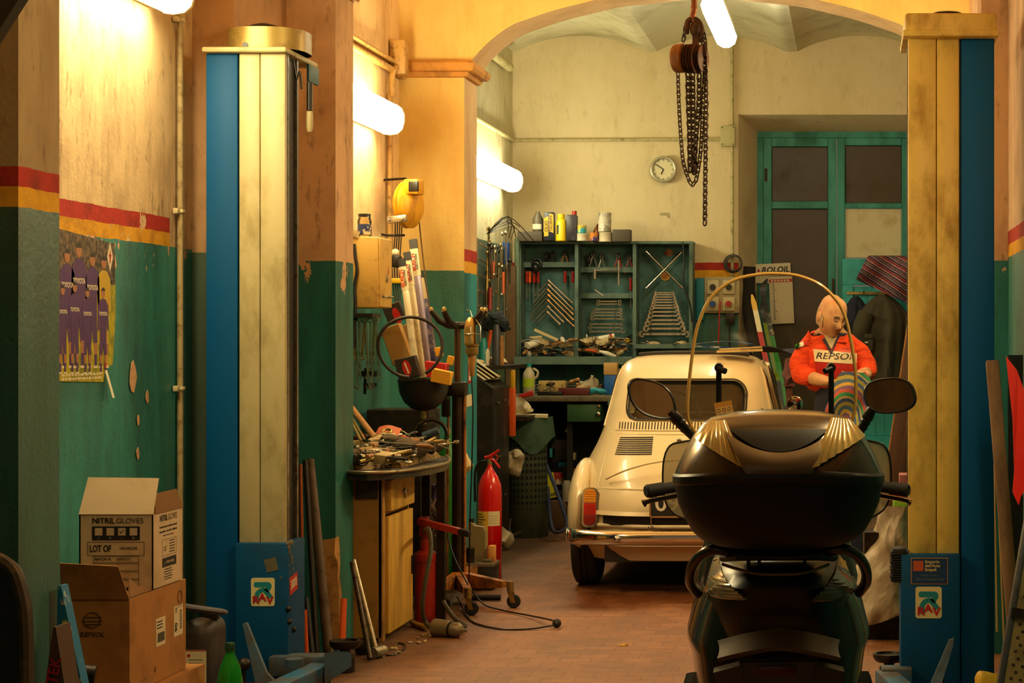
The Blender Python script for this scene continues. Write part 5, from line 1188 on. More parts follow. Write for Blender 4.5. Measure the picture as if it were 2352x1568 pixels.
for i, (u, v0, m) in enumerate(((153, 573, purp), (180, 560, purp), (211, 582, purp), (237, 590, pyel))): player(py(u), wz(u, 845), wz(u, v0)-wz(u, 845), m, txt=(m is purp))
for u, v0 in ((142, 655), (170, 648), (199, 662), (235, 662)): player(py(u), wz(u, 858), wz(u, v0)-wz(u, 858), purp, True)
q = MB(white); T = TW @ tr(py(251), wz(251, 590), .0026); q.prism([(0, .055), (.028, 0), (0, -.055), (-.028, 0)], .0003, T); q.mat(redi); q.prism([(0, .03), (.006, .008), (.015, .010), (.006, -.002), (.004, -.022), (-.004, -.022), (-.006, -.002), (-.015, .010), (-.006, .008)], .0003, T @ tr(0, 0, .0004)); q.build('printed_crest', o, w=True)
q = MB(white)
for r_ in range(2):
    yy = py(140)
    while yy < py(228): L_ = rnd.uniform(.012, .035); q.rect(L_, .008, TW @ tr(yy+L_/2, wz(138, 862+9*r_), .0024), .0002); yy += L_+.008
q.build('printed_caption', o, w=True)
q = MB(white); q.grid(lambda u, v: (XW+.004+.02*v, py(238)+.02*u+.02*v, wz(240, 850)-.10*v), 4, 6, thick=.001); q.mat(redi); q.rect(.014, .02, TW @ tr(py(240), wz(240, 838), .0035), .0004); q.build('torn_corner', o, w=True)
# bare patches where paint and stickers came off
for i, (u, v, hh) in enumerate(((305, 865, .10), (338, 912, .045), (317, 965, .035), (316, 1042, .04))):
    q = MB(mk('bare plaster', '#c8a078', .9, d='#8a6a4c', ds=60, b=.4)); y_ = py(u); n_ = 9
    q.prism([((.25+.15*rnd.random())*hh*math.cos(R(a)), hh*(.5+.15*rnd.random())*math.sin(R(a))) for a in range(0, 360, 40)], .002, TW @ tr(y_, wz(u, v), 0)); q.struct('trim_%d' % (10+i))
# conduits
pipe = mk('painted pipe', '#a89468', .5, d='#6a5226', ds=25); pipeg = mk('conduit ochre', '#b98f4a', .5, d='#5c4018', ds=20)
y_ = py(432)-.14
o = thing('wall_pipe', 'pale vertical pipe clipped to the left wall beside the left lift column', 'pipe', (XL+.02, y_, 0))
q = MB(pipe); q.cyl((0, 0, 0), (0, 0, 3.6), .012, n=12); q.build('pipe', o)
for v in (58, 490, 890):
    q = MB(mk('clip plastic', '#c8b88c', .5)); q.box((0, 0, CH+(780-v)/568), (.034, .032, .014), None, .003); q.box((-.005, -.03, CH+(780-v)/568), (.02, .03, .022), None, .003); q.build('clip', o)
# ================================================================ second bay on the left: bench, bowl stand, jack, hoses
woodp = mk('worn yellow wood', '#dcae48', .6, d='#8a6426', ds=5, dt=(.48, .8), st=(1.5, 1.5, .25), b=.15)
wooddk = mk('wood case side', '#b08038', .65, d='#4a2e14', ds=6, dt=(.5, .75), b=.15)
o = thing('workshop_cabinet', 'scruffy yellow wooden cabinet with one door and drawer under the left workbench', 'cabinet', (-2.4, 9.34, 0))
q = MB(wooddk); q.ab((-2.66, 9.07, .02), (-2.185, 9.09, .76)); q.ab((-2.66, 9.61, .02), (-2.185, 9.63, .76)); q.ab((-2.66, 9.09, .02), (-2.64, 9.61, .76)); q.ab((-2.66, 9.09, .0), (-2.2, 9.61, .04)); q.ab((-2.64, 9.09, .58), (-2.19, 9.61, .6)); q.ab((-2.2, 9.07, 0), (-2.178, 9.12, .76), .003); q.build('case', o, w=True)
q = MB(woodp); q.ab((-2.185, 9.125, .03), (-2.163, 9.625, .575), .004); dr = q.build('door', o, w=True)
q = MB(darkst); q.box((-2.16, 9.59, .30), (.01, .014, .09), None, .003); q.build('door_pull', dr, w=True)
q = MB(woodp); q.ab((-2.185, 9.14, .60), (-2.155, 9.625, .745), .004); dw = q.build('drawer', o, w=True)
q = MB(tst); q.box((-2.15, 9.4, .665), (.012, .012, .05), None, .003); q.cyl((-2.15, 9.36, .672), (-2.15, 9.45, .672), .006, n=8); q.build('drawer_handle', dw, w=True)
q = MB(mk('chalk mark', '#c8a040', .9)); TT = SD((-2.1628, 9.44, .47))
for i in range(4): ribbon(q, [(-.035, .03-i*.02), (.0, .034-i*.02), (.035, .026-i*.02)], .004, TT)
q.build('door_scribble', dr, w=True)
# worktop
q = MB(mk('greasy bench top', '#2e2a22', .5, d='#5a4a2c', ds=9, b=.2)); wp = [(-2.303, 8.93), (-2.2, 8.87), (-2.09, 8.98), (-2.005, 9.25), (-1.985, 9.55), (-2.04, 9.9), (-2.12, 10.2), (-2.69, 10.2), (-2.69, 9.055), (-2.303, 9.055)]
q.prism(wp, .035, tr(0, 0, .762)); q.ab((-2.30, 9.056, .665), (-2.2, 9.068, .762))
o = thing('workbench', 'left workbench with a rounded dark top buried in loose tools', 'workbench', (-2.4, 9.6, 0)); bo = q.build('worktop', o, w=True)
q = MB(mk('bench rim', '#8a7c5a', .4, .6, d='#4a3a20', ds=15)); q.tube([(x, y, .80) for x, y in curve([V((a, b, 0)) for a, b in wp[:7]], 4) for (x, y) in [(x, y)]] if False else [(p.x, p.y, .797) for p in curve([V((a, b, 0)) for a, b in wp[:7]], 4)], .008, 8); q.build('rim', bo, w=True)
for x, y in ((-2.62, 10.1), (-2.2, 10.1), (-2.05, 9.75)):
    q = MB(darkst); q.ab((x-.02, y-.02, 0), (x+.02, y+.02, .762)); q.build('leg', o, w=True)
# heap of small metal nobody could count, with countable tools on it
t = NT('scrap heap'); p = t.obj(); vo = t.n('TexVoronoi'); t.set(vo, 'Vector', p); t.set(vo, 'Scale', 55)
t.bsdf(t.mix(vo.outputs['Color'], lin('#2a2014'), lin('#b08c4c')), .45, .5, t.noise(p, 70, 5), 1.0, .02)
q = MB(t.m)
def mound(x, y): return .015+.085*math.exp(-((x+2.35)**2/.10+(y-9.75)**2/.22))+.03*math.exp(-((x+2.15)**2/.04+(y-9.3)**2/.05))
def heap(u, v):
    x, y = -2.62+.50*u, 9.10+.98*v; x = min(x, -2.10) if y > 9.2 else min(x, -2.2); e = min(1, 8*u, 8*(1-u), 8*v, 8*(1-v)); return (x, y, .798+(mound(x, y)+.012*mnoise.noise(V((u*19, v*30, 1)))+.004)*max(0, e)**.6)
q.grid(heap, 60, 80)
tag(q.thing('scrap_heap', 'heap of small screws and scrap metal on the left workbench', 'scrap'), 'heap of small screws and scrap metal on the left workbench', 'scrap', None, 'stuff')
def onb(r):
    x = r.uniform(-2.52, -2.07); y = r.uniform(9.0, 9.9) if x > -2.28 else r.uniform(9.15, 9.95)
    if x > -2.28: y = max(9.08, min(y, 9.75))
    x = min(x, -2.13 if y < 9.2 else -2.08)
    return (x, y, .806+mound(x, y)+r.uniform(.0, .02))
pile(['spanner', 'ring_spanner', 'screwdriver', 'screwdriver_red', 'socket', 'bolt', 'socket_bar', 'metal_tube', 'file', 'pliers', 'drill_bit', 'spanner', 'bolt', 'socket', 'oily_paper', 'ring_spanner', 'clamp', 'gear', 'spanner', 'drill_bit', 'small_box', 'rag'], 135, onb, 'in the tool jumble on the left workbench', 'left bench jumble', 3)
# long tubes leaning out of the heap
for i, (a, b, r, lab) in enumerate((((806, 935, 455), (866, 1012, 470), .016, 'thick tan tube leaning out of the bench jumble beside the middle pier'), ((800, 945, 460), (838, 1010, 478), .006, 'thinner of the two rods beside the tan tube'), ((803, 960, 465), (829, 1012, 482), .007, 'rod lying lowest beside the tan tube on the left bench'))):
    q = MB(hwood if i == 0 else tgold); q.cyl(P(*a), P(*b), r, n=12); q.thing('tube' if i == 0 else 'rod', lab, 'tube' if i == 0 else 'rod')
q = MB(hyel); q.tube([P(925, 1008, 455), P(940, 1020, 457), P(955, 1028, 458), P(962, 1030, 458)], [.022, .026, .02, .006], 14); q.mat(horg); q.tube([P(921, 1004, 455), P(925, 1008, 455)], [.014, .02], 12); q.thing('plastic_nozzle', 'shiny orange and yellow plastic cone lying on the left bench', 'nozzle')
q = MB(mk('orange leaflet', '#b8582c', .5)); q.grid(lambda u, v: (P(872+52*u, 0, 460).x, 9.65+.12*v, .915+.05*v+.01*math.sin(4*u)), 6, 6, thick=.004); q.mat(tgold); q.ring(tr(P(898, 0, 460).x, 9.7, .948) @ rot(25), .022, .006, 20, 6); q.thing('leaflet', 'orange leaflet under a steel ring on the left bench heap', 'leaflet')
q = MB(tst); q.tube(curve([P(*a) for a in ((868, 985, 455), (895, 980, 450), (925, 990, 450), (945, 1005, 452), (938, 1010, 455))], 5), .004, 6); q.thing('bent_wire', 'bent bright wire above the left bench jumble', 'wire')
# wall cabinet, jar, hanging tools
beige = mk('yellowed metal cabinet', '#cfa652', .5, d='#8a6424', ds=8, dt=(.55, .75), b=.06)
o = thing('wall_cabinet', 'beige metal cabinet hung on the left wall of the second bay', 'cabinet', (-2.55, 10.23, 1.55))
q = MB(beige); q.ab((-2.69, 10.10, 1.565), (-2.45, 10.37, 1.93), .006); q.build('case', o, w=True)
q = MB(beige); q.ab((-2.452, 10.11, 1.57), (-2.44, 10.36, 1.925), .003); dd = q.build('door', o, w=True)
q = MB(chrome); q.cyl((-2.43, 10.14, 1.625), (-2.43, 10.34, 1.625), .005, n=8); q.box((-2.437, 10.24, 1.72), (.006, .025, .045), None, .002); q.build('door_handle', dd, w=True)
q = MB(redi); q.text('6', .06, SD((-2.4395, 10.28, 1.76)), .0006); q.build('red_mark', dd, w=True)
o = thing('jar', 'glass jar with dark lid and blue label on the beige wall cabinet', 'jar', (-2.535, 10.16, 1.932))
q = MB(glass('jar glass', (.9, .84, .66, 1), .06, .05)); q.lathe([(0, .002), (.034, .002), (.036, .01), (.036, .085), (.03, .1), (.03, .106)], Matrix(), 24); q.build('glass_body', o)
q = MB(mk('jar label', '#24305e', .5, d='#c8b890', ds=22, dt=(.52, .56))); q.lathe([(.0365, .012), (.0365, .066)], Matrix(), 24); q.build('label', o)
q = MB(blackp); q.lathe([(.032, .106), (.032, .12), (0, .121)], Matrix(), 24); q.build('lid', o)
q = MB(rag_m); q.box((-2.6, 10.12, 1.955), (.09, .08, .035), (0, 20, 20)); q.thing('paper_wad', 'folded yellowed papers beside the jar on the wall cabinet', 'paper')
q = MB(darkst); q.ab((-2.69, 10.02, 1.515), (-2.46, 10.2, 1.535)); q.ab((-2.69, 10.02, 1.535), (-2.67, 10.2, 1.56)); q.thing('tool_shelf', 'small dark shelf under the beige wall cabinet', 'shelf')
q = MB(blackp); a, b, c = P(825, 662, 443), P(850, 662, 443), P(836, 688, 443); q.add([a, b, c]+[p+V((0, .1, .0)) for p in (a, b, c)], [(0, 1, 2), (5, 4, 3), (0, 1, 4, 3), (1, 2, 5, 4), (2, 0, 3, 5)]); q.mat(card); q.box(P(817, 668, 443), (.05, .05, .1), (0, 25, 0)); q.thing('black_hopper', 'black wedge and card scrap on the small dark shelf', 'hopper')
for i in range(11):
    u = 817+i*5.4; q = MB(tst if i % 4 else tgold); L_ = .2+.05*((i*7) % 4); x = P(u, 0, 443).x; y = 10.1+.02*(i % 3)
    T = tr(x, y, 1.505-L_/2) @ rot(0, 90+(-4+i % 5*2), 0) @ rot(90)
    spanner(q, L_, .017, T, i % 2 == 0); q.thing('hanging_spanner', 'greasy long spanner hanging under the small dark shelf', 'spanner', 'spanners hanging under the dark shelf', c=(x, y, 1.5))
q = MB(darkst); q.box(P(848, 858, 440), (.07, .05, .03)); q.box(P(850, 884, 440), (.06, .04, .02)); q.cyl(P(840, 845, 440), P(838, 905, 440), .008); q.thing('vice_jaws', 'dark pair of clamp jaws under the hanging spanners', 'clamp')
q = MB(blackp); q.tube(curve([P(*p) for p in ((813, 560, 446), (816, 590, 446), (820, 620, 446), (814, 660, 446), (816, 700, 446), (812, 800, 446))], 5), .009, 8); q.thing('black_hose', 'black hose hanging at the edge of the middle pier', 'hose')
# pipes, junction box, hose reel
for k, v0 in enumerate((85, 108)):
    q = MB(pipeg); zz = CH+(780-v0)/((VU-815)/2.66); q.cyl((-2.67, 9.06, zz), (-2.67, 11.62, zz), .016 if k == 0 else .02, n=12); q.thing('wall_pipe', ('upper' if k == 0 else 'lower')+' of the two ochre pipes high on the second bay wall', 'pipe', c=(-2.67, 10.3, zz))
q = MB(pipeg); q.ab((-2.69, 11.36, 2.94), (-2.60, 11.46, 3.14), .006); q.tube(curve([(-2.66, 11.3, 2.8), (-2.66, 11.3, 2.93), (-2.65, 11.36, 2.98)], 4), .018, 10); q.thing('junction_box', 'ochre junction box where pipes meet beside the arch pier', 'junction box')
q = MB(pipeg); q.cyl((-2.675, 11.3, 1.9), (-2.675, 11.3, 2.82), .014, n=10); q.cyl((-2.675, 11.34, 1.9), (-2.675, 11.34, 2.82), .01, n=10); q.thing('conduit', 'twin vertical conduits running down to the yellow cable reel', 'conduit', c=(-2.675, 11.32, 1.9))
o = thing('cable_reel', 'yellow cable reel on a wall bracket above the wiper packets', 'cable reel', (-2.58, 11.1, 1.95))
ry = mk('reel yellow', '#dc9c12', .42, d='#8a560c', ds=9, dt=(.5, .72), st=(1, 1, .4))
c = P(938, 470, 405); T = tr(c) @ rot(0, 0, -16) @ rot(0, 90); q = MB(ry)
q.lathe([(0, -.06), (.05, -.06), (.08, -.055), (.108, -.042), (.124, -.028), (.134, -.018), (.134, -.010), (.124, -.005), (.124, .005), (.134, .010), (.134, .018), (.124, .028), (.108, .042), (.08, .055), (.05, .06), (0, .06)], T, 36); q.build('drum', o, w=True)
q = MB(ry); q.box(c+V((.045, -.06, .095)), (.085, .1, .085), (0, 0, -10), .008); ou = q.build('outlet', o, w=True); q = MB(blackp); q.box(c+V((.055, -.112, .095)), (.055, .02, .055), (0, 0, -10), .003); q.build('roller_guide', ou, w=True)
q = MB(darkst); q.tube(curve([P(*p) for p in ((932, 410, 402), (900, 412, 400), (880, 415, 400), (874, 440, 400), (872, 510, 400), (876, 538, 402), (930, 540, 402))], 4), .007, 8); q.build('wall_bracket', o, w=True)
q = MB(tst); q.box(P(912, 503, 413), (.11, .02, .04), (0, -6, 0), .006); q.mat(chrome); q.ball(P(893, 505, 414), (.009, .006, .009), 8, 6); q.ball(P(923, 503, 414), (.009, .006, .009), 8, 6); q.build('mounting_plate', o, w=True)
q = MB(blackp)
for k in range(4): q.tube(curve([P(*p) for p in ((905+k*5, 470, 400), (908+k*5, 520, 402), (905+k*5, 570, 404), (900+k*6, 620, 408), (908+k*4, 700, 412))], 4), .004, 6)
q.build('cable_bundle', o, w=True)
q = MB(mk('brown cable', '#5a3a1c', .6)); q.tube(curve([P(*p) for p in ((958, 430, 395), (964, 520, 400), (975, 620, 402), (988, 720, 402), (1000, 800, 402), (1002, 860, 402))], 5), .004, 6); q.build('pull_cable', o, w=True)
q = MB(blackp); q.box(P(910, 600, 410), (.05, .05, .07), (0, 10, 0), .01); q.thing('plug', 'black plug hanging below the yellow cable reel', 'plug'); q = MB(hyel); q.box(P(913, 645, 410), (.06, .05, .03), None, .006); q.thing('plug', 'yellow plug hanging lowest below the cable reel', 'plug'); q = MB(white); q.ball(P(908, 580, 410), .022, 10, 8); q.thing('plug', 'round white plug hanging below the yellow cable reel', 'plug')
# bowl stand with boxes and wiper packets
o = thing('oil_drain_bowl', 'black half-round drain bowl on a pole behind the left bench, full of packets', 'drain bowl', (P(962, 0, 440).x, 10.23+.13, 0))
B = V((P(962, 0, 440).x, 10.34, 1.19))
q = MB(mk('black bowl', '#191512', .6)); q.lathe([(.02, -.165), (.06, -.155), (.10, -.12), (.125, -.07), (.132, -.02), (.135, 0), (.131, 0), (.126, -.02), (.10, -.10), (.05, -.145), (0, -.15)], tr(B), 36); q.build('bowl', o, w=True)
q = MB(tgold); q.cyl((B.x, B.y, .03), (B.x, B.y, 1.03), .016, n=12); q.build('pole', o, w=True)
q = MB(darkst); q.lathe([(0, 0), (.16, 0), (.16, .02), (.03, .035), (0, .035)], tr(B.x-.05, B.y-.0, 0), 24); q.build('foot', o, w=True)
q = MB(darkst); q.ab((B.x-.09, B.y-.145, 1.185), (B.x+.05, B.y-.12, 1.20)); q.build('rim_strip', o, w=True)
def packet(u, v, s_, w, h, d, ang, m, lab, nm='packet', ax=0, group=None):
    c = P(u, v, s_); q = MB(m); q.box((0, 0, h/2), (w, d, h), None, .003, 1); M = tr(c) @ rot(ax, ang, 0)
    bmesh.ops.transform(q.bm, matrix=M, verts=q.bm.verts[:]); return q.thing(nm, lab, 'box' if 'box' in nm else 'packet', group), M
tan = mk('tan box board', '#c89c58', .7); tan2 = mk('tan box board dim', '#a88048', .7); dkb = mk('dark box', '#2c221c', .6); redb = mk('red box', '#c02018', .5); yelb = mk('yellow box', '#e0a020', .5)
packet(928, 833, 432, .105, .205, .07, -20, tan, 'long tan box tilting left out of the drain bowl', 'parts_box')
packet(958, 822, 425, .08, .19, .05, -22, tan2, 'second tan box tilting behind the foremost in the bowl', 'parts_box')
o2, M = packet(943, 868, 440, .11, .11, .06, -14, dkb, 'dark box with a red oval badge, lowest in the drain bowl', 'parts_box')
q = MB(redb); q.add([tuple(M @ V((.022*math.cos(R(a)), -.0312, .055+.042*math.sin(R(a))))) for a in range(0, 360, 20)], [tuple(range(18))]); q.mat(white); q.box((0, 0, 0), (.008, .001, .06), T=M @ tr(0, -.0318, .055) @ rot(0, -8, 0)); q.build('oval_badge', o2, w=True)
o2, M = packet(915, 738, 425, .10, .10, .05, -22, dkb, 'dark box with a red oval high at the back of the bowl', 'parts_box')
q = MB(redb); q.add([tuple(M @ V((.02*math.cos(R(a))+.01, -.0262, .03+.045*math.sin(R(a))))) for a in range(0, 360, 20)], [tuple(range(18))]); q.build('oval_badge', o2, w=True)
packet(1000, 868, 430, .115, .085, .08, 8, redb, 'red box at the right side of the drain bowl', 'parts_box')
packet(1012, 880, 440, .10, .07, .07, 12, yelb, 'yellow orange box leaning on the red box in the bowl', 'parts_box')
packet(1010, 818, 425, .04, .05, .02, -10, yelb, 'small yellow card standing behind the red box', 'parts_box')
packet(1032, 838, 425, .035, .05, .02, 14, yelb, 'small orange card at the far right of the bowl', 'parts_box')
wsl = mk('white sleeve', '#d8cca8', .35, d='#8a7448', ds=12); lil = mk('lilac sleeve', '#9a90a8', .3); blus = mk('blue card', '#4a4a7a', .4, d='#c8bca0', ds=15)
for i, (u0, v0, u1, v1, w_, m, head) in enumerate(((958, 866, 922, 590, .036, wsl, 1), (972, 868, 934, 575, .036, wsl, 2), (985, 866, 948, 545, .04, lil, 2), (1003, 862, 962, 620, .036, blus, 0))):
    a, b = P(u0, v0, 436-4*i), P(u1, v1, 430-4*i); M = aim(a, b); L_ = (b-a).length
    # keep the flat side to the camera
    z = (b-a).normalized(); yv = V((0, 1, 0)); yv = (yv-z*yv.dot(z)).normalized(); xv = yv.cross(z); M = Matrix((xv, yv, z)).transposed().to_4x4(); M.translation = a
    q = MB(m); q.box((0, 0, L_*.36), (w_, .018, L_*.72), None, .004, T=M); wobj = q.thing('wiper_packet', ('leftmost long white wiper packet in the drain bowl', 'second white wiper packet, with BOSCH header card', 'lilac wiper packet reaching highest under the reel', 'blue speckled wiper packet at the right of the four')[i], 'wiper packet', 'wiper packets in the bowl')
    q = MB(mk('packet header', '#d8c8a0', .5)); q.box((0, 0, L_*.82), (w_*1.05, .016, L_*.2), T=M); q.mat(blackp); q.box((0, 0, L_*.95), (w_*1.05, .016, L_*.07), T=M); q.build('header_card', wobj, w=True)
    if head:
        q = MB(redi if head == 2 else horg); TT = M @ tr(0, -.0085, L_*.82) @ rot(90) 
        q.text('BOSCH', .03, TT @ tr(-w_*.22, 0, 0) @ rot(0, 0, 90), .0006, bold=.03); q.mat(ink); q.text('AEROTWIN', .017, TT @ tr(w_*.2, 0, 0) @ rot(0, 0, 90), .0006, bold=.01); q.build('brand_print', wobj, w=True)
q = MB(mk('black loop hose', '#2a2016', .5)); c = P(942, 797, 447); q.tube([(c.x+.165*math.cos(R(a)), c.y+.02*math.sin(R(a*2)), c.z+.155*math.sin(R(a))) for a in range(-60, 272, 8)], .0085, 8); q.thing('hose_loop', 'big loop of dark hose hanging round the boxes in the bowl', 'hose')
q = MB(darkst); q.ab((-2.66, 10.7, 0), (-2.32, 11.0, 1.02), .01); q.thing('shadow_box', 'dark box standing in for the shadow behind the drain bowl', 'shadow box')  # added dark box fills the area of shadow behind the bowl
q = MB(darkst); p = P(990, 1000, 438); q.ring(tr(p) @ rot(80, 0, 20), .085, .011, 24, 8); q.cyl(p+V((-.03, 0, -.05)), p+V((-.03, 0, .06)), .045, n=16); q.mat(bluegy); q.cyl(p+V((-.03, -.05, 0)), p+V((.05, -.05, .03)), .02, n=12); q.cyl(p+V((-.03, 0, -.2)), p+V((-.03, 0, -.05)), .02, n=10); q.thing('bench_vice', 'dark hand-wheel clamp standing at the back of the left bench', 'vice')
# transmission jack
jx, jy = P(1053, 0, 430).x, F/430
o = thing('transmission_jack', 'tall orange-footed transmission jack with a forked saddle, right of the left bench', 'jack', (jx, jy, 0))
orj = mk('rusty orange paint', '#b06a1a', .5, d='#4a2c12', ds=9, dt=(.45, .65), b=.15)
q = MB(mk('jack mast dark', '#2e2118', .45, .4, d='#4c3018', ds=12)); q.cyl((0, 0, .12), (0, 0, 1.12), .034, n=20); q.build('mast', o)
q = MB(orj); q.tube([(.038, -.02, .12), (.038, -.02, 1.1)], .008, 8); q.tube([(-.055, -.02, .1), (-.05, -.02, 1.0)], .005, 8); q.build('guide_rod', o)
q = MB(darkst); q.ab((-.06, -.05, 1.10), (.045, .045, 1.175), .01); q.ab((-.075, -.075, .99), (-.035, -.04, 1.1), .008); 
for i in range(8): q.ab((-.078, -.078, .995+i*.012), (-.033, -.04, 1.0+i*.012))
q.build('pump_head', o)
q = MB(mk('jack ram', '#6a5034', .3, .8)); q.cyl((-.005, 0, 1.17), (-.005, 0, 1.48), .017, n=14); q.build('ram', o)
q = MB(darkst)
for a in (200, 250, 340, 20): 
    d = V((math.cos(R(a)), math.sin(R(a)), 0)); q.tube([V((0, 0, 1.475)), d*.05+V((0, 0, 1.478)), d*.10+V((0, 0, 1.50)), d*.145+V((0, 0, 1.555))], [.02, .02, .017, .014], 8)
q.mat(tgold)
for a in (200, 250, 340, 20): d = V((math.cos(R(a)), math.sin(R(a)), 0)); q.ball(d*.143+V((0, 0, 1.555)), (.013, .013, .02), 8, 6)
q.build('saddle', o)
for i, (u, v, cs_) in enumerate(((1172, 1368, 440), (1075, 1405, 452), (1010, 1395, 445), (1100, 1340, 405))):
    e = V(((u-VU)/cs_-jx, F/cs_-jy, 0)); d = e.normalized(); q = MB(orj); M = aim((0, 0, .13), (e.x*.9, e.y*.9, .115))
    a = V((0, 0, .13)); b = V((e.x*.9, e.y*.9, .125)); n = V((-d.y, d.x, 0))*.025
    q.add([a+n+V((0, 0, .035)), a-n+V((0, 0, .035)), a-n-V((0, 0, .06)), a+n-V((0, 0, .06)), b+n*.8+V((0, 0, .012)), b-n*.8+V((0, 0, .012)), b-n*.8-V((0, 0, .02)), b+n*.8-V((0, 0, .02))], [(0, 1, 2, 3), (7, 6, 5, 4), (0, 4, 5, 1), (1, 5, 6, 2), (2, 6, 7, 3), (3, 7, 4, 0)]); lg = q.build('leg', o)
    q = MB(tgold); q.cyl((e.x, e.y, .085), (e.x, e.y, .14), .018, n=12); q.add([(e.x-.014, e.y-.02, .09), (e.x+.014, e.y-.02, .09), (e.x+.03, e.y-.018, .03), (e.x+.006, e.y-.018, .03), (e.x-.014, e.y+.02, .09), (e.x+.014, e.y+.02, .09), (e.x+.03, e.y+.018, .03), (e.x+.006, e.y+.018, .03)], [(0, 1, 2, 3), (4, 5, 6, 7), (0, 1, 5, 4)]); cs2 = q.build('caster', lg)
    q = MB(rubber); q.lathe([(0, -.014), (.03, -.014), (.036, -.008), (.036, .008), (.03, .014), (0, .014)], tr(e.x+.018, e.y, .036) @ rot(90, 0, 12), 24); q.build('caster_wheel', lg)
# caged inspection lamp
o = thing('inspection_lamp', 'brassy caged inspection lamp hanging from the jack saddle', 'inspection lamp', P(1084, 865, 445))
c = P(1084, 0, 445); z0 = CH+(780-865)/445; q = MB(hwood); q.lathe([(.008, 0), (.013, .01), (.017, .05), (.022, .09), (.02, .12), (.024, .125)], tr(c.x, c.y, z0), 16); q.build('handle', o, w=True)
q = MB(tgold); q.lathe([(.03, .115), (.033, .125), (.033, .15), (.026, .155), (.036, .16), (.038, .17)], tr(c.x, c.y, z0), 18); q.build('collar', o, w=True)
q = MB(mk('lamp brass', '#b8904a', .35, .6, d='#6a4a1c', ds=14)); q.lathe([(.036, .17), (.036, .25), (.030, .285), (.016, .305), (0, .31)], tr(c.x-.003, c.y, z0), 18, 60, 300); q.build('reflector', o, w=True)
q = MB(tst); q.tube([V((c.x+.01, c.y, z0+.17)), V((c.x+.045, c.y-.01, z0+.18)), V((c.x+.045, c.y-.01, z0+.26)), V((c.x+.02, c.y, z0+.295))], .003, 6); q.tube([V((c.x, c.y-.036, z0+.17)), V((c.x, c.y-.036, z0+.25)), V((c.x, c.y-.01, z0+.30))], .003, 6); q.ring(tr(c.x, c.y, z0+.22), .039, .003, 20, 6); q.tube([V((c.x, c.y, z0+.31)), V((c.x-.01, c.y, z0+.34)), V((c.x-.03, c.y-.0, z0+.345))], .003, 6); q.build('cage', o, w=True)
q = MB(blackp); q.tube(curve([P(*p) for p in ((1083, 866, 445), (1086, 940, 445), (1084, 1060, 443), (1080, 1180, 441), (1078, 1280, 438), (1076, 1388, 434))], 6), .004, 6); q.build('cord', o, w=True)
# cord with the stop ball, over the floor
def fl(u, v, z=.006): s_ = (v-VV)/(CH-z); return V(((u-VU)/s_, F/s_, z))
o = thing('extension_cord', 'thin black cord looping over the floor to a dark stop ball', 'cord', fl(1278, 1442, 0))
q = MB(blackp); q.tube(curve([P(1016, 1092, 430), P(1022, 1180, 432), P(1035, 1255, 438), P(1062, 1318, 446), fl(1105, 1382, .05), fl(1150, 1400, .012), fl(1210, 1412, .012), fl(1268, 1424, .03), fl(1278, 1432, .03), fl(1266, 1436, .02), fl(1215, 1444, .006), fl(1150, 1444, .006), fl(1095, 1432, .006), fl(1072, 1415, .006), fl(1060, 1390, .02), fl(1050, 1370, .08)], 6), .0045, 7); q.build('cord', o, w=True)
q = MB(mk('dark rubber ball', '#2a2018', .7)); p = fl(1279, 1441, 0); q.ball(p+V((0, 0, .022)), .022, 18, 12); q.build('stop_ball', o, w=True)
# red hydraulic pump, hose and impact gun
o = thing('hydraulic_cylinder', 'red grimy upright cylinder with a long lever beside the wooden cabinet', 'hydraulic pump', fl(978, 1428, 0))
rp_ = mk('grimy red paint', '#a8240e', .45, d='#4a1408', ds=8, dt=(.5, .7), b=.1)
c = fl(978, 1426, 0); q = MB(rp_); q.lathe([(0, 0), (.055, 0), (.056, .01), (.056, .30), (.059, .302), (.059, .335), (.04, .35), (.03, .355), (.03, .40), (.02, .405), (.02, .45), (0, .452)], tr(c), 28); q.build('cylinder', o, w=True)
q = MB(rp_); a, b = c+V((-.03, -.02, .50)), P(1078, 1226, 468); M = aim(a, b); q.box((0, 0, (b-a).length*.42), (.03, .03, (b-a).length*.84), T=M); q.ab(c+V((-.03, -.02, .42)), c+V((.015, .02, .52)), .006); q.mat(rubber); q.box((0, 0, (b-a).length*.9), (.034, .034, (b-a).length*.22), None, .01, T=M); q.build('lever', o, w=True)
q = MB(mk('grey green hose', '#4a4632', .6)); q.tube(curve([c+V((.0, -.03, .45)), P(985, 1215, 478), P(990, 1260, 482), P(978, 1330, 485), P(970, 1390, 485), P(978, 1430, 482), fl(1010, 1452, .02)], 6), .011, 8); q.build('hose', o, w=True)
o = thing('impact_wrench', 'worn metal impact wrench lying on the floor at the cabinet corner', 'impact wrench', fl(1035, 1452, 0))
a, b = fl(996, 1440, .042), fl(1078, 1449, .034); d = (b-a).normalized(); gm = mk('gun metal', '#9a8e74', .4, .6, d='#3a3020', ds=12)
q = MB(gm); q.tube([a, a+d*.005, a+d*.09, a+d*.094, a+d*.10, a+d*.135, a+d*.155], [.036, .042, .04, .034, .034, .036, .022], 20); q.build('body', o, w=True); q = MB(darkst); q.tube([a+d*.092, a+d*.102], .038, 20); q.build('ring', o, w=True); q = MB(tst); q.tube([a+d*.155, a+d*.165, a+d*.167, a+d*.185], [.012, .012, .008, .008], 10); q.build('anvil', o, w=True)
q = MB(MATS['grey green hose']); q.tube(curve([P(1000, 1330, 455), P(1018, 1380, 462), P(1045, 1420, 468), fl(1068, 1436, .04), fl(1058, 1440, .03)], 6), .012, 8); q.build('air_hose', o, w=True)
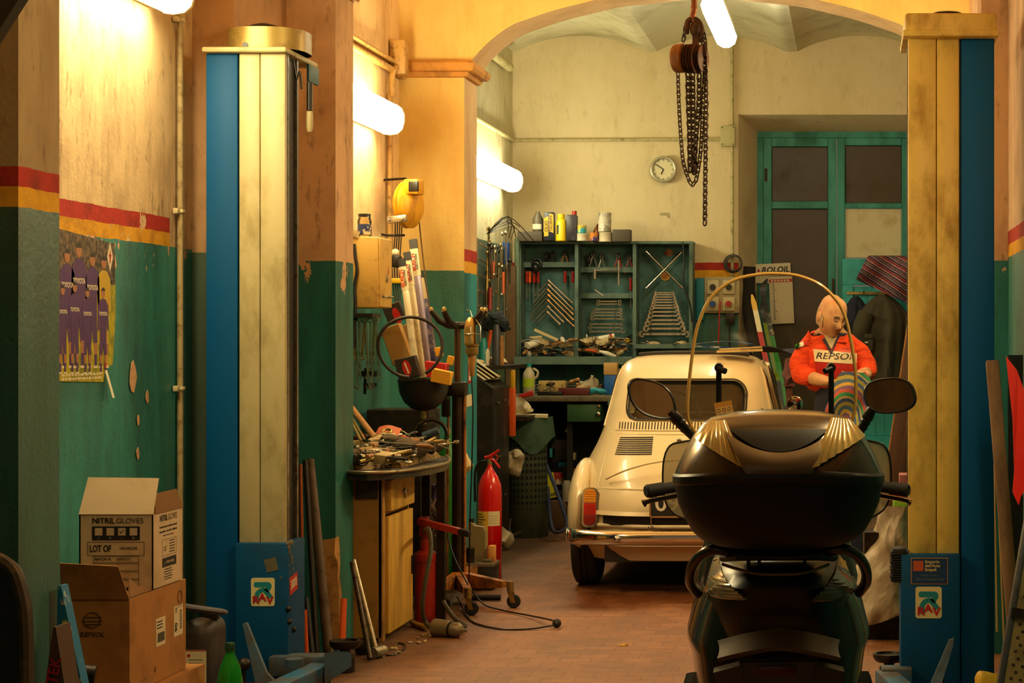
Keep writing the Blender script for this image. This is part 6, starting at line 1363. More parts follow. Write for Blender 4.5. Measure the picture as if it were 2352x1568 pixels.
q = MB(tgold); a, b = fl(948, 1430, .016), fl(980, 1442, .016); q.cyl(a, b, .014, n=12); q.thing('short_pipe', 'short rusty pipe on the floor behind the impact wrench', 'pipe')
q = MB(rubber); a, b = P(1076, 1376, 428), P(1150, 1370, 428); q.cyl(V((a.x, a.y, .018)), V((b.x, b.y, .018)), .016, n=12); q.thing('rubber_tube', 'black rubber tube lying under the jack foot', 'tube')
# gas bottle, oil can, battery, extinguisher
grn = mk('gas bottle green', '#1f7a1c', .4, d='#144a14', ds=6)
for i, (u, lab, h) in enumerate(((1028, 'bright green gas bottle standing behind the jack mast', .86), (1006, 'second green gas bottle, in the shade left of the jack mast', .78))):
    c = V((P(u, 0, 405).x, F/405+.02*i, 0)); c.x -= .02*i; o = thing('gas_bottle', lab, 'gas bottle', c, 0, 'green gas bottles'); q = MB(grn); q.lathe([(0, 0), (.055, 0), (.06, .01), (.06, h-.16), (.05, h-.1), (.025, h-.05), (.02, h)], Matrix(), 24); q.build('bottle', o); q = MB(tgold); q.lathe([(.016, h), (.018, h+.03), (.01, h+.05), (0, h+.05)], Matrix(), 12); q.build('valve', o)
q = MB(mk('rusty pole', '#8a5018', .6, d='#4a2a10', ds=12)); q.cyl(P(1030, 955, 425), V((P(1018, 0, 425).x, F/425, 0)), .007, n=8); q.thing('rusty_rod', 'thin rusty orange rod leaning in front of the green gas bottles', 'rod')
q = MB(mk('purple can', '#4a3c6a', .3, .3)); q.lathe([(.02, 0), (.02, .07), (.024, .075), (.024, .10)], tr(P(993, 1155, 425)) @ rot(0, 8, 0), 16); q.thing('purple_can', 'small purple can among the hoses under the bench end', 'can')
for k in range(5):
    q = MB(blackp if k % 2 else MATS['brown cable']); r_ = random.Random(k); q.tube(curve([P(968+r_.uniform(0, 50), 1120+r_.uniform(-15, 120), 432+r_.uniform(-12, 8)) for _ in range(6)], 6), .005, 6); q.thing('tangled_hose', 'thin dark hose in the tangle under the bench end', 'hose', 'tangled hoses under the bench end')
c = V((P(1105, 0, 408).x, F/408, 0)); q = MB(mk('battery black', '#1c1a18', .45)); q.ab(c+V((-.085, -.09, 0)), c+V((.085, .09, .135)), .006); o = q.thing('battery', 'black car battery on the floor in front of the fire extinguisher', 'battery')
q = MB(mk('battery lid', '#6a5e48', .5)); q.ab(c+V((-.088, -.093, .13)), c+V((.088, .093, .152)), .004); q.ab(c+V((.02, -.06, .152)), c+V((.07, -.03, .17)), .004); q.ab(c+V((-.07, -.06, .152)), c+V((-.02, -.03, .165)), .004); q.build('lid', o, w=True)
q = MB(mk('oil can grey', '#8a7c54', .45, d='#5c5238', ds=8)); p = c+V((-.025, .02, .153)); q.prism([(-.045, 0), (.05, 0), (.05, .17), (.035, .195), (-.01, .2), (-.03, .22), (-.045, .218)], .07, tr(p.x, p.y+.035, p.z) @ rot(90)); o = q.thing('oil_can', 'grey plastic oil can standing on the battery', 'oil can'); q = MB(blackp); q.cyl(p+V((-.034, 0, .215)), p+V((-.034, 0, .24)), .014, n=14); q.build('cap', o, w=True)
q = MB(mk('small orange box', '#d89a4c', .6, d='#c8562a', ds=20)); p = c+V((.06, -.0, .153)); q.ab(p+V((-.015, -.03, 0)), p+V((.02, .03, .09)), .002); q.thing('small_carton', 'small pale orange carton beside the oil can', 'carton')
q = MB(darkst); p = c+V((-.05, -.055, .153)); q.lathe([(0, 0), (.024, 0), (.024, .08), (.02, .085), (0, .085)], tr(p), 16); q.thing('tin', 'dark round tin in front of the grey oil can', 'tin')
o = thing('fire_extinguisher', 'red fire extinguisher standing at the foot of the arch pier', 'fire extinguisher', (P(1125, 0, 392).x, F/392, 0))
q = MB(mk('extinguisher red', '#c80c0c', .22, coat=.6)); q.lathe([(0, 0), (.066, 0), (.07, .008), (.07, .50), (.066, .55), (.048, .60), (.025, .635), (.014, .66), (.014, .67)], Matrix(), 36); q.build('cylinder', o)
q = MB(tgold); q.cyl((0, 0, .665), (0, 0, .70), .014, n=14); q.build('valve', o)
q = MB(mk('handle red', '#b81818', .35)); q.tube([(-.03, 0, .71), (0, 0, .715), (.03, -.01, .735), (.055, -.015, .755)], [.009, .011, .009, .006], 8); q.tube([(0, 0, .70), (.025, -.01, .695), (.05, -.015, .665), (.06, -.015, .65)], [.009, .009, .008, .007], 8); q.ring(tr(.03, -.012, .71) @ rot(80), .018, .003, 16, 6); q.build('lever', o)
q = MB(blackp); q.tube(curve([(-.015, 0, .69), (-.06, .01, .68), (-.09, .02, .62), (-.09, .02, .45)], 5), .008, 8); q.build('hose', o)
q = MB(mk('label yellow', '#d8a83a', .5)); q.lathe([(.0708, .20), (.0708, .40)], Matrix(), 14, 195, 272); q.mat(ink)
for i in range(12): q.lathe([(.0712, .21+i*.0155), (.0712, .2145+i*.0155)], Matrix(), 10, 202, 262-10*(i % 3))
q.build('yellow_label', o)
q = MB(mk('label cream', '#d8caa0', .5)); q.lathe([(.0708, .315), (.0708, .40)], Matrix(), 12, 273, 335); q.mat(ink)
for i in range(4): q.lathe([(.0712, .33+i*.014), (.0712, .331+i*.014)], Matrix(), 8, 277, 322)
q.build('white_label', o)
# papers on the arch pier
q = MB(mk('note paper', '#d8c8a0', .8)); q.ab((XP, 11.7, 1.0), (XP+.003, 11.86, 1.07)); q.jig(.004, 9); q.thing('paper_note', 'blank pale paper stuck to the arch pier behind the jack', 'paper')
q = MB(redi); q.ab((XP+.001, 11.74, 1.14), (XP+.004, 11.82, 1.36)); q.mat(white); q.ab((XP+.004, 11.75, 1.155), (XP+.0045, 11.81, 1.24)); q.ab((XP+.004, 11.75, 1.25), (XP+.0045, 11.81, 1.345)); q.thing('safety_sign', 'narrow red and white sign on the arch pier behind the inspection lamp', 'sign')
q = MB(rag_m); q.ball(P(1068, 1066, 405), (.04, .04, .06), 12, 8); q.jig(.03, 16, 2); q.thing('paper_bag', 'pale crumpled bag hanging on the arch pier behind the jack mast', 'bag')
# poles leaning at the middle pier
for u0, v0, u1, v1, s0, s1, r, m, lab, nm in ((712, 1056, 758, 1500, 520, 540, .02, mk('old brown pole', '#5a4632', .6, d='#2c2016', ds=12), 'thick brown pole leaning on the middle pier', 'pole'),
        (701, 1058, 730, 1500, 524, 542, .012, darkst, 'dark notched bar beside the thick brown pole', 'bar'), (690, 1066, 693, 1238, 550, 553, .008, mk('copper rod', '#9a4c20', .4, .5), 'coppery rod standing on the lift foot cabinet', 'rod'),
        (703, 1372, 724, 1495, 555, 560, .010, mk('blue black rod', '#22242c', .5), 'short dark rod with knob right of the lift foot', 'rod'), (700, 1400, 706, 1495, 560, 562, .009, horg, 'orange rod close beside the lift foot', 'rod'), (790, 1374, 786, 1466, 548, 550, .013, horg, 'orange handle standing on the lift pad at the pier', 'handle'),
        (808, 1292, 850, 1492, 512, 528, .011, tdk, 'dark rod leaning on the wooden cabinet side', 'rod'), (812, 1286, 866, 1488, 510, 520, .011, tst, 'bright steel rod leaning on the wooden cabinet side', 'rod')):
    q = MB(m); a, b = P(u0, v0, s0), P(u1, v1, s1)
    if nm != 'handle' and v0 > 1280 or nm in ('pole', 'bar'): b = V((b.x, b.y, .012))
    q.cyl(b, a, r*1.1, r*.95, 12); q.thing(nm, lab, nm)
q = MB(gm); a = fl(856, 1500, .026); b = fl(880, 1494, .026); q.cyl(a, b, .026, n=18); q.thing('steel_bush', 'short steel bush on the floor at the cabinet corner', 'bush')
q = MB(darkst); p = fl(838, 1502, .0); q.ball(p+V((0, 0, .03)), (.04, .035, .03), 10, 8); q.jig(.02, 20); q.thing('scrap_lump', 'dark lump of scrap beside the steel bush', 'scrap')
r = random.Random(5)
for k in range(16):
    u = r.uniform(880, 1010); v = 1500-(u-880)*.42+r.uniform(-4, 14); q = MB(rag_m if k % 3 else tst); p = fl(u, v, .004); q.ball(p, (r.uniform(.006, .014), r.uniform(.006, .014), .006), 7, 5); q.jig(.006, 60, k); q.thing('litter_scrap', 'tiny scrap of litter on the floor along the cabinet foot', 'litter', 'litter along the cabinet foot')
q = MB(mk('dry leaf', '#c89a34', .8)); p = fl(1433, 1481, .004); q.ball(p, (.022, .012, .007), 9, 5); q.jig(.008, 60); q.thing('dry_leaf', 'small dry leaf alone on the brick floor', 'leaf')
q = MB(blackp); q.tube(curve([fl(x_, y_, .005) for x_, y_ in ((872, 1502), (900, 1504), (925, 1492), (930, 1480), (915, 1476))], 6), .004, 6); q.thing('cable_end', 'short black cable end on the floor by the cabinet', 'cable')
# ================================================================ back room
grc = mk('cabinet green paint', '#5c7264', .5, d='#38504a', ds=7, dt=(.45, .7), b=.1)
grd = mk('cabinet inside green', '#48706a', .6, d='#2c4e4a', ds=6, dt=(.42, .7))
S1 = 295; Y1 = F/S1
def X1(u): return (u-VU)/S1
def Z1(v): return CH+(VV-v)/S1
o = thing('tool_cabinet', 'open green three-bay tool cabinet fixed to the back wall', 'tool cabinet', (X1(1392), 15.36, Z1(835)))
q = MB(grc)
for u in (1193, 1325, 1458, 1587): q.ab((X1(u-4), Y1-.02, Z1(820)), (X1(u+4), 15.47, Z1(558)))
q.ab((X1(1189), Y1-.03, Z1(560)), (X1(1592), 15.48, Z1(554))); q.build('frame', o, w=True)
q = MB(grd); q.ab((X1(1190), 15.455, Z1(830)), (X1(1590), 15.49, Z1(556))); q.build('back_panel', o, w=True)
q = MB(grc); q.ab((X1(1189), Y1-.16, Z1(826)), (X1(1458), 15.48, Z1(820))); q.ab((X1(1189), Y1-.17, Z1(836)), (X1(1458), Y1-.15, Z1(818))); q.ab((X1(1458), Y1-.06, Z1(800)), (X1(1592), 15.48, Z1(790))); q.build('shelf', o, w=True)
q = MB(grc)
for u0, u1, v in ((1196, 1322, 606), (1329, 1455, 618), (1329, 1455, 678)): q.ab((X1(u0), 15.38, Z1(v+6)), (X1(u1), 15.46, Z1(v-6)))
q.build('tool_rail', o, w=True)
q = MB(mk('post green grey', '#566850', .6, d='#3c4838', ds=8)); q.ab((X1(1183), Y1-.04, Z1(905)), (X1(1195), Y1+.0, Z1(546)), .015); q.thing('green_post', 'grey green upright post at the left end of the tool cabinet', 'post')
# --- hanging tools
TY = 15.40
def HT(u, v, y=TY): s_ = F/y; return FR(((u-VU)/s_, y, CH+(VV-v)/s_))
def pxy(u, v, y=TY): s_ = F/y; return V(((u-VU)/s_, y, CH+(VV-v)/s_))
lw = [((1261, 645), (1315, 696), (1228, 679)), ((1261, 655), (1317, 711), (1225, 695)), ((1259, 666), (1317, 722), (1221, 709)), ((1260, 678), (1318, 735), (1218, 723)), ((1259, 690), (1319, 750), (1218, 736)), ((1259, 704), (1295, 740), (1225, 740)), ((1258, 717), (1287, 745), (1233, 743))]
for i, (a, b, c) in enumerate(lw):
    q = MB(chrome if i in (2, 3, 4) else tst); q.tube([pxy(*c), pxy(*a)], .006, 8); q.tube([pxy(*a, TY-.02), pxy(*b, TY-.02)], .0085, 8); q.cyl(pxy(a[0]-2, a[1]-2, TY-.02), pxy(a[0]+4, a[1]+4, TY-.02), .013, n=8); q.cyl(pxy(b[0]-4, b[1]-4, TY-.02), pxy(*b, TY-.02), .012, n=8)
    q.thing('angle_wrench', 'bright angled box wrench hung in the chevron of the left cabinet bay', 'wrench', 'angle wrenches in a chevron')
for i, (u, m) in enumerate(((1210, hred), (1217, horg), (1227, hred), (1236, hred), (1298, hred), (1316, hred))):
    q = MB(tst); screwdriver(q, .22, tr(pxy(u, 650)) @ Matrix(), m); q.thing('screwdriver', 'screwdriver with a coloured grip racked in the left cabinet bay', 'screwdriver', 'screwdrivers in the left bay')
q = MB(tst); screwdriver(q, .24, tr(pxy(1449, 668)), hred); q.thing('screwdriver', 'lone red screwdriver at the right edge of the middle cabinet bay', 'screwdriver')
q = MB(blackp); q.ring(HT(1234, 606) @ tr(0, 0, .02), .04, .014, 20, 8, .8, 1.0); q.ball(pxy(1230, 615, 15.36), (.03, .03, .04), 12, 8); q.thing('black_strap', 'black looped strap hung on the left bay rail', 'strap')
for u, v, m in ((1255, 592, hblk), (1270, 590, hblk), (1297, 588, hwood)):
    q = MB(tdk); pliers(q, .13, HT(u, v), m); q.thing('pliers', 'pliers straddling the top rail of the left cabinet bay', 'pliers', 'pliers on the left bay rail')
for u, v, m in ((1352, 600, hblk), (1363, 592, tst), (1383, 598, tst), (1420, 596, hred), (1446, 600, hred)):
    q = MB(tdk); pliers(q, .16, HT(u, v), m); q.thing('pliers', 'pliers straddling the top rail of the middle cabinet bay', 'pliers', 'pliers on the middle bay rail')
q = MB(tst); q.cyl(pxy(1365, 621, 15.35), pxy(1422, 620, 15.35), .007, n=8); q.cyl(pxy(1421, 598, 15.35), pxy(1421, 656, 15.35), .008, n=8); q.cyl(pxy(1366, 618, 15.35), pxy(1366, 640, 15.35), .012, n=8); q.thing('sliding_bar', 'bright square-cornered bar hung across the middle cabinet bay', 'bar')
q = MB(tst); q.cyl(pxy(1366, 665, 15.38), pxy(1386, 680, 15.38), .006, n=8); q.thing('short_bar', 'short slanting bright bar in the middle cabinet bay', 'bar')
for i, (v, u0, u1) in enumerate(((692, 1374, 1424), (698, 1373, 1424), (710, 1367, 1426), (717, 1362, 1427), (724, 1360, 1427), (732, 1359, 1430), (752, 1354, 1428), (761, 1357, 1432), (744, 1358, 1428))):
    q = MB(tst); L_ = (u1-u0)/292; spanner(q, L_, .016, HT((u0+u1)/2, v, 15.38), True); q.thing('ring_spanner', 'ring spanner in the ladder of spanners of the middle cabinet bay', 'spanner', 'ring spanners in the middle bay')
for i, (v, hw) in enumerate(((672, 20), (676.5, 20), (682, 22), (688, 23), (694, 25), (701, 27), (707, 29), (716, 31), (725, 33), (735, 36), (744, 40), (754.5, 43), (767, 53))):
    q = MB(tst); k_ = .010+.0011*i; spanner(q, 2*hw/292, k_*1.15, HT(1526, v, 15.38)); q.thing('open_spanner', 'open-ended spanner in the pyramid of spanners of the right cabinet bay', 'spanner', 'spanner pyramid in the right bay')
q = MB(chrome); q.cyl(pxy(1486, 579, 15.36), pxy(1567, 661, 15.36), .0095, n=10); q.cyl(pxy(1564, 581, 15.34), pxy(1486, 660, 15.34), .0095, n=10)
for a, b in (((1484, 577), (1492, 585)), ((1566, 579), (1556, 589)), ((1484, 662), (1493, 653)), ((1562, 656), (1568, 662))): q.cyl(pxy(*a, 15.35), pxy(*b, 15.35), .015, n=10)
q.thing('wheel_brace', 'bright crossed wheel brace hung in the right cabinet bay', 'wheel brace')
q = MB(mk('rosette orange', '#a86a28', .6, d='#b83018', ds=22)); q.lathe([(0, 0), (.036, 0)], HT(1528, 633, 15.448), 20); q.mat(hyel); q.ring(HT(1528, 633, 15.446), .036, .004, 20, 6); q.thing('round_sticker', 'round red and yellow sticker behind the wheel brace', 'sticker')
q = MB(mk('dim orange sticker', '#8a5a2a', .6)); q.lathe([(0, 0), (.03, 0)], HT(1537, 580, 15.449), 18); q.mat(redi); q.ball(pxy(1530, 582, 15.44), .012, 8, 6); q.thing('round_sticker', 'faded orange sticker above the wheel brace', 'sticker')
q = MB(blackp); q.tube(curve([pxy(*p, 15.2) for p in ((1568, 556), (1572, 600), (1570, 650), (1585, 700), (1590, 740))], 5), .007, 6); q.thing('black_cable', 'black cable hanging down the right end of the tool cabinet', 'cable')
# --- loose things on the shelf
def shelf(u0, u1, v):
    return lambda r: (X1(r.uniform(u0, u1)), r.uniform(15.17, 15.38), Z1(r.uniform(v-34, v)))
pile(['spanner', 'socket', 'file', 'spanner', 'screwdriver', 'pliers', 'socket_bar', 'ring_spanner', 'bolt', 'clamp', 'drill_bit', 'small_box', 'oily_paper', 'cardboard_scrap', 'small_box', 'tube_of_paste'], 64, shelf(1206, 1312, 812), 'on the left cabinet shelf', 'left shelf jumble', 11)
pile(['ring_spanner', 'socket', 'socket_bar', 'bolt', 'spanner', 'screwdriver', 'file', 'clamp', 'metal_tube', 'drill_bit', 'oily_paper', 'small_box'], 60, shelf(1338, 1446, 810), 'on the middle cabinet shelf', 'middle shelf jumble', 12)
pile(['spanner', 'bolt', 'oily_paper'], 7, lambda r: (X1(r.uniform(1470, 1570)), r.uniform(15.25, 15.4), Z1(789)), 'on the right cabinet shelf', 'right shelf jumble', 13)
q = MB(white); a, b = P(1350, 785, 293), P(1412, 771, 293); d = b-a; q.tube([a, a+d*.1, a+d*.8, a+d*.82, a+d], [.012, .03, .022, .022, .022], 14); q.mat(redi); q.tube([a+d*.82, a+d*.92], .0225, 14); q.mat(hwood); q.cyl(a-d*.12, a, .01, n=8); q.thing('sealant_tube', 'large white tube with red band on the middle cabinet shelf', 'tube')
q = MB(hyel); q.ball(P(1440, 782, 294), (.026, .02, .022), 12, 8); q.thing('yellow_tin', 'round yellow tin on the middle cabinet shelf', 'tin')
q = MB(horg); a, b = P(1346, 803, 296), P(1372, 807, 296); q.cyl(a, b, .012, n=10); q.thing('orange_marker', 'orange stick lying on the front of the middle shelf', 'marker')
q = MB(white); q.tube([P(1376, 806, 297), P(1395, 812, 297), P(1415, 819, 297)], [.008, .02, .012], 10); q.thing('white_scraper', 'white blade lying at the front of the middle shelf', 'scraper')
q = MB(mk('ivory slat', '#cbb078', .6)); a, b = P(1228, 757, 297), P(1282, 781, 297); M = aim(a, b); q.box((0, 0, (b-a).length/2), (.03, .02, (b-a).length), T=M); q.thing('ivory_slat', 'long ivory slat slanting over the left shelf jumble', 'slat')
# --- on top of the cabinet
def ontop(u0, u1, v0, v1, s_=297): a, b = P(u0, v1, s_), P(u1, v0, s_); return (a.x+b.x)/2, a.y, a.z, (b.x-a.x), b.z-a.z
x, y, z, w_, h = ontop(1190, 1246, 532, 554); q = MB(mk('grey brown box', '#4a4234', .7)); q.ab((x-w_/2, y-.03, z), (x+w_/2, y+.14, z+h), .003); q.thing('storage_box', 'long dark box at the left end of the cabinet top', 'box')
x, y, z, w_, h = ontop(1221, 1246, 485, 532); q = MB(mk('grey bottle plastic', '#5c5440', .5)); y += .04; q.lathe([(0, 0), (.04, 0), (.042, .005), (.042, h*.62), (.018, h*.9), (.016, h)], tr(x, y, z), 20); o = q.thing('bottle', 'grey pointed bottle standing on the long dark box', 'bottle'); q = MB(white); q.lathe([(.0425, .02), (.0425, h*.38)], tr(x, y, z), 12, 200, 320); q.build('label', o, w=True)
x, y, z, w_, h = ontop(1250, 1273, 487, 553); q = MB(mk('navy can', '#1e2434', .4)); q.ab((x-w_/2, y-.02, z), (x+w_/2, y+.06, z+h), .008); o = q.thing('oil_can', 'tall dark can with yellow OLIO lettering on the cabinet top', 'oil can')
q = MB(mk('can yellow', '#dca81c', .45)); T = FR((x, y-.0203, z+h*.55)); q.add([(-w_*.48, -h*.4, 0), (-.004, -h*.38, 0), (-.004, h*.3, 0), (-w_*.48, h*.24, 0)], [(0, 1, 2, 3)], T); q.add([(.004, -h*.22, 0), (w_*.46, -h*.28, 0), (w_*.46, h*.36, 0), (.004, h*.4, 0)], [(0, 1, 2, 3)], T); q.mat(ink); q.text('OLIO', .036, T @ tr(-w_*.24, -.01, .0004) @ rot(0, 0, 90), .0004, bold=.02); q.text('DILUENTE', .026, T @ tr(w_*.24, .015, .0004) @ rot(0, 0, 90), .0004, bold=.02); q.build('label', o, w=True)
x, y, z, w_, h = ontop(1275, 1301, 491, 554); q = MB(mk('yellow bottle', '#e2c010', .35)); q.lathe([(0, 0), (.036, 0), (.042, .006), (.040, h*.72), (.03, h*.8), (.024, h*.82), (.028, h*.84), (.028, h), (0, h)], tr(x, y+.02, z), 24); o = q.thing('bottle', 'bright yellow plastic bottle on the cabinet top', 'bottle'); q = MB(ink); q.rect(.016, .07, FR((x-.02, y-.016, z+.09)), .002); q.build('label', o, w=True)
x, y, z, w_, h = ontop(1300, 1325, 493, 553); q = MB(mk('charcoal can', '#2c2830', .4, d='#4a4450', ds=16)); q.ab((x-w_/2, y-.01, z), (x+w_/2, y+.07, z+h), .01); o = q.thing('oil_can', 'dark can with a red cap beside the yellow bottle', 'oil can'); q = MB(hred); q.cyl((x+.02, y+.02, z+h), (x+.02, y+.02, z+h+.03), .019, n=16); q.build('cap', o, w=True)
for u0, u1, v0, v1, c, d_, lab in ((1322, 1348, 536, 553, '#c8c0a4', None, 'white tin under the yellow and cyan tin'), (1323, 1346, 517, 535, '#c8b840', '#2a9aa8', 'small yellow and cyan tin stacked on a white tin'), (1353, 1373, 534, 553, '#c87a20', '#3a2a6a', 'small orange and purple tin on the cabinet top'), (1375, 1405, 533, 555, '#c0b494', None, 'wide white tin under the tall white can'), (1373, 1403, 488, 532, '#c4bca8', '#8a8470', 'tall white paint can on top of the wide white tin')):
    x, y, z, w_, h = ontop(u0, u1, v0, v1); q = MB(mk('tin '+c+str(u0), c, .4, d=d_, ds=14, dt=(.5, .54))); q.lathe([(0, 0), (w_/2, 0), (w_/2*1.03, .004), (w_/2, .008), (w_/2, h-.008), (w_/2*1.03, h-.004), (w_/2*.97, h), (w_/2*.9, h-.006), (0, h-.006)], tr(x, y+.03, z) , 24); q.thing('tin', lab, 'tin')
x, y, z, w_, h = ontop(1357, 1377, 512, 554); q = MB(mk('old copper', '#6a3a1c', .4, .7)); q.lathe([(0, 0), (.03, 0), (.034, .03), (.034, .08), (.02, .11), (.008, .13), (.004, h)], tr(x+.005, y+.10, z), 18); q.thing('oiler', 'old copper oiler behind the small orange tin', 'oiler')
x, y, z, w_, h = ontop(1407, 1448, 527, 555); q = MB(MATS['grey brown box']); q.ab((x-w_/2, y-.02, z), (x+w_/2, y+.1, z+h), .003); q.thing('storage_box', 'square dark box at the right of the cans', 'box')
# --- bench below
o = thing('workbench', 'dark workbench along the back wall behind the car', 'workbench', (-2.1, 14.95, 0))
bt = mk('bench top grey', '#6a6048', .6, d='#3c3424', ds=7); q = MB(bt); q.ab((-2.69, 14.42, .945), (-1.45, 15.48, .985), .004); q.build('worktop', o, w=True)
dkg = mk('bench dark', '#16140f', .8); q = MB(dkg); q.ab((-2.69, 15.3, .05), (-1.45, 15.34, .94)); q.ab((-1.5, 14.5, 0), (-1.45, 15.4, .94)); q.ab((-2.12, 14.5, 0), (-2.08, 14.55, .94)); q.ab((-2.69, 14.5, .25), (-1.5, 15.3, .28)); q.build('frame', o, w=True)
q = MB(mk('drawer green', '#2f5a34', .5, d='#224428', ds=8)); a, b = P(1304, 968, 311), P(1380, 928, 311); q.ab((a.x, 14.44, a.z), (b.x, 14.9, b.z), .004); dro = q.build('drawer', o, w=True); q = MB(chrome); q.ball(P(1375, 950, 312), (.022, .02, .018), 12, 8); q.build('knob', dro, w=True); q = MB(tgold); q.ball(P(1376, 933, 312), .012, 8, 6); q.build('knob', dro, w=True)
def bench(u, v0, v1, w_, dy, m, s_=304, bev=.003):
    a = P(u, v1, s_); h = (v1-v0)/s_; q = MB(m); q.ab((a.x-w_/2, a.y, .987), (a.x+w_/2, a.y+dy, .987+h), bev); return q
q = MB(mk('milky bottle', '#b8ae8c', .35)); p = P(1215, 905, 308); h = 72/308; q.lathe([(0, 0), (.04, 0), (.045, .008), (.045, h*.55), (.04, h*.72), (.018, h*.88), (.018, h*.92)], tr(p.x, p.y, .987), 24); q.tube(curve([V((p.x+.03, p.y, .987+h*.85)), V((p.x+.065, p.y, .987+h*.75)), V((p.x+.06, p.y, .987+h*.6)), V((p.x+.04, p.y, .987+h*.52))], 4), .009, 8); o = q.thing('jug', 'milky handled jug with teal cap on the back bench', 'jug'); q = MB(mk('teal cap', '#1a8a7c', .4)); q.cyl((p.x, p.y, .987+h*.91), (p.x, p.y, .987+h*1.02), .021, n=18); q.build('cap', o, w=True); q = MB(mk('lime label', '#a8c020', .5)); q.lathe([(.0456, .06), (.0456, .125)], tr(p.x, p.y, .987), 14, 190, 330); q.build('label', o, w=True)
bench(1267, 872, 903, .2, .12, mk('printed box', '#b89a54', .7, d='#5a4a2c', ds=22)).thing('parts_box', 'patterned tan box on the back bench beside the jug', 'box')
bench(1262, 897, 906, .18, .05, blackp, 310).thing('black_tray', 'flat black tray in front of the tan box', 'tray')
bench(1318, 890, 907, .23, .1, mk('dark red box', '#5a1c1c', .5), 309).thing('red_box', 'flat dark red box on the back bench', 'box')
q = MB(white); p = P(1355, 880, 302); q.ball(p, (.09, .05, .055), 22, 16); q.jig(.06, 12, 1); q.thing('crumpled_cloth', 'white crumpled cloth heaped on the back bench', 'cloth')
q = MB(mk('cyan glove', '#2a9ab0', .5)); q.ball(P(1372, 897, 308), (.07, .03, .018), 14, 8); q.jig(.025, 20, 4); q.thing('glove', 'cyan rubber glove on the back bench front edge', 'glove')
o_, q = None, MB(mk('blue carton', '#1c5ea8', .5)); p = P(1402, 880, 306); q.ab((p.x-.047, p.y, .987), (p.x+.047, p.y+.08, .987+.15), .003); o_ = q.thing('tall_carton', 'tall blue carton with a tan open top beside the car roof', 'carton'); q = MB(tan); q.ab((p.x-.05, p.y-.004, .987+.15), (p.x+.05, p.y+.084, .987+.24), .003); q.build('tan_top', o_, w=True)
pile(['small_box', 'socket', 'bolt', 'oily_paper', 'gear', 'clamp', 'metal_tube', 'spanner', 'screwdriver', 'bolt'], 30, lambda r: (P(r.uniform(1235, 1380), 0, 302).x, r.uniform(14.7, 15.1), r.uniform(1.0, 1.07)), 'on the back bench', 'back bench jumble', 21)
# --- left wall of the back room: green board crowded with tools
def YL(u, x=2.66): return F*x/(VU-u)
o = thing('tool_board', 'green board crowded with tools on the left wall of the back room', 'tool board', (-2.68, 14.4, 1.2)); q = MB(grc); q.ab((-2.69, 13.3, 1.25), (-2.672, 15.0, 2.12)); q.build('board', o, w=True)
q = MB(tst)
for k in range(5): q.cyl((-2.64, 13.8, 2.08-k*.11), (-2.64, 14.25, 2.05-k*.11), .007, n=6)
for y in (13.8, 14.25): q.cyl((-2.65, y, 2.12), (-2.65, y, 1.6), .006, n=6)
q.build('wire_rack', o, w=True)
r = random.Random(4)
for i in range(26):
    u = r.uniform(1102, 1160); v = r.choice((575, 600, 625, 660, 690)); y = YL(u); s_ = F/y; L_ = r.uniform(.16, .38); m = r.choice((tst, tst, tdk, tgold)); q = MB(m); p = V((-2.63+r.uniform(-.02, .03), y, CH+(VV-v)/s_))
    T = tr(p) @ rot(0, 0, 90) @ rot(90) @ rot(0, 0, 90+r.uniform(-9, 9))
    if i % 4 == 0: q.cyl(T @ V((-L_/2, 0, 0)), T @ V((L_/2, 0, 0)), .008, n=8); q.ball(T @ V((L_/2, 0, 0)), .017, 8, 6); nm = 'steel_bar'
    elif i % 7 == 3: q.mat(r.choice((hgrn, hred, horg))); q.cyl(T @ V((-L_/2, 0, 0)), T @ V((0, 0, 0)), .014, n=8); q.mat(tdk); q.cyl(T @ V((0, 0, 0)), T @ V((L_/2, 0, 0)), .006, n=6); nm = 'grip_tool'
    else: spanner(q, L_, .02, T, i % 3 == 0); nm = 'spanner'
    q.thing(nm, {'steel_bar': 'knobbed steel bar hanging on the green tool board', 'grip_tool': 'coloured-grip tool hanging on the green tool board', 'spanner': 'long spanner hanging on the green tool board'}[nm], nm.replace('_', ' '), 'board '+nm+'s')
q = MB(darkst)
for k in range(7): q.tube(curve([V((-2.6, 13.9, 2.15)), V((-2.55+r.uniform(-.05, .1), 14.0+r.uniform(-.1, .3), 2.2+r.uniform(-.02, .08))), V((-2.5+r.uniform(-.1, .15), 14.2+r.uniform(-.1, .5), 2.15+r.uniform(-.03, .08)))], 4), .003, 6)
q.thing('wire_tangle', 'tangle of dark wire on top of the green tool board', 'wire')
y = 15.05; q = MB(hblu); q.ab((-2.695, y, 1.98), (-2.655, y+.1, 2.15), .004); q.thing('blue_box', 'blue box hung at the end of the green tool board', 'box')
q = MB(mk('brown plank', '#6a5030', .7, d='#4a3820', ds=5)); a = P(1152, 840, 302); q.ab((-2.69, 15.16, .0), (-2.615, 15.2, 1.97)); q.thing('brown_plank', 'brown plank standing in the back left corner', 'plank')
q = MB(mk('dark jacket cloth', '#262c30', .9, b=.3)); q.ball(P(1138, 740, 318), (.09, .10, .06), 44, 30); q.jig(.05, 14, 2); q.jig(.02, 34, 5); q.thing('dark_cloth', 'dark crumpled cloth hanging under the tool board', 'cloth')
q = MB(darkst); q.ab((-2.69, 13.2, 1.20), (-2.35, 14.1, 1.225)); q.thing('wall_shelf', 'dark shelf behind the inspection lamp in the back room', 'shelf')
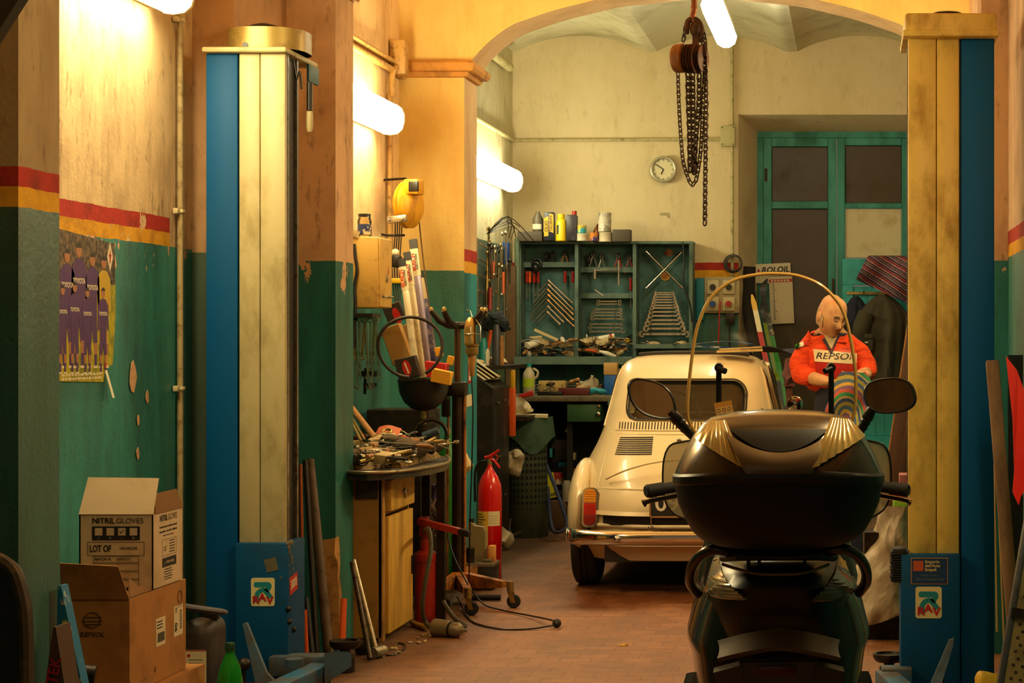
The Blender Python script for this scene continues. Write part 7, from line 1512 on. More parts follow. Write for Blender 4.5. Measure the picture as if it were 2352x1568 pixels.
for u, v0, v1, r_, m, lab, nm in ((1110, 770, 832, .03, mk('teal bottle', '#1f8a8c', .35), 'teal bottle on the shelf behind the inspection lamp', 'bottle'), (1118, 790, 828, .022, white, 'white cup on the shelf beside the teal bottle', 'cup'), (1140, 745, 838, .03, mk('slate tube', '#4a4c54', .4, .4), 'slate grey tube standing on the back shelf', 'tube'), (1152, 770, 838, .016, hwood, 'wooden shaft standing on the back shelf', 'shaft')):
    p = P(u, v1, 334); q = MB(m); q.lathe([(0, 0), (r_, 0), (r_, (v1-v0)/334*.8), (r_*.6, (v1-v0)/334), (0, (v1-v0)/334)], tr(p.x, p.y, 1.226), 16); q.thing(nm, lab, nm)
q = MB(horg); q.cyl(P(1120, 800, 330), P(1128, 758, 330), .014, n=10); q.thing('orange_grip', 'orange tool grip sticking up behind the white cup', 'tool grip')
pile(['oily_paper', 'small_box', 'rag', 'socket'], 10, lambda r: (r.uniform(-2.6, -2.4), r.uniform(13.3, 14.0), 1.245), 'on the back room shelf', 'shelf jumble', 31)
# --- console, perforated bin, frame and bags
blkm = mk('black console paint', '#1d1a16', .45, d='#3a3024', ds=9, b=.06)
o = thing('tool_console', 'tall black console with papers on its sloping lid, behind the fire extinguisher', 'console', (-2.52, 13.15, 0))
q = MB(blkm); q.prism([(-2.69, 0), (-2.37, 0), (-2.37, 1.08), (-2.69, 1.31)], .6, Matrix(((1, 0, 0, 0), (0, 0, -1, 13.48), (0, 1, 0, 0), (0, 0, 0, 1)))); bo = q.build('case', o, w=True)
q = MB(steel)
for y, z in ((13.05, .98), (13.3, .99), (13.1, .62), (13.3, .35)): q.box((-2.362, y, z), (.014, .05, .014), None, .004)
q.build('handle', bo, w=True)
q = MB(mk('sheet paper', '#d0c49c', .7)); 
for k in range(4): q.box((-2.53+.01*k, 13.1+.04*k, 1.215+.006*k), (.28, .36, .004), (0, 35.5, k*4-5))
q.thing('paper_stack', 'loose pale papers on the sloping lid of the black console', 'paper')
q = MB(darkst); q.ab((-2.37, 13.52, .84), (-2.25, 13.9, .87)); q.thing('bin_board', 'small dark board behind the perforated bin', 'board')
pb = mk('bin green', '#3c4630', .6, d='#262c20', ds=7, b=.1); c = V((P(1208, 0, 322).x, F/322, 0))
o = thing('perforated_bin', 'dark green perforated bin on the floor beside the black console', 'bin', c)
q = MB(pb); q.lathe([(.155, 0), (.16, .01), (.15, .55), (.152, .82), (.145, .82), (.14, .1), (0, .05)], tr(c), 40); q.build('bin_wall', o, w=True)
q = MB(mk('hole dark', '#0c0b08', .9))
for i in range(15):
    for j in range(13):
        a = R(190+i*11.5); z = .2+j*.045; rr_ = .1565-.01*z; q.box((c.x+rr_*math.cos(a), c.y+rr_*math.sin(a), z), (.003, .016, .022), (0, 0, math.degrees(a)))
q.build('perforation', o, w=True)['kind'] = 'stuff'
q = MB(mk('green tarp', '#34503c', .7, d='#24382c', ds=8, b=.2)); q.grid(lambda u, v: (c.x+(.165+.02*math.sin(9*u)+.02*v)*math.cos(R(150+240*u)), c.y+(.165+.02*math.sin(9*u)+.015*v)*math.sin(R(150+240*u)), .85-.20*v-.06*math.sin(13*u)*v), 40, 8, thick=.006); q.thing('tarp', 'dark green cloth draped round the top of the perforated bin', 'cloth')
q = MB(MATS['sheet paper']); q.box((c.x+.01, c.y-.03, .862), (.3, .22, .02), (0, 2, 8)); q.box((c.x-.03, c.y, .885), (.14, .1, .02), (0, -12, 30)); q.thing('paper_stack', 'loose pale papers lying on top of the perforated bin', 'paper')
q = MB(white); q.ball((c.x-.04, c.y-.04, .94), (.08, .05, .055), 16, 10); q.jig(.05, 14, 7); q.thing('white_glove', 'crumpled white glove on the papers of the perforated bin', 'glove')
q = MB(redi); a, b = P(1190, 912, 320), P(1224, 902, 320); q.tube([a, b], [.014, .02], 10); q.thing('red_grip', 'red tool grip above the perforated bin', 'tool grip')
for i, (u0, u1, v0, v1, m, lab) in enumerate(((1169, 1183, 890, 1002, horg, 'tall orange packet hanging at the right side of the black console'), (1172, 1182, 850, 892, hyel, 'yellow coil hanging above the orange packet'))):
    a, b = P(u0, v1, 334), P(u1, v0, 334); q = MB(m); q.ab((a.x, a.y, a.z), (b.x, a.y+.04, b.z), .006); q.thing('orange_packet' if i == 0 else 'yellow_coil', lab, 'packet' if i == 0 else 'coil')
plw = mk('thin white plastic', '#c8c0a0', .4)
for (u, v, s_, rr_, lab) in ((1183, 1060, 332, (.055, .05, .10), 'white plastic bag hanging beside the perforated bin'), (1160, 1272, 345, (.045, .05, .075), 'white plastic bag on the floor behind the fire extinguisher')):
    p = P(u, v, s_); q = MB(plw); q.ball(p, rr_, 18, 12); q.jig(.05, 13, u); zmin = min(v_.co.z for v_ in q.bm.verts)
    if v > 1200:
        for v_ in q.bm.verts: v_.co.z -= zmin-.003
    q.thing('plastic_bag', lab, 'bag')
q = MB(steel); q.tube(curve([P(*p) for p in ((1172, 1190, 340), (1170, 1215, 340), (1178, 1228, 340), (1196, 1220, 340))], 5), .008, 8); q.thing('bent_bar', 'bent steel bar standing in front of the perforated bin', 'bar')
o = thing('tubular_frame', 'blue-grey tubular frame leaning beside the perforated bin', 'frame', (P(1280, 0, 320).x, F/322, 0))
q = MB(mk('frame blue', '#3c4464', .4, .3)); q.tube(curve([P(*p) for p in ((1254, 1065, 312), (1272, 1110, 315), (1290, 1160, 320), (1302, 1200, 326), (1298, 1215, 328), (1280, 1222, 331), (1268, 1212, 331), (1262, 1170, 326), (1258, 1120, 318))], 4), .014, 8); q.build('tube', o, w=True)
q = MB(mk('tag yellow', '#d8cc14', .5)); T = FR(P(1267, 1114, 311)) @ rot(0, 0, 14); q.rect(.068, .185, T, .002); o2 = q.thing('yellow_tag', 'bright yellow tag with black letters hanging on the blue frame', 'tag'); q = MB(ink); q.text('KRI', .03, T @ tr(0, -.07, .0022), .0005, bold=.03); q.build('lettering', o2, w=True)
for i, (u0, u1, v0, v1, c_, lab, nm) in enumerate(((1268, 1304, 1010, 1062, '#221e1c', 'dark printed carton on the lower bench shelf', 'carton'), (1283, 1300, 1056, 1072, '#1c6aa0', 'small blue packet in front of the dark carton', 'packet'), (1266, 1292, 1085, 1112, '#a02018', 'red and white tub behind the yellow tag', 'tub'), (1310, 1330, 1076, 1122, '#8a3030', 'red striped can left of the car wing', 'can'), (1290, 1311, 1104, 1152, '#8a8470', 'grey jug behind the blue frame', 'jug'), (1300, 1320, 1040, 1056, '#a89874', 'small pale box above the striped can', 'box'), (1262, 1275, 1030, 1050, '#2a8a9a', 'cyan bag end left of the dark carton', 'bag'), (1262, 1300, 1150, 1215, '#5a4024', 'brown carton behind the blue frame foot', 'carton'))):
    s_ = 308 if v1 < 1130 else 314; a, b = P(u0, v1, s_), P(u1, v0, s_); q = MB(mk('clutter '+c_, c_, .6, d='#b8ac8c' if i in (2, 3) else None, ds=12, dt=(.52, .56)))
    if nm in ('can', 'jug', 'tub'): q.lathe([(0, 0), ((b.x-a.x)/2, 0), ((b.x-a.x)/2, (b.z-a.z)*.8), ((b.x-a.x)/3, (b.z-a.z)), (0, b.z-a.z)], tr((a.x+b.x)/2, a.y+.03, a.z), 16)
    else: q.ab(a, (b.x, a.y+.1, b.z), .003)
    q.thing(nm, lab, nm)
q = MB(redi); q.tube([P(1305, 985, 308), P(1311, 962, 308)], [.01, .014], 8); q.mat(white); q.cyl(P(1301, 992, 308), P(1305, 985, 308), .012, n=8); q.thing('red_clip', 'small red and white clip hanging under the green drawer', 'clip')
# --- back wall: clock, conduits, electrical board, coil
o = thing('wall_clock', 'round white wall clock with a steel rim on the back wall', 'clock', (X1(1518), 15.47, Z1(384)))
T = FR((0, -.01, 0)); q = MB(mk('clock rim', '#b8b49c', .3, .6)); q.ring(T @ tr(0, 0, .012), .094, .013, 40, 10); q.build('rim', o)
q = MB(mk('clock face', '#d8d0a8', .5)); q.lathe([(0, .006), (.09, .006)], T, 36); fo = q.build('face', o)
q = MB(ink)
for k in range(12): a = R(k*30); q.box((.074*math.sin(a), -.0175, .074*math.cos(a)), (.004, .001, .012), (0, k*30, 0))
q.build('hour_marks', fo)
q = MB(ink); a = R(-56); q.tube([(0, -.021, 0), (.068*math.sin(a), -.021, .068*math.cos(a))], .0032, 6); q.build('minute_hand', o); q = MB(ink); a = R(205); q.tube([(0, -.019, 0), (.042*math.sin(a), -.019, .042*math.cos(a))], .0045, 6); q.build('hour_hand', o)
pc = mk('pale conduit', '#b8ac7c', .55, d='#7c7046', ds=20)
q = MB(pc); q.cyl((XL+.03, 15.475, Z1(316)), (X1(1652), 15.475, Z1(313)), .012, n=10); q.thing('conduit', 'long level conduit across the back wall', 'conduit', c=(X1(1400), 15.475, Z1(315)))
q = MB(pc); q.cyl((XL+.02, 12.03, Z1(316)), (XL+.02, 15.46, Z1(316)), .018, n=10); q.thing('conduit', 'pipe along the left wall of the back room above its lamp', 'conduit', c=(XL+.02, 13.8, Z1(316)))
q = MB(pc); zz = CH+(VV-150)/300; q.cyl((XL+.05, 12.03, zz), (XL+.05, 15.1, zz), .035, n=12); q.thing('wall_pipe', 'thick pipe high in the back left corner under the vault', 'pipe', c=(XL+.05, 13.8, zz))
q = MB(pc); q.cyl((X1(1678), 15.475, Z1(640)), (X1(1678), 15.475, Z1(62)), .013, n=10); q.thing('conduit', 'vertical conduit down the back wall left of the door recess', 'conduit', c=(X1(1678), 15.475, Z1(400)))
q = MB(mk('junction plastic', '#b4ae7c', .5)); q.ab((X1(1651), 15.43, Z1(330)), (X1(1685), 15.49, Z1(283)), .006); o = q.thing('junction_box', 'square pale junction box on the back wall', 'junction box')
q = MB(tdk)
for u in (1655, 1681):
    for v in (287, 326): q.cyl((X1(u), 15.425, Z1(v)), (X1(u), 15.432, Z1(v)), .005, n=8)
q.build('screw', o, w=True)
o = thing('electrical_board', 'beige board of switches and plugs on the back wall', 'electrical board', (X1(1654), 15.46, Z1(720)))
q = MB(mk('board beige', '#b0a27c', .6, d='#7c7050', ds=9)); q.ab((X1(1614), 15.43, Z1(718)), (X1(1696), 15.49, Z1(634)), .006); q.build('board', o, w=True)
for u, v in ((1634, 658), (1671, 658), (1634, 697), (1671, 697)):
    q = MB(mk('switch plate', '#c8bc94', .5)); q.ab((X1(u-14), 15.41, Z1(v+16)), (X1(u+14), 15.432, Z1(v-16)), .005); so = q.build('switch_unit', o, w=True)
    q = MB(blackp if v < 680 else (hblu if u < 1650 else hred)); q.cyl((X1(u), 15.36 if v > 680 else 15.39, Z1(v)), (X1(u), 15.412, Z1(v)), .024, n=16); q.build('knob' if v < 680 else 'plug', so, w=True)
q = MB(redi); q.tube(curve([(X1(1652), 15.38, Z1(690)), (X1(1650), 15.36, Z1(730)), (X1(1648), 15.36, Z1(790))], 4), .006, 6); q.build('red_lead', o, w=True)
q = MB(darkst); q.ab((X1(1664), 15.42, Z1(742)), (X1(1684), 15.48, Z1(718)), .003); q.cyl((X1(1672), 15.45, Z1(840)), (X1(1672), 15.45, Z1(742)), .007, n=6); q.thing('wall_socket', 'dark wall socket with a cable below the electrical board', 'socket')
q = MB(blackp)
for k in range(4): q.ring(FR((X1(1680)+.004*k, 15.44-.012*k, Z1(603))), .07-.004*k, .006, 28, 6)
q.thing('cable_coil', 'black cable coil hung on the conduit over the painted stripe', 'cable coil')
q = MB(mk('teal tarpaulin', '#167884', .6)); q.ab((X1(1594), 15.45, Z1(735)), (X1(1614), 15.49, Z1(636)), .01); q.thing('teal_cloth', 'flat teal cloth between the tool cabinet and the electrical board', 'cloth')
q = MB(mk('grey pencil patch', '#a89c74', .9)); q.add([(0, 0, 0), (.04, .014, 0), (.085, .01, 0), (.09, -.035, 0), (.07, -.03, 0), (.06, -.012, 0), (.02, -.012, 0)], [tuple(range(7))], FR((X1(1506), 15.498, Z1(487)))); q.struct('trim_20', smooth=False)
# --- calendar, skis, coats on the door
Yc = 15.93; o = thing('calendar', 'white ROLOIL wall calendar hanging on the left door leaf', 'calendar', pxy(1790, 742, Yc))
cal = mk('calendar paper', '#d8d0b4', .6); q = MB(cal); T = FR(pxy(1775, 620, Yc)) @ rot(0, 0, 2.5); s_ = F/Yc; q.rect(82/s_, 30/s_, T, .003); T2 = FR(pxy(1795, 688, Yc)) @ rot(0, 0, 2.5); q.rect(54/s_, 110/s_, T2, .003); q.rect(50/s_, 16/s_, FR(pxy(1760, 642, Yc)), .002); po = q.build('pages', o, w=True)
q = MB(ink); q.text('ROLOIL', .065, T @ tr(.02, 0, .0035), .0008, bold=.03, it=.2); q.mat(redi); q.prism([(0, 0), (.03, .0), (.014, .03)], .0006, T @ tr(-.13, -.01, .0032)); q.rect(54/s_, 7/s_, T2 @ tr(0, .155, .0032), .0006); q.mat(white)
for i in range(6): q.rect(.018, .012, T2 @ tr(-.07+.026*i, .155, .004), .0004)
q.mat(ink)
for i in range(24): q.rect(.012, .005, T2 @ tr(-.06, .13-.0125*i, .0032), .0004)
q.mat(redi)
for i in (4, 11, 18): q.rect(.012, .006, T2 @ tr(-.045, .13-.0125*i, .0034), .0004)
q.build('printing', po, w=True)
def ski(pts, w_, ms, lab):
    q = MB(ms[0]); pts = [P(*p) for p in pts]; pts = curve(pts, 5)
    k = len(pts)
    for i in range(k-1):
        q.mat(ms[min(len(ms)-1, int(i*len(ms)/(k-1)))]); a, b = pts[i], pts[i+1]
        wa = w_*(.3+.7*min(1, i/3)); wb = w_*(.3+.7*min(1, (i+1)/3)); vs_ = []
        for p, ww in ((a, wa), (b, wb)): vs_ += [p+V((-ww, 0, 0)), p+V((ww, 0, 0)), p+V((ww, .015, 0)), p+V((-ww, .015, 0))]
        q.add(vs_, [(0, 1, 5, 4), (1, 2, 6, 5), (2, 3, 7, 6), (3, 0, 4, 7), (0, 3, 2, 1), (4, 5, 6, 7)])
    return q.thing('ski', lab, 'ski')
def fz(u, s_): return VV+CH*s_-4
ski([(1727, 676, 297), (1735, 712, 298), (1748, 775, 300), (1762, 840, 302), (1776, 900, 304), (1826, fz(0, 312), 312)], .020, [hyel, white, redi, redi, redi, redi], 'orange, white and red ski leaning on the back wall')
ski([(1762, 640, 285), (1752, 668, 285), (1764, 730, 287), (1778, 800, 289), (1795, 880, 292), (1838, fz(0, 300), 300)], .022, [blackp, blackp, mk('ski speckle', '#3c3c34', .4, d='#c8c4a0', ds=30, dt=(.55, .6)), hgrn, hgrn, blackp], 'black and green ski with curled tip leaning beside the red one')
ski([(1750, 690, 287), (1752, 720, 287), (1765, 780, 289), (1780, 850, 291), (1792, 900, 293), (1830, fz(0, 301), 301)], .016, [blackp, mk('lime ski', '#7a9a1c', .4), MATS['lime ski'], blackp], 'lime and black ski between the other two')
q = MB(mk('black bag cloth', '#1e1a16', .9, b=.2)); q.tube(curve([P(1722, 612, 288), P(1720, 680, 288), P(1728, 760, 290), P(1745, 850, 293), V((P(1760, 0, 298).x, F/298, .03))], 5), [.05]*5+[.06]*5+[.055]*6+[.05]*5, 12); q.thing('ski_bag', 'long black bag standing left of the skis', 'bag')
q = MB(mk('dusty rose cloth', '#7a4a48', .9, d='#5a3a34', ds=12)); q.ball(P(1812, 856, 318), (.05, .08, .09), 16, 10); q.jig(.04, 12, 3); zz = P(0, 880, 318).z; q.ab(P(1800, 880, 318)+V((0, -.05, -.02)), P(1826, 880, 318)+V((0, .1, 0))); q.ab(V((P(1806, 0, 318).x, F/318, 0)), V((P(1820, 0, 318).x, F/318+.05, zz))); q.thing('stool', 'stool with a dusty rose cloth behind the person', 'stool')
def coat(u0, u1, v0, v1, y, m, name, lab, lean=0, seed=0, shoulder=.35):
    c_ = pxy((u0+u1)/2, v0, y); w_ = (u1-u0)*y/F; h_ = (v1-v0)*y/F; q = MB(m)
    def fn(u, v):
        ww = w_*(shoulder*.25+(1-shoulder*.25)*min(1, (v/.22))**.7)/2; a = math.pi*u
        fold = (.03*math.sin(a*6+seed+2*v)+.014*math.sin(a*13+3*v+seed))*min(1, v*2)
        return (c_.x+ww*-math.cos(a)+lean*v, c_.y-(.05+.07*min(1, v*3))*math.sin(a)-fold, c_.z-h_*v)
    q.grid(fn, 44, 24, thick=.012); return q.thing(name, lab, 'coat')
navc = mk('navy coat cloth', '#23263a', .9, d='#181a26', ds=8, b=.3, bs=40); olc = mk('olive coat cloth', '#45402e', .9, d='#2e2a1e', ds=8, b=.3, bs=40)
coat(1940, 1992, 682, 830, 15.80, navc, 'hanging_jacket', 'navy jacket hanging on the cyan door panel behind the person')
o = coat(1968, 2088, 678, 905, 15.70, olc, 'hanging_coat', 'long olive coat hanging beside the navy jacket', 0, 2)
q = MB(olc); q.tube(curve([pxy(1990, 720, 15.60), pxy(1975, 770, 15.57), pxy(1985, 830, 15.57)], 5), [.07]*5+[.062]*6, 14); q.build('sleeve', o, w=True)
q = MB(olc); q.box(pxy(1994, 790, 15.54), (.08, .02, .11), None, .008); q.box(pxy(1994, 772, 15.53), (.085, .024, .04), None, .008); q.mat(white); q.box(pxy(1990, 786, 15.52), (.026, .006, .012)); q.build('pocket', o, w=True)
q = MB(tgold); q.tube([pxy(1984, 668, 15.9), pxy(1984, 674, 15.82), pxy(1984, 668, 15.80)], .006, 6); q.ab(pxy(1945, 676, 15.93), pxy(2080, 670, 15.91)); q.thing('coat_hook', 'brass coat hook rail above the hanging coats', 'hook')
t = NT('woven stripes'); p_ = t.obj(); x_, y_, z_ = t.sep(p_); k_ = t.math('ADD', t.math('MULTIPLY', x_, .55), t.math('MULTIPLY', z_, .85)); k_ = t.math('ADD', k_, t.math('MULTIPLY', t.noise(p_, 6, 2), .02))
rp = t.n('ValToRGB'); t.set(rp, 0, t.math('FRACT', t.math('MULTIPLY', k_, 13.0))); cr_ = rp.color_ramp; cr_.interpolation = 'CONSTANT'
for i, (ps, cl) in enumerate(((0, '#5a2a5c'), (.16, '#c8b4a0'), (.24, '#8a2a3c'), (.40, '#a8562c'), (.5, '#3a2a5a'), (.66, '#b0a08c'), (.74, '#6a3a6a'), (.88, '#7a7a3c'))):
    e = cr_.elements[i] if i < 2 else cr_.elements.new(ps); e.position = ps; e.color = lin(cl)
ck = t.n('TexChecker'); t.set(ck, 'Vector', p_); t.set(ck, 'Scale', 60.0); t.bsdf(t.mix(t.math('MULTIPLY', ck.outputs['Fac'], .35), rp.outputs[0], lin('#2a1c34')), .95, 0, t.noise(p_, 120, 2), .5, .006)
q = MB(t.m); Yb = 15.62
def bl(u, v):
    a = [(1995, 590), (2100, 592)]; top = 1995+105*u; bot = 1968+130*u; uu = top+(bot-top)*min(1, v*1.1); ln = (50+62*u) if u < .9 else 112
    return tuple(pxy(uu, 590+ln*v, Yb-.03*math.sin(9*u+2*v)-.06*math.sin(math.pi*v)+(.12 if v < .02 else 0)))
q.grid(bl, 30, 20, thick=.012); q.thing('striped_blanket', 'striped woven blanket hung over the cyan door panel', 'blanket')
# ================================================================ chain hoist
rust = mk('rusty iron hoist', '#3c2416', .6, .5, d='#6a3c1a', ds=14, dt=(.45, .65), b=.3, bs=50); rusc = mk('rusty chain', '#33241a', .5, .6, d='#5c3c20', ds=40)
SH = 475
H = lambda u, v, dy=0: P(u, v, SH)+V((0, dy, 0))
o = thing('chain_hoist', 'rusty chain hoist hanging in front of the arch', 'chain hoist', H(1592, 520))
q = MB(mk('rusty hook', '#7a4018', .5, .5, d='#4a2812', ds=20)); q.tube(curve([V((H(1594, 0).x, F/SH, 3.79)), H(1594, -60), H(1594, 20), H(1591, 40), H(1598, 55)], 5), .014, 10); q.ball(H(1594, 18), (.016, .016, .03), 10, 8); q.build('hanger', o, w=True)
q = MB(rust); q.tube(curve([H(1576, 78), H(1580, 50), H(1594, 44), H(1608, 55), H(1612, 80), H(1600, 95)], 5), .014, 10); q.ball(H(1598, 66), (.03, .025, .045), 12, 8); q.build('top_hook', o, w=True)
q = MB(mk('hoist ochre', '#8a5218', .5, .3, d='#4a2a10', ds=10)); T = tr(H(1565, 134)) @ rot(0, 0, -20) @ rot(0, 90); q.lathe([(0, -.04), (.05, -.04), (.066, -.032), (.07, -.02), (.07, .015), (.06, .02), (0, .02)], T, 32); q.build('gear_cover', o, w=True)
for u, r_ in ((1584, .065), (1598, .068), (1612, .062)):
    q = MB(rust); T = tr(H(u, 135)) @ rot(0, 0, -20) @ rot(0, 90); q.lathe([(0, -.012), (r_, -.012), (r_+.006, -.008), (r_-.01, 0), (r_+.006, .008), (r_, .012), (0, .012)], T, 32); q.build('chain_wheel', o, w=True)
q = MB(rust); q.box(H(1596, 118), (.11, .03, .05)); q.box(H(1598, 95), (.03, .03, .08)); q.build('side_plate', o, w=True)
def chain(pts, pitch, wire, par, name='chain'):
    pts = curve([H(*p) for p in pts], 12); L_ = [0]
    for a, b in zip(pts, pts[1:]): L_.append(L_[-1]+(b-a).length)
    q = MB(rusc); n = int(L_[-1]/pitch); j = 0
    for i in range(n):
        d = (i+.5)*pitch
        while L_[j+1] < d: j += 1
        t_ = (d-L_[j])/(L_[j+1]-L_[j]); c = pts[j].lerp(pts[j+1], t_); M = aim(c, c+(pts[j+1]-pts[j])) @ rot(0, 0, 45+(90 if i % 2 else 0))
        w_, h_ = pitch*.42, pitch*.30
        lp = [(w_*math.cos(R(a)), 0, w_*math.sin(R(a))+(h_ if a < 180 else -h_)) for a in (0, 45, 90, 135, 180, 225, 270, 315)]
        q.tube([M @ V(p) for p in lp], wire, 5, True)
    return q.build(name, par, w=True)
chain([(1557, 165), (1560, 250), (1565, 330), (1570, 375), (1582, 412), (1590, 426)], .024, .0036, o, 'hand_chain')
chain([(1590, 426), (1600, 408), (1609, 350), (1614, 260), (1618, 170), (1620, 100), (1610, 55)], .024, .0036, o, 'hand_chain')
chain([(1575, 60), (1572, 80), (1568, 100)], .024, .004, o, 'hand_chain')
chain([(1580, 165), (1581, 230), (1584, 310), (1585, 400)], .03, .0052, o, 'load_chain')
chain([(1591, 165), (1592, 240), (1592, 320), (1591, 405)], .03, .0052, o, 'load_chain')
chain([(1606, 170), (1605, 240), (1598, 320), (1594, 405)], .03, .0052, o, 'load_chain')
chain([(1611, 80), (1619, 130), (1622, 220), (1621, 330), (1620, 420), (1619, 520)], .027, .0046, o, 'load_chain')
# ================================================================ right side
pw = mk('old dark plank', '#5a3820', .65, d='#2c1a0e', ds=4, dt=(.42, .7), st=(3, 3, .4), b=.2); pe = mk('fresh plank edge', '#a8702c', .6)
for i, (ub, ut, w_) in enumerate(((2012, 2112, .062), (2040, 2134, .05), (2062, 2158, .055))):
    sb, st_ = 470-6*i, 452-6*i; b = V((P(ub-30, 0, sb).x, F/sb, 0)); t_ = P(ut, 560, st_); M = aim(b, t_); L_ = (t_-b).length; z = (t_-b).normalized(); yv = V((0, 1, 0)); yv = (yv-z*yv.dot(z)).normalized(); xv = yv.cross(z); M = Matrix((xv, yv, z)).transposed().to_4x4(); M.translation = b
    q = MB(pw); q.box((w_/2, 0, L_/2), (w_, .03, L_), None, .002, T=M); oo = q.thing('plank', ('leftmost of the three dark planks leaning behind the right lift column', 'middle of the three dark planks leaning behind the right lift column', 'plank nearest the right lift column in the leaning row')[i], 'plank', 'dark planks behind the lift')
    q = MB(pe); q.box((0, -.0, L_/2), (.006, .031, L_*.98), T=M); q.build('bare_edge', oo, w=True)
# plastic-wrapped bundle and clutter behind the scooter
sp = mk('grey plastic sheet', '#b8ac94', .42, d='#8a7e68', ds=5); S2 = 495
q = MB(sp); c = P(2035, 1330, S2)
def wrap(u, v):
    a = math.pi*(1.15*u-.1); ht = .0+.50*v; rx = .15-.05*v+.02*math.sin(6*v); dx = -.04+.09*v
    n_ = mnoise.noise(V((u*5, v*5, 2)))*.03+.016*(.5-abs(mnoise.noise(V((u*7, v*5+u*4, 5)))))+.004*abs(mnoise.noise(V((u*22, v*17-u*9, 3))))
    return (c.x+.02+dx-(rx+n_)*math.cos(a), c.y+.1-(.14+n_)*math.sin(a), .13+ht-.05*math.sin(a*1.5)*(1-v))
q.grid(wrap, 90, 70); q.thing('plastic_sheet', 'grey plastic sheet wrapped over a bundle between the scooter and the right lift column', 'plastic sheet')
q = MB(darkst); q.ab((c.x-.10, c.y+.06, 0), (c.x+.14, c.y+.24, .5)); q.thing('machine_stand', 'dark stand under the grey plastic sheet', 'stand')
for (u0, u1, v0, v1, m, lab, nm) in ((2052, 2084, 1150, 1200, mk('lime box', '#8ac01c', .5, d='#6a9a14', ds=9), 'lime green box stacked behind the right lift column', 'box'), (2046, 2084, 1200, 1226, white, 'white folded papers under the lime green box', 'paper'), (2054, 2068, 1116, 1140, redb, 'small red packet above the lime green box', 'packet'), (2066, 2084, 1090, 1150, mk('pale red box', '#9a5a54', .6), 'pale red box behind the right lift column', 'box'), (2044, 2084, 1226, 1262, mk('black scraps', '#1a1816', .7, d='#a8a08c', ds=22, dt=(.58, .62)), 'black and white scraps above the plastic sheet', 'scrap')):
    a, b = P(u0, v1, 478), P(u1, v0, 478); q = MB(m); q.ab(a, (b.x+.03, a.y+.16, b.z), .004); oo = q.thing(nm, lab, nm)
    if nm == 'box' and v0 == 1150: q = MB(mk('box label', '#6a6a3c', .6)); q.rect(.018, .02, FR((P(2062, 0, 478).x, a.y-.002, P(0, 1184, 478).z)), .001); q.build('label', oo, w=True)
a = P(2040, 1262, 478); q = MB(darkst); q.ab((a.x-.0, a.y+.0, 0), (a.x+.13, a.y+.18, a.z)); q.thing('low_cupboard', 'dark low cupboard under the lime green box', 'cupboard')
q = MB(mk('brown hose coil', '#5a4630', .6)); p = fl(2048, 1462, .0)
for k in range(4): q.ring(tr(p.x+.004*k, p.y, .016+.024*k), .075-.006*(k % 2), .013, 28, 8)
q.thing('hose_coil', 'brown coil of hose on the floor by the right lift foot', 'hose coil')
q = MB(white); q.box(fl(1984, 1446, .004), (.02, .03, .005)); q.thing('floor_tag', 'tiny white tag on the floor right of the scooter', 'tag')
# far right: plank, red sheet, metal ramp, yellow bag
q = MB(mk('weathered board', '#7a5a3c', .7, d='#3c2818', ds=4, dt=(.42, .7), st=(2, 2, .3), b=.2)); a, b = P(2335, 1600, 640), P(2279, 828, 610); b2 = b; 
M = aim(V((a.x+.02, a.y, .0)), b); L_ = (b-V((a.x+.02, a.y, 0))).length; z = (b-V((a.x+.02, a.y, 0))).normalized(); yv = (V((0, 1, 0))-z*z.y).normalized(); xv = yv.cross(z); M = Matrix((xv, yv, z)).transposed().to_4x4(); M.translation = V((a.x+.02, a.y, 0))
q.box((0, 0, L_/2), (.05, .03, L_), None, .006, T=M); q.thing('weathered_board', 'weathered brown board leaning on the right wall', 'board')
q = MB(mk('pale strip', '#a88a54', .6)); a, b = P(2290, 1450, 612), P(2283, 960, 606); q.cyl(a, b, .004, n=6); q.cyl(P(2308, 1500, 615), P(2296, 1200, 610), .005, n=6); q.thing('pale_strip', 'thin pale strips between the lift column and the weathered board', 'strip')
rs2 = mk('red sheet plastic', '#d8180c', .3, d='#a01008', ds=5); q = MB(rs2); pl = [P(2311, 818, 655), P(2336, 850, 655), P(2375, 960, 660), P(2380, 1080, 665), P(2345, 1140, 662), P(2340, 1160, 661), P(2326, 1130, 659), P(2330, 1080, 658), P(2326, 960, 657)]
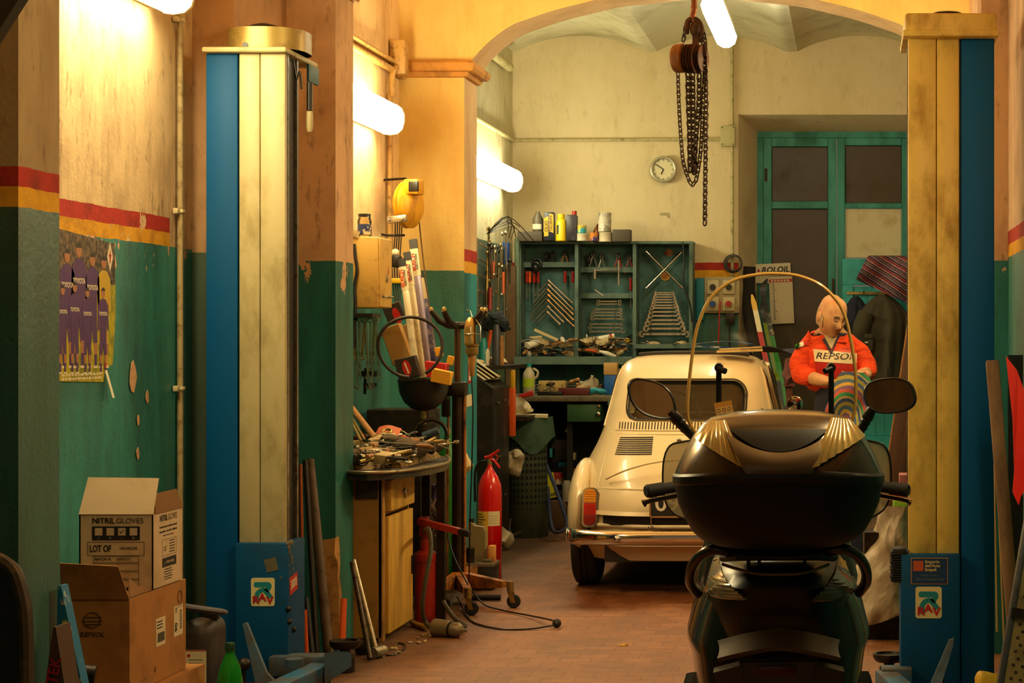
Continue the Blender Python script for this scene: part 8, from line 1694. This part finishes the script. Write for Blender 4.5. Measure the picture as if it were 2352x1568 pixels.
k = len(pl); q.add(pl+[p+V((.0, .012, 0)) for p in pl], [tuple(range(k)), tuple(range(k, 2*k))[::-1]]+[(i, (i+1) % k, k+(i+1) % k, k+i) for i in range(k)]); q.thing('red_sheet', 'red plastic sheet with a torn lower tip against the right wall', 'plastic sheet')
q = MB(blackp); a, b = P(2316, 1600, 600), P(2350, 815, 600); q.ab((a.x, a.y, 0), (b.x, a.y+.03, b.z)); q.thing('black_board', 'black board standing behind the red panel', 'board')
o = thing('loading_ramp', 'perforated metal ramp leaning at the right edge of the photo', 'ramp', (P(2330, 0, 700).x, F/700, 0))
rail = mk('ramp rail', '#5a5c5e', .4, .6, d='#3a3430', ds=9); deck = mk('ramp deck', '#a08c58', .45, .3, d='#6a5830', ds=9)
a, b = V((P(2262, 0, 716).x, F/716, 0)), P(2362, 1180, 700); M = aim(a, b); L_ = (b-a).length; z = (b-a).normalized(); yv = (V((0, 1, 0))-z*z.y).normalized(); xv = yv.cross(z); M = Matrix((xv, yv, z)).transposed().to_4x4(); M.translation = a
q = MB(rail); q.box((0, 0, L_/2), (.022, .05, L_), None, .006, T=M); q.box((.16, 0, L_/2), (.022, .05, L_), None, .006, T=M); q.build('side_rail', o, w=True)
q = MB(deck); q.box((.08, -.01, L_/2), (.14, .02, L_), T=M); do = q.build('deck', o, w=True)
q = MB(mk('deck hole', '#2a2418', .8))
for i in range(4):
    for j in range(int(L_/.022)): q.box((.03+.03*i+(.012 if j % 2 else 0), -.0205, .012+j*.022), (.010, .002, .008), T=M)
q.build('perforation', do, w=True)['kind'] = 'stuff'
q = MB(darkst); q.box((.08, -.02, L_*.62), (.17, .03, .03), T=M); q.build('rung', o, w=True)
q = MB(mk('yellow sack', '#c8a018', .5, d='#8a6a10', ds=7)); p = P(2272, 1575, 660); q.ball((p.x, p.y, .12), (.06, .08, .13), 16, 12); q.jig(.03, 12, 4); zm = min(v.co.z for v in q.bm.verts)
for v in q.bm.verts: v.co.z -= zm-.002
q.thing('yellow_bag', 'yellow plastic bag on the floor at the foot of the metal ramp', 'bag')
